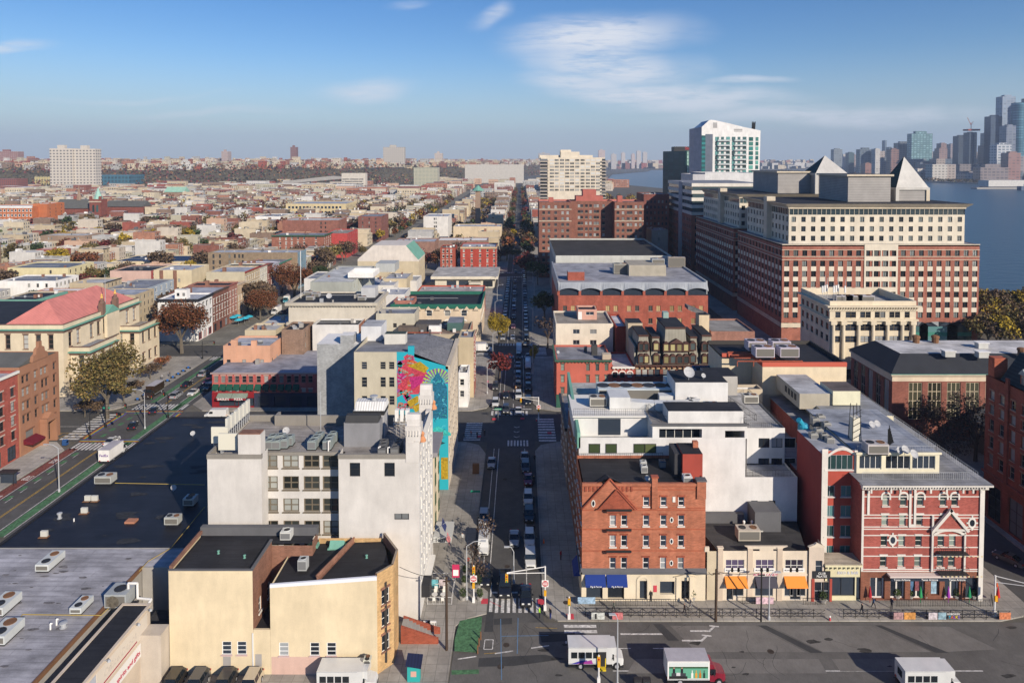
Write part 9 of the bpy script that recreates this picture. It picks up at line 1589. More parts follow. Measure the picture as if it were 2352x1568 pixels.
for px,py,k,c,lab,rz in((405,912,'suv',SV,'grey SUV beside the brown parcel truck',pi),(430,886,'sedan',BK,'black sedan ahead of the grey SUV',pi),(468,862,'suv',SV,'silver SUV farthest up the near avenue',pi),(353,947,'sedan',BK,'black sedan on the avenue crossing',pi+.35),(306,982,'sedan',BK,'black sedan inside the avenue junction',pi+.3),(257,1018,'sedan',WH,'white sedan above the white parcel truck',pi),(444,905,'sedan',WH,'white car parked beside the coral corner building',0),(480,893,'suv',DG,'dark SUV parked in the shade of the coral building',0),(478,880,'sedan',MR,'dark red car in the shade by the coral building',0)):
 vehicle(px,py,k,c,lab,rz)
r=vehicle(352,908,'truck',(.04,.022,.012),'dark brown parcel truck at the avenue crossing');
for o in r.children:
 if o.name.startswith('body'):o.data.materials[0]=mat((.035,.02,.012),'paint',.4)
r=vehicle(1106,808,'truck',WH,'white parcel truck with red lettering entering from the cross street',1.57);text(r,'X',(-1.22,2.3,2),1.5,mat((.6,.03,.03),pL_),(pi/2,0,-pi/2))
r=vehicle(262,1050,'truck',WH,'white parcel truck half hidden by the black roof',pi);text(r,'FedEx',(0,3.72,2.0),.8,mat((.12,.03,.25),pL_),(pi/2,0,pi))
for px,py,c,lab in((634,720,WH,'white step van double parked on the avenue'),(660,694,(.05,.25,.32),'teal step van ahead of the white one on the avenue')):vehicle(px,py,'truck',c,lab)
OD=['first','second','third','fourth','fifth','sixth','seventh','eighth','ninth','tenth','eleventh','twelfth','thirteenth','fourteenth','fifteenth','sixteenth','seventeenth','eighteenth','nineteenth','twentieth','twenty-first','twenty-second','twenty-third','twenty-fourth'];rc=random.Random(2);cn={BK:'black',DG:'dark grey',SV:'silver',WH:'white',SB:'blue grey',MR:'maroon'}
for X_,nm,n in((2.3,'right parking lane',24),(-6.5,'left parking lane',20),(-2.8,'middle lane',9)):
 for i in range(n):c=rc.choice(list(cn));y=253+i*(6.6 if X_!=-2.8 else 17)+rc.uniform(-.5,.5);y+=16*(y>388);vehicle(0,0,rc.choice(['sedan','suv']),c,f'{cn[c]} car, {OD[i]} in the {nm} beyond first street',0,'cars on the far central street',(X_,y),near=i<8)
for i in range(12):c=rc.choice(list(cn));y=256+i*8;vehicle(0,0,rc.choice(['sedan','suv']),c,f'{cn[c]} car, {OD[i]} parked on the upper avenue',0,'cars on the upper avenue',(-103 if i%2 else-90.5,y),near=False)
for i,px in enumerate((395,450,515,575)):vehicle(px,1583,'suv',((.03,.025,.02),DG,(.05,.045,.04),(.5,.42,.3))[i],f'parked car cut by the lower frame edge, {OD[i]} from the left',0,'cars cut by the lower frame edge')
r=vehicle(800,1578,'bus',WH,'white camper van with a roof fan cut by the lower edge',-1.57+pi,p=None);hvac(XA(838,86),86.2,2.95,.9,.9,.5,'small square vent on the camper roof',(.6,.6,.5))
r=vehicle(1367,1522,'bus',WH,'white shuttle bus with a purple swoosh and open doors',pi/2)
q=MB();q.poly([(-1.215,3.3,.8),(-1.215,.9,.8),(-1.215,1.2,1.3),(-1.215,2.0,1.25)],mat((.05,.04,.3),pL_));q.poly([(-1.218,2.6,.8),(-1.218,.4,.8),(-1.218,.6,1.35),(-1.218,1.3,1.15)],mat((.3,.04,.25),pL_));o=q.build('side_stripe');o.parent=r
for i in range(1):q=MB();q.box(-1.21,-1.26,-1.3,-.3,.5,2.4,DARKM);q.box(-1.22,-1.9,-1.2,-.4,.35,.5,mat((.7,.5,.02),pL_));q.box(-1.25,-1.3,-1.25,-1.15,.5,1.6,mat((.7,.5,.02),pL_));o=q.build('wheelchair_lift');o.parent=r
r=vehicle(2132,1577,'bus',WH,'white shuttle bus with rear double doors and a round emblem',pi/2);q=MB()
for i,c in enumerate(((.1,.1,.5),(.6,.1,.05),(.3,.5,.05))):q.box(-1.215,-1.23,.25+.25*i-.4,.45+.25*i-.4,1.05,1.25,mat(c,pL_))
o=q.build('emblem');o.parent=r
r=vehicle(1595,1558,'truck',(.20,.01,.025),'dark red cab box truck with a pictured side panel',pi/2);q=MB();x=-1.21;f=lambda y0,y1,z0,z1,c,k=0:q.box(x,x-.01-k*.004,y0,y1,z0,z1,mat(c,pL_,.5))
f(-1.4,3.5,1.0,3.0,(.62,.66,.64));f(-1.4,3.5,1.0,2.45,(.12,.36,.24),1);f(-1.4,3.5,2.3,2.5,(.02,.07,.02),2);f(1.2,3.5,.95,1.3,(.02,.02,.02),3);f(1.4,3.2,1.3,1.7,(.05,.05,.06),3);f(2.1,2.6,1.35,1.75,(.6,.6,.6),4)
for y in(1.9,2.9):f(y-.15,y+.15,1.7,2.25,(.02,.02,.025),4);f(y-.08,y+.08,2.25,2.42,(.45,.25,.18),4)
for i,c in enumerate(((.75,.75,.7),(.65,.32,.05),(.5,.16,.02),(.02,.05,.04))):y=.6-i*.5;f(y-.13,y+.13,1.05,1.7,c,4);f(y-.05,y+.05,1.7,2.05,c,4)
o=q.build('side_picture');o.parent=r
# ---------------------------------------------------------------- people
def body(pose):
 J={'walk':[(0,0,.92),(0,0,1.15),(0,0,1.42),(0,0,1.52),(0,-.01,1.64),(-.09,-.02,.9),(-.1,-.2,.5),(-.1,-.26,.08),(-.1,-.38,.05),(.09,.02,.9),(.1,.08,.5),(.1,.32,.14),(.1,.24,.05),(-.19,0,1.4),(-.25,.08,1.14),(-.24,.0,.9),(-.23,-.05,.8),(.19,0,1.4),(.25,-.04,1.14),(.24,-.2,.94),(.23,-.27,.87)],'stand':[(0,0,.92),(0,0,1.15),(0,0,1.42),(0,0,1.52),(0,-.01,1.64),(-.09,0,.9),(-.1,-.01,.5),(-.1,.02,.08),(-.1,-.1,.05),(.09,0,.9),(.1,-.01,.5),(.11,.02,.08),(.11,-.1,.05),(-.19,0,1.4),(-.25,.02,1.14),(-.2,-.16,1.0),(-.14,-.24,1.02),(.19,0,1.4),(.25,.02,1.14),(.25,-.04,.9),(.24,-.06,.8)]}[pose]
 E=[(0,1),(1,2),(2,3),(3,4),(0,5),(5,6),(6,7),(7,8),(0,9),(9,10),(10,11),(11,12),(2,13),(13,14),(14,15),(15,16),(2,17),(17,18),(18,19),(19,20)];RD=[.15,.14,.16,.06,.105,.1,.075,.05,.045,.1,.075,.05,.045,.075,.05,.04,.035,.075,.05,.04,.035]
 me=bpy.data.meshes.new('person');me.from_pydata(J,E,[]);o=bpy.data.objects.new('person',me);COL.objects.link(o);o.modifiers.new('s','SKIN');sv_=me.skin_vertices[0].data
 for i,r in enumerate(RD):sv_[i].radius=(r,r*.85);sv_[i].use_root=i==0
 o.modifiers.new('u','SUBSURF').levels=1;dg=bpy.context.evaluated_depsgraph_get();m2=bpy.data.meshes.new_from_object(o.evaluated_get(dg));bpy.data.objects.remove(o);return m2
BD={k:body(k)for k in('walk','stand')};SKIN=mat((.45,.26,.18),pL_)
def person(px,py,top,leg,lab,pose='walk',rz=0,hair=(.02,.015,.01),p=None,z=.14,group=None):
 me=BD[pose].copy();me.materials.clear()
 for c in(top,leg,SKIN,hair):me.materials.append(c if not isinstance(c,tuple)else mat(c,pL_,.8))
 for f in me.polygons:
  c=f.center;f.material_index=3 if c.z>1.66 or(c.z>1.55 and c.y>.02)else 2 if c.z>1.5 or(c.z<1.06 and abs(c.x)>.19 and c.z>.7 and pose=='walk' and c.z<.9)else 0 if c.z>.93 else 1;f.use_smooth=True
 o=bpy.data.objects.new('person',me);COL.objects.link(o);q=p or G(px,py,z);o.location=(q[0],q[1],z);o.rotation_euler.z=rz;return tag(o,lab,'person',group)
for i,(px,py,t,l,lab,ps,rz)in enumerate(((1239,1479-60,(.35,.7,.05),(.02,.02,.03),'person in a bright yellow green safety vest at the kerb','stand',1.2),(1264,1420,(.02,.02,.03),(.02,.04,.2),'person in dark clothes crouching near the kerb with blue trousers','stand',-1),(1410,1404,(.12,.13,.1),(.03,.03,.03),'walker in olive jacket behind the fence','walk',-1.57),(1572,1410,(.03,.02,.02),(.02,.02,.03),'walker with a black backpack passing the hedge','walk',1.57),(1586,1398,(.05,.05,.06),(.2,.2,.2),'pedestrian by the shrub at the stone doorway','walk',1.2),(1495,1380,(.02,.02,.02),(.02,.02,.02),'person in black standing by the arched door','stand',0),(1980,1410,(.02,.02,.025),(.02,.02,.03),'walker in black beyond the fence near the yellow bookshop','walk',-1.57),(2006,1396,(.03,.07,.16),(.02,.02,.03),'walker in a blue jacket with white shoes','walk',1.57),(2048,1397,(.02,.02,.04),(.03,.03,.04),'person in navy standing before the red building','stand',2),(1226,1225,(.02,.02,.02),(.02,.02,.02),'person in black walking on the shaded pavement','walk',3),(1288,1285,(.4,.03,.03),(.1,.02,.02),'person in red beside the dark facade','stand',1),(1062,1245,(.5,.5,.48),(.1,.1,.1),'person in white near the hotel canopy','walk',0),(1075,1300,(.5,.1,.06),(.03,.03,.05),'person in an orange top by the saplings','stand',0),(1100,1290,(.5,.48,.45),(.05,.05,.1),'person in white leaning by the black SUV','stand',2),(845+275,885,(.4,.04,.12),(.05,.02,.05),'walker in a pink coat near the white shop house','walk',.5),(1226,1110,(.03,.03,.03),(.02,.02,.03),'walker in black on the right shaded pavement','walk',0),(1228,1060,(.04,.04,.05),(.02,.02,.02),'two toned dark walker by the parked cars','walk',3),(1298,955,(.03,.03,.04),(.02,.02,.03),'person on the corner before the salmon house','stand',0),(1113,962+40,(.03,.03,.04),(.02,.02,.03),'pedestrian waiting on the mural corner in dark clothes','stand',0),(1096,1006,(.04,.03,.03),(.02,.02,.02),'leftmost of the group on the mural corner','stand',1),(1066,1008,(.05,.05,.06),(.03,.03,.03),'walker leaving the group at the mural corner','walk',1.5),(1082,1003,(.55,.14,.03),(.03,.03,.04),'worker in an orange vest at the mural corner','stand',2),(390,865,(.1,.1,.1),(.05,.05,.06),'pedestrian near the street clock before the pink roofed hall','walk',0),(372,872,(.4,.4,.4),(.05,.05,.06),'pedestrian in grey near the blue bikes','walk',3))):
 person(px,py,t,l,lab,ps,rz)
person(0,0,(.02,.02,.03),(.02,.02,.02),'figure in black standing on the grey mural house roof','stand',p=(-20.5,156),z=26.3)
# ---------------------------------------------------------------- street furniture
GV=mat((.42,.43,.44),pL_,.45,.5);YL=mat((.70,.36,.02),pL_,.5)
def lamp(p,h,lab,rz=0,m=GV,arm=2.2,group='street lamps'):
 r=thing('street_lamp',(*p,.1),lab,'street lamp',group,rz);ORG[r]=(0,0,0);q=MB();q.tube((0,0,0),(0,0,h),.12,m,8,.07);q.lathe((0,0,0),[(.22,0),(.22,.4),(.13,.6)],m,8);q.tube((0,0,h),(arm*.5,0,h+.7),.06,m,5);q.tube((arm*.5,0,h+.7),(arm,0,h+.8),.06,m,5);q.build('pole',r);q=MB();q.box(arm-.1,arm+.7,-.17,.17,h+.72,h+.86,GV);q.build('lamp_head',r);return r
for i,(px,py)in enumerate(((1137,905),(1150,825),(1212,860),(1212,760),(1155,742),(1160,700),(1215,690),(1162,668),(1212,650),(1208,600),(1166,590))):lamp(G(px-(18 if px<1180 else-12),py),8.5,f'silver street lamp on the {"left" if px < 1180 else "right"} kerb, {OD[i]} away up the central street',0 if px<1180 else pi)
lamp(G(1072,1378),8.2,'silver street lamp rising from the planters');lamp(G(136,1130),8.8,'silver street lamp on the red bus lane kerb',pi);lamp(G(333,985),9,'silver street lamp in front of the black roof corner',pi);lamp(G(1418,1578),8.5,'silver street lamp in front of the shuttle bus',pi,arm=.4);lamp(G(1766,1424),6.2,'silver lamp at the fence before the orange awning',0,arm=.9);lamp(G(1180,1340),5,'slim silver lamp beside the traffic signal arm',pi,arm=.8)
def pole(p,h,r_,m,nm,lab,cat='utility pole'):q=MB();q.tube((*p,0),(*p,h),r_,m,7,r_*.8);q.box(p[0]-.5,p[0]+.5,p[1]-.05,p[1]+.05,h-.7,h-.55,m);return solo(nm,q,lab,cat)
WD=mat((.07,.045,.03),wA_);pole(G(1026,1494),10.2,.2,WD,'utility_pole','tall dark wooden pole on the left corner pavement');pole(G(1644,1426),7.6,.2,WD,'utility_pole','wooden pole with a white foot at the cream wall');pole(G(1748,1426),7.4,.13,IRON,'utility_pole','thin black pole in front of the grey awning')
def signal(p,h,e,lab,m=WHITE):
 r=thing('traffic_signal',(*p,.1),lab,'traffic signal','traffic signals');ORG[r]=(0,0,0);q=MB();q.tube((0,0,0),(0,0,h),.11,m,8);q.box(-.2,.2,-.2,.2,0,.8,m);q.tube((0,0,h-.1),(e[0],e[1],h+.1),.06,m,6);q.tube((0,0,h-1.0),(e[0],e[1],h),.05,m,6);q.build('mast',r)
 q=MB();y=YL if m==WHITE else IRON;q.box(e[0]-.2,e[0]+.2,e[1]-.2,e[1]+.2,h-1.2,h-.1,y);
 for k,c in enumerate(((.02,.25,.1),(.3,.18,.02),(.4,.02,.02))):q.tube((e[0],e[1]-.2,h-1.05+.35*k),(e[0],e[1]-.26,h-1.05+.35*k),.12,mat(c,pL_,.3),8)
 q.build('signal_head',r);q=MB();q.box(-.18,.18,-.35,-.12,2.3,3.1,y);q.build('walk_signal',r);return r
def noentry(r,h):q=MB();q.box(-.5,.5,-.2,-.16,h,h+1,WHITE);q.tube((0,-.2,h+.5),(0,-.22,h+.5),.44,mat((.5,.02,.03),pL_),16);q.box(-.34,.34,-.25,-.221,h+.43,h+.57,WHITE);q.build('no_entry_sign',r);text(r,'DO NOT',(0,-.24,h+.72),.17,WHITE);text(r,'ENTER',(0,-.24,h+.27),.17,WHITE)
noentry(signal(G(1252,1402),6.6,(-5.6,-1.8),'white signal mast with two arms and a yellow light at the near crossing'),3.6);r=signal(G(1088,1384),5.6,(.02,0),'white post with a no entry sign among the planters');noentry(r,3.2)
signal(G(1307,1422),3.2,(.0,.02),'short white pedestrian signal post at the curved kerb');signal(G(2284,1415),6,(4.5,-3),'white signal mast at the right hand corner');noentry(signal(G(1237,966),6,(-4.5,-.5),'white signal mast at the far crossing beside the hydrant'),3);signal(G(1375,1570),3.6,(0,.02),'yellow topped signal post before the shuttle bus')
for i,(px,py,e)in enumerate(((207,1008,(6,1)),(243,962+20,(5,0)),(386,960,(-2,2)),(465,825,(4,0)),(332,960,(2,0)))):signal(G(px,py),6,e,f'black signal mast at the avenue junctions, {OD[i]} from the left',IRON)
def fence(pts,lab):
 q=MB()
 for a,b in zip(pts,pts[1:]):
  a=Vector((*a,.14));b=Vector((*b,.14));n=max(1,int((b-a).length/1.6));d=(b-a)/n
  for z in(.25,.7,1.25):q.tube(a+Vector((0,0,z)),b+Vector((0,0,z)),.03,IRON,4)
  for i in range(n):c=a+d*i;q.tube(c,c+Vector((0,0,1.35)),.05,IRON,4);q.tube(c+Vector((0,0,.25)),c+d+Vector((0,0,1.2)),.025,IRON,4);q.tube(c+Vector((0,0,1.2)),c+d+Vector((0,0,.25)),.025,IRON,4)
 return solo('lattice_fence',q,lab,'fence')
ff=lambda*a:[G(*p)for p in a];fence(ff((1345,1418),(1895,1421)),'long black lattice fence along the kerb west of the hydrant');fence(ff((1937,1421),(2320,1424)),'black lattice fence along the kerb before the red building');fence(ff((1345,1418),(1325,1402)),'short return of the lattice fence at the curved corner')
g3=lambda px,py:(*G(px,py),.14);rail([g3(1355,1393),g3(1558,1393)],1,'picket railing in front of the stone ground floor');rail([g3(1705,1388),g3(1778,1390)],1,'picket railing left of the white pink banner');rail([g3(1845,1390),g3(1895,1390)],1,'picket railing under the right orange awning');rail([g3(2060,1394),g3(2280,1394),g3(2276,1378)],1,'cafe railing round the terrace of the red building')
for px0,px1,c,lab in((1358,1388,(.6,.62,.58),'white poster with a bottle tied to the fence'),(1406,1430,(.6,.2,.2),'white and red poster tied to the fence'),(2050,2072,(.5,.3,.3),'pink round emblem banner on the fence'),(2074,2100,(.65,.3,.08),'pink and orange banner on the fence'),(2130,2150,(.65,.58,.6),'creased white banner with red lines on the fence'),(2152,2170,(.3,.45,.52),'banner with a boat picture on the fence'),(2174,2198,(.1,.1,.1),'HOBOKEN TALKS banner in coloured letters'),(2292,2318,(.65,.22,.1),'orange banner at the end of the fence')):
 a,b=G(px0,1424),G(px1,1424);q=MB();q.box(a[0],b[0],a[1]-.3,a[1]-.27,.35,1.35,mat(c,'worn',.7));o=solo('fence_banner',q,lab,'banner','banners tied to the fence');ORG[o]=tuple(o.location)
 if 'HOBOKEN' in lab:
  text(o,'HOBOKEN',((a[0]+b[0])/2,a[1]-.33,1.15),.38,WHITE)
  for i,(ch,k)in enumerate(zip('TALKS',((.02,.4,.6),(.6,.12,.05),(.3,.05,.5),(.7,.5,.02),(.2,.1,.5)))):text(o,ch,(a[0]+.25+i*.33,a[1]-.33,.68),.58,mat(k,pL_))
 elif 'bottle' in lab or 'red poster' in lab:q=MB();q.box(a[0]+.5,a[0]+.75,a[1]-.34,a[1]-.305,.45,1.2,REDPAD if 'red' in lab else DARKM);q.build('bottle_picture',o)
for px,py,c,lab in((1756,1393,(.65,.45,.5),'white banner with pink writing between the poles'),(1347,1393,(.35,.5,.65),'blue and white banner at the corner railing'),(1612,1372,(.6,.45,.45),'white notices on the cream wall by the door')):p=G(px,py);q=MB();q.box(p[0]-1.3,p[0]+1.3,p[1]-.08,p[1]-.04,.5,1.5,mat(c,'worn'));solo('wall_banner',q,lab,'banner')
def shrub(px,py,s,lab,pot=True):
 p=G(px,py);r=thing('planter',(*p,.14),lab,'planter','planters');ORG[r]=(0,0,0);q=MB();q.lathe((0,0,0),[(.35*s,0),(.45*s,.5)],CONC,8);q.build('pot',r);c=MB();RR=random.Random(px)
 for i in range(300):d=Vector((RR.gauss(0,1),RR.gauss(0,1),RR.gauss(0,1))).normalized()*.5*s*RR.uniform(.5,1);_leaf(c,Vector((0,0,.5+.5*s))+Vector((d.x,d.y,d.z*1.3)),.09,mat((.05,.075,.02),'leaf'),RR)
 c.build('foliage',r)
for i,(px,py,s)in enumerate(((1063,1378,1.2),(1102,1378,1.1),(1066,1345,.9),(1098,1350,1.3),(1105,1332,1.3),(1068,1322,1),(1590,1378,1.2),(1890,1385,1.2),(2060,1376,1),(2090,1376,1),(2125,1376,1),(2165,1376,1),(2196,1376,1),(2236,1376,1))):shrub(px,py,s,('front left box planter at the post','front right planter at the post','small planter behind the front left one','tall evergreen right of the post','rear right evergreen beside the black SUV','rear left shrub by the street lamp','yellow green shrub at the stone doorway','dark potted plant by the pilates door','first round shrub from the left on the cafe terrace','second round shrub on the cafe terrace','third round shrub on the cafe terrace','fourth round shrub on the cafe terrace','fifth round shrub on the cafe terrace','last round shrub on the cafe terrace')[i])
for i,(px,c,n)in enumerate(((1998,(.45,.02,.03),'red'),(2114,(.03,.3,.1),'green and white'),(2178,(.35,.05,.4),'purple and pink'),(2226,(.02,.25,.1),'dark green'),(2292,(.5,.03,.03),'bright red'))):p=G(px,1385);q=MB();q.lathe((*p,.1),[(.04,0),(.04,.8),(.28,.9),(.16,1.8),(.04,2.5)],mat(c,wA_),8);solo('closed_parasol',q,f'closed {n} parasol on the cafe terrace','parasol','closed parasols')
def hyd(px,py,lab):p=G(px,py);q=MB();q.lathe((*p,.14),[(.16,0),(.14,.1),(.12,.5)],REDPAD,8);q.lathe((*p,.62),[(.15,0),(.13,.15),(.03,.22)],WHITE,8);solo('fire_hydrant',q,lab,'hydrant')
hyd(1906,1426,'red and white hydrant in the gap of the fence');hyd(1232,968,'red and white hydrant on the far corner')
for i,(px,py)in enumerate(((2290,1348),(1249,1248),(1120,1308))):p=G(px,py);q=MB();q.box(p[0]-.25,p[0]+.25,p[1]-.25,p[1]+.25,0,.06,REDPAD);q.lathe((*p,.06),[(.2,0),(.05,.8)],mat((.7,.12,.03),pL_),8);solo('traffic_cone',q,('orange cone on the east street corner','orange cone by the white hatchback','orange cone behind the black SUV')[i],'traffic cone')
for i,px in enumerate((962,978,992)):p=G(px,1443);q=MB();q.box(p[0]-.62,p[0]+.62,p[1]-.1,p[1]+.1,.2,1.1,WHITE);[q.box(p[0]-.5+k*.25,p[0]-.4+k*.25,p[1]-.12,p[1]-.1,.35,.9,DARKM)for k in range(5)];solo('plastic_barrier',q,f'white plastic barrier, {OD[i]} from the stoop','barrier','white plastic barriers')
for i,(px,py)in enumerate(((1104,1468),(1100,1483),(1097,1500))):p=G(px,py);q=MB();q.tube((*p,0),(*p,1.1),.1,RUST,7);solo('bollard',q,f'rusty bollard in the green lane, {("farthest", "middle", "nearest")[i]}','bollard','bollards in the green lane')
p=G(951,1562);r=thing('solar_kiosk',(*p,.1),'turquoise kiosk with a tilted solar panel','kiosk');ORG[r]=(0,0,0);q=MB();q.box(-.8,.8,-.4,.4,0,1.9,mat((.03,.35,.33),pL_));q.box(-.35,.35,-.42,-.4,.7,1.4,mat((.6,.35,.28),pL_));q.build('cabinet',r);q=MB();q.poly([(-1,-.6,2.2),(1,-.8,2.0),(1.1,.6,2.9),(-.9,.7,3.0)],mat((.01,.015,.05),rI_));q.build('solar_panel',r)
for i,px in enumerate((983,999,1016)):p=G(px,1352);q=MB();q.box(p[0]-.5,p[0]+.5,p[1]-.1,p[1],.3,1.5,mat(((.2,.12,.35),(.15,.45,.5),(.6,.5,.5))[i],'worn'));q.box(p[0]-.45,p[0]+.45,p[1],p[1]+.6,.1,1.2,CONC);solo('news_box',q,f'{("purple", "turquoise", "white and red")[i]} news box at the terrace rail','news box','news boxes')
for k in range(2):p=G((1465,1485)[k],1578);q=MB();q.box(p[0]-.5,p[0]+.5,p[1]-.3,p[1]+.3,.1,1.2,(DARKM));q.box(p[0]-.35,p[0]+.35,p[1]-.33,p[1]-.3,.3,.8,mat(((.6,.6,.6),(.3,.55,.6))[k],pL_));solo('news_box',q,('black news box with a white sheet','black news box with a pale blue sheet')[k]+' at the lower edge','news box')
p=G(1063,1370);q=MB();q.box(p[0]-1.6,p[0]-.5,p[1]-.02,p[1]+.02,3,5,mat((.5,.03,.10),pL_));q.box(p[0]-1.45,p[0]-.65,p[1]-.05,p[1]-.03,3.3,4.2,WHITE);solo('street_banner',q,'pink and white banner hanging on the lamp post','banner')
rail([(-13.8,101.5,.14),(-10.2,101.5,.14),(-10.2,107.5,.14),(-13.8,107.5,.14)],1.1,'white railing round the pavement tables',WHITE,.8)
for i in range(4):
 x,y=(-12.9+i%2*1.3,102.8+i//2*2.8);q=MB();q.lathe((x,y,.14),[(.05,0),(.05,.7),(.45,.72),(.45,.76)],TRIM,10);solo('cafe_table',q,f'small pale round cafe table, {OD[i]} from the front','table','cafe tables')
 for s in(-1,1):q=MB();y2=y+s*.85;q.box(x-.22,x+.22,y2-.22,y2+.22,.55,.6,TRIM);q.box(x-.22,x+.22,y2+s*.2,y2+s*.24,.6,1.05,TRIM);[q.tube((x+a*.2,y2+b*.2,.14),(x+a*.2,y2+b*.2,.56),.02,TRIM,4)for a in(-1,1)for b in(-1,1)];solo('cafe_chair',q,f'pale folding chair {("behind", "in front of")[s < 0]} the {OD[i]} cafe table','chair','cafe chairs')
for i,(x,c,n)in enumerate(((-13.6,None,''),)):q=MB();q.poly([(-12.9,112,6.4),(-12.9,113.6,6.9),(-12.2,113.4,5.6),(-12.3,112.1,5.2)],mat((.03,.04,.12),pL_));q.poly([(-11.9,110,5.2),(-11.9,111.4,5.7),(-11.3,111.2,4.6),(-11.4,110.1,4.2)],mat((.55,.2,.2),'worn'));q.tube((-14.4,112.5,5),(-12,112.5,6.9),.04,METAL,4);q.tube((-14.4,110.5,4.4),(-11.4,110.5,5.7),.04,METAL,4);solo('facade_flags',q,'blue flag and striped red flag on poles above the canopy','flags')
for i,(px,py)in enumerate(((548,748),(535,742),(562,744),(545,738),(572,740))):p=G(px,py);r=thing('open_parasol',(*p,.14),f'open turquoise parasol, {OD[i]} of the cluster beside the avenue','parasol','turquoise parasols');ORG[r]=(0,0,0);q=MB();q.tube((0,0,0),(0,0,2.5),.04,METAL,5);q.build('pole',r);q=MB();q.lathe((0,0,2.2),[(1.8,0),(.9,.45),(.05,.7)],mat((.04,.42,.55),wA_),8);q.build('canopy',r)
for i in range(10):p=(-105.4,188+i*3.2);q=MB();q.box(p[0]-.3,p[0]+.3,p[1]-.06,p[1]+.06,.4,.9,mat((.02,.12,.4),pL_));q.tube((p[0]-.5,p[1],.35),(p[0]-.5,p[1]+.04,.35),.33,TYRE,10);q.tube((p[0]+.5,p[1],.35),(p[0]+.5,p[1]+.04,.35),.33,TYRE,10);solo('share_bike',q,f'blue share bike, {OD[i]} in the dock by the pink roofed hall','bicycle','docked blue bikes')
p=G(150,1024);q=MB();q.box(p[0]-.5,p[0]+.5,p[1]-.4,p[1]+.4,.3,1.2,mat((.02,.07,.2),pL_));q.tube((p[0]-.5,p[1],1.2),(p[0]+.5,p[1],1.2),.4,mat((.02,.07,.2),pL_),12);solo('mailbox',q,'dark blue mailbox on the pavement by the bus lane','mailbox')
p=G(20,1110);q=MB();q.box(p[0]-1.6,p[0]+1.6,p[1]-.1,p[1]+.1,.1,2.3,GLD);q.box(p[0]-1.8,p[0]+1.8,p[1]-.9,p[1]+.9,2.4,2.6,DARKM);[q.tube((p[0]+a,p[1]-.7,0),(p[0]+a,p[1]-.7,2.4),.05,IRON,4)for a in(-1.5,1.5)];solo('bus_shelter',q,'black bus shelter at the left frame edge','bus shelter')
for t_,y in(('BUS',150.5),('STOP',142.5),('BUS',134)):o=text(None,t_,(-102.75,y,-.004),1.5,PAINTW,(0,0,pi),'road_lettering');o.scale=(.45,1.9,1);o['kind']='structure'
for i,(px,py,t_)in enumerate(((1144,965,'Newark St'),(1092,1412-250,''),(545-300,962,''))):
 p=G(px,py);q=MB();q.tube((*p,0),(*p,3.2),.05,GV,5);q.box(p[0]-.9,p[0]+.9,p[1]-.05,p[1]-.02,2.7,3.1,mat((.02,.28,.16),pL_));o=solo('street_sign',q,('green street name sign at the far crossing','green street sign on the left shaded pavement','green street sign before the plane tree')[i],'sign');ORG[o]=tuple(o.location)
 if t_:text(o,t_,(p[0],p[1]-.07,2.9),.34,WHITE)
q=MB();p=G(1093,1088);q.box(p[0]-.7,p[0]+.7,p[1]-.3,p[1]+.3,.1,2.2,RUST);solo('ad_pillar',q,'brown advertising pillar on the left shaded pavement','kiosk')
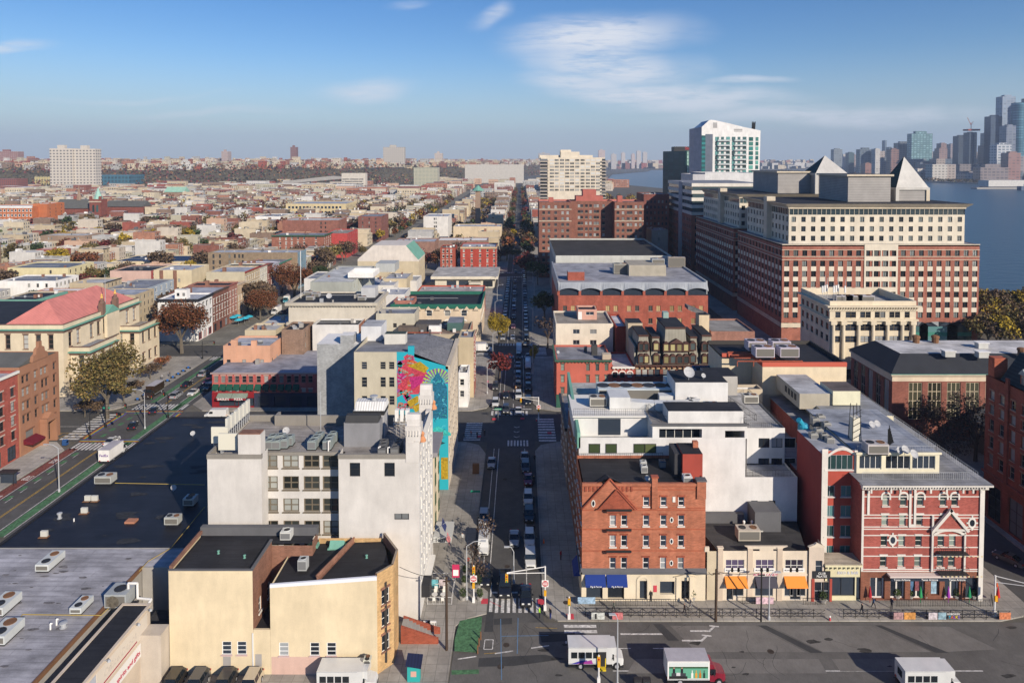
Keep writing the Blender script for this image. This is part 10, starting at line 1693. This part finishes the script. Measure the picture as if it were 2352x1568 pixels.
# ---------------------------------------------------------------- wear on the road, manholes, cables
q=MB();rr_=random.Random(8);ck_=mat((.035,.034,.033),pL_,1)
for i in range(34):
 if i<22:x,y=rr_.uniform(-6,70),rr_.uniform(86,97);
 else:x,y=rr_.uniform(-6,2),rr_.uniform(106,160)
 a=rr_.choice([0,pi/2,.6,2.2])+rr_.uniform(-.3,.3)
 for k in range(rr_.randrange(3,9)):
  x2,y2=x+cos(a)*.9,y+sin(a)*.9;a+=rr_.uniform(-.5,.5)
  if y2>97.6 and i<22 or y2<84:break
  q.poly([(x,y,-.007),(x2,y2,-.007),(x2-sin(a)*.04,y2+cos(a)*.04,-.007),(x-sin(a)*.04,y+cos(a)*.04,-.007)],ck_);x,y=x2,y2
q.v and struct('road_crack',q,'stuff')
for i,(px,py)in enumerate(((1163,1480),(1150,1530),(1300,1385),(1770,1495),(1160,1100),(1165,1300))):
 p=G(px,py);q=MB();z=.15 if i==2 else-.006;q.poly([(p[0]+cos(t)*.45,p[1]+sin(t)*.45,z)for t in[2*pi*k/14 for k in range(14)]],mat((.06,.045,.035),'worn'));struct('manhole_cover',q)
def oil(n,x0,x1,y0,y1,z,c,nm,s=1.0):
 q=MB();mt=mat(c,'worn',.9)
 for i in range(n):
  x,y=rr_.uniform(x0,x1),rr_.uniform(y0,y1);r=rr_.uniform(.2,1.0)*s;pts=[]
  for k in range(9):a=2*pi*k/9;d=r*rr_.uniform(.55,1.1);pts.append((x+cos(a)*d*1.7,y+sin(a)*d*.7,z+i*.0001))
  q.poly(pts,mt)
 struct(nm,q,'stuff')
oil(50,-76,-57,76,101,7.93,(.17,.16,.165),'roof_stain',.5);oil(40,-77,-47,104,153,8.03,(.035,.038,.045),'roof_stain',1.5);oil(22,-4,70,86,97,-.0095,(.05,.047,.043),'oil_stain',.8)
q=MB();oil(14,-44,-19,101,111,23.42,(.22,.2,.18),'roof_stain',.9)
def cable(a,b,sag,lab):
 q=MB();a=Vector(a);b=Vector(b);P=[a+(b-a)*t-Vector((0,0,sag*4*t*(1-t)))for t in[k/8 for k in range(9)]]
 for u,v in zip(P,P[1:]):q.tube(u,v,.035,IRON,4,cap=False)
 solo('overhead_cable',q,lab,'cable')
pa=(*G(1644,1426),7.3);cable(pa,(28.2,102.3,4.6),.5,'sagging cable from the wooden pole to the stone cornice');cable(pa,(*G(1748,1426),7.1),.3,'cable between the wooden pole and the thin black pole');cable((*G(1026,1494),9.9),(-16.4,93,11),.4,'cable from the tall corner pole to the cream building')
# ---------------------------------------------------------------- air
flush_windows()
def haze():
 q=MB();m=bpy.data.materials.new('haze air');m.use_nodes=True;N=m.node_tree.nodes;N.remove(N["Principled BSDF"])
 v=N.new("ShaderNodeVolumePrincipled");v.inputs['Color'].default_value=(.62,.76,1.0,1);v.inputs['Density'].default_value=HZ
 v.inputs['Anisotropy'].default_value=0.0
 m.node_tree.links.new(v.outputs[0],N["Material Output"].inputs['Volume'])
 q.box(-9300,9300,-450,9800,-3.5,440,m);o=q.build('haze');o['kind']='stuff'
HZ=8.5e-5
haze()
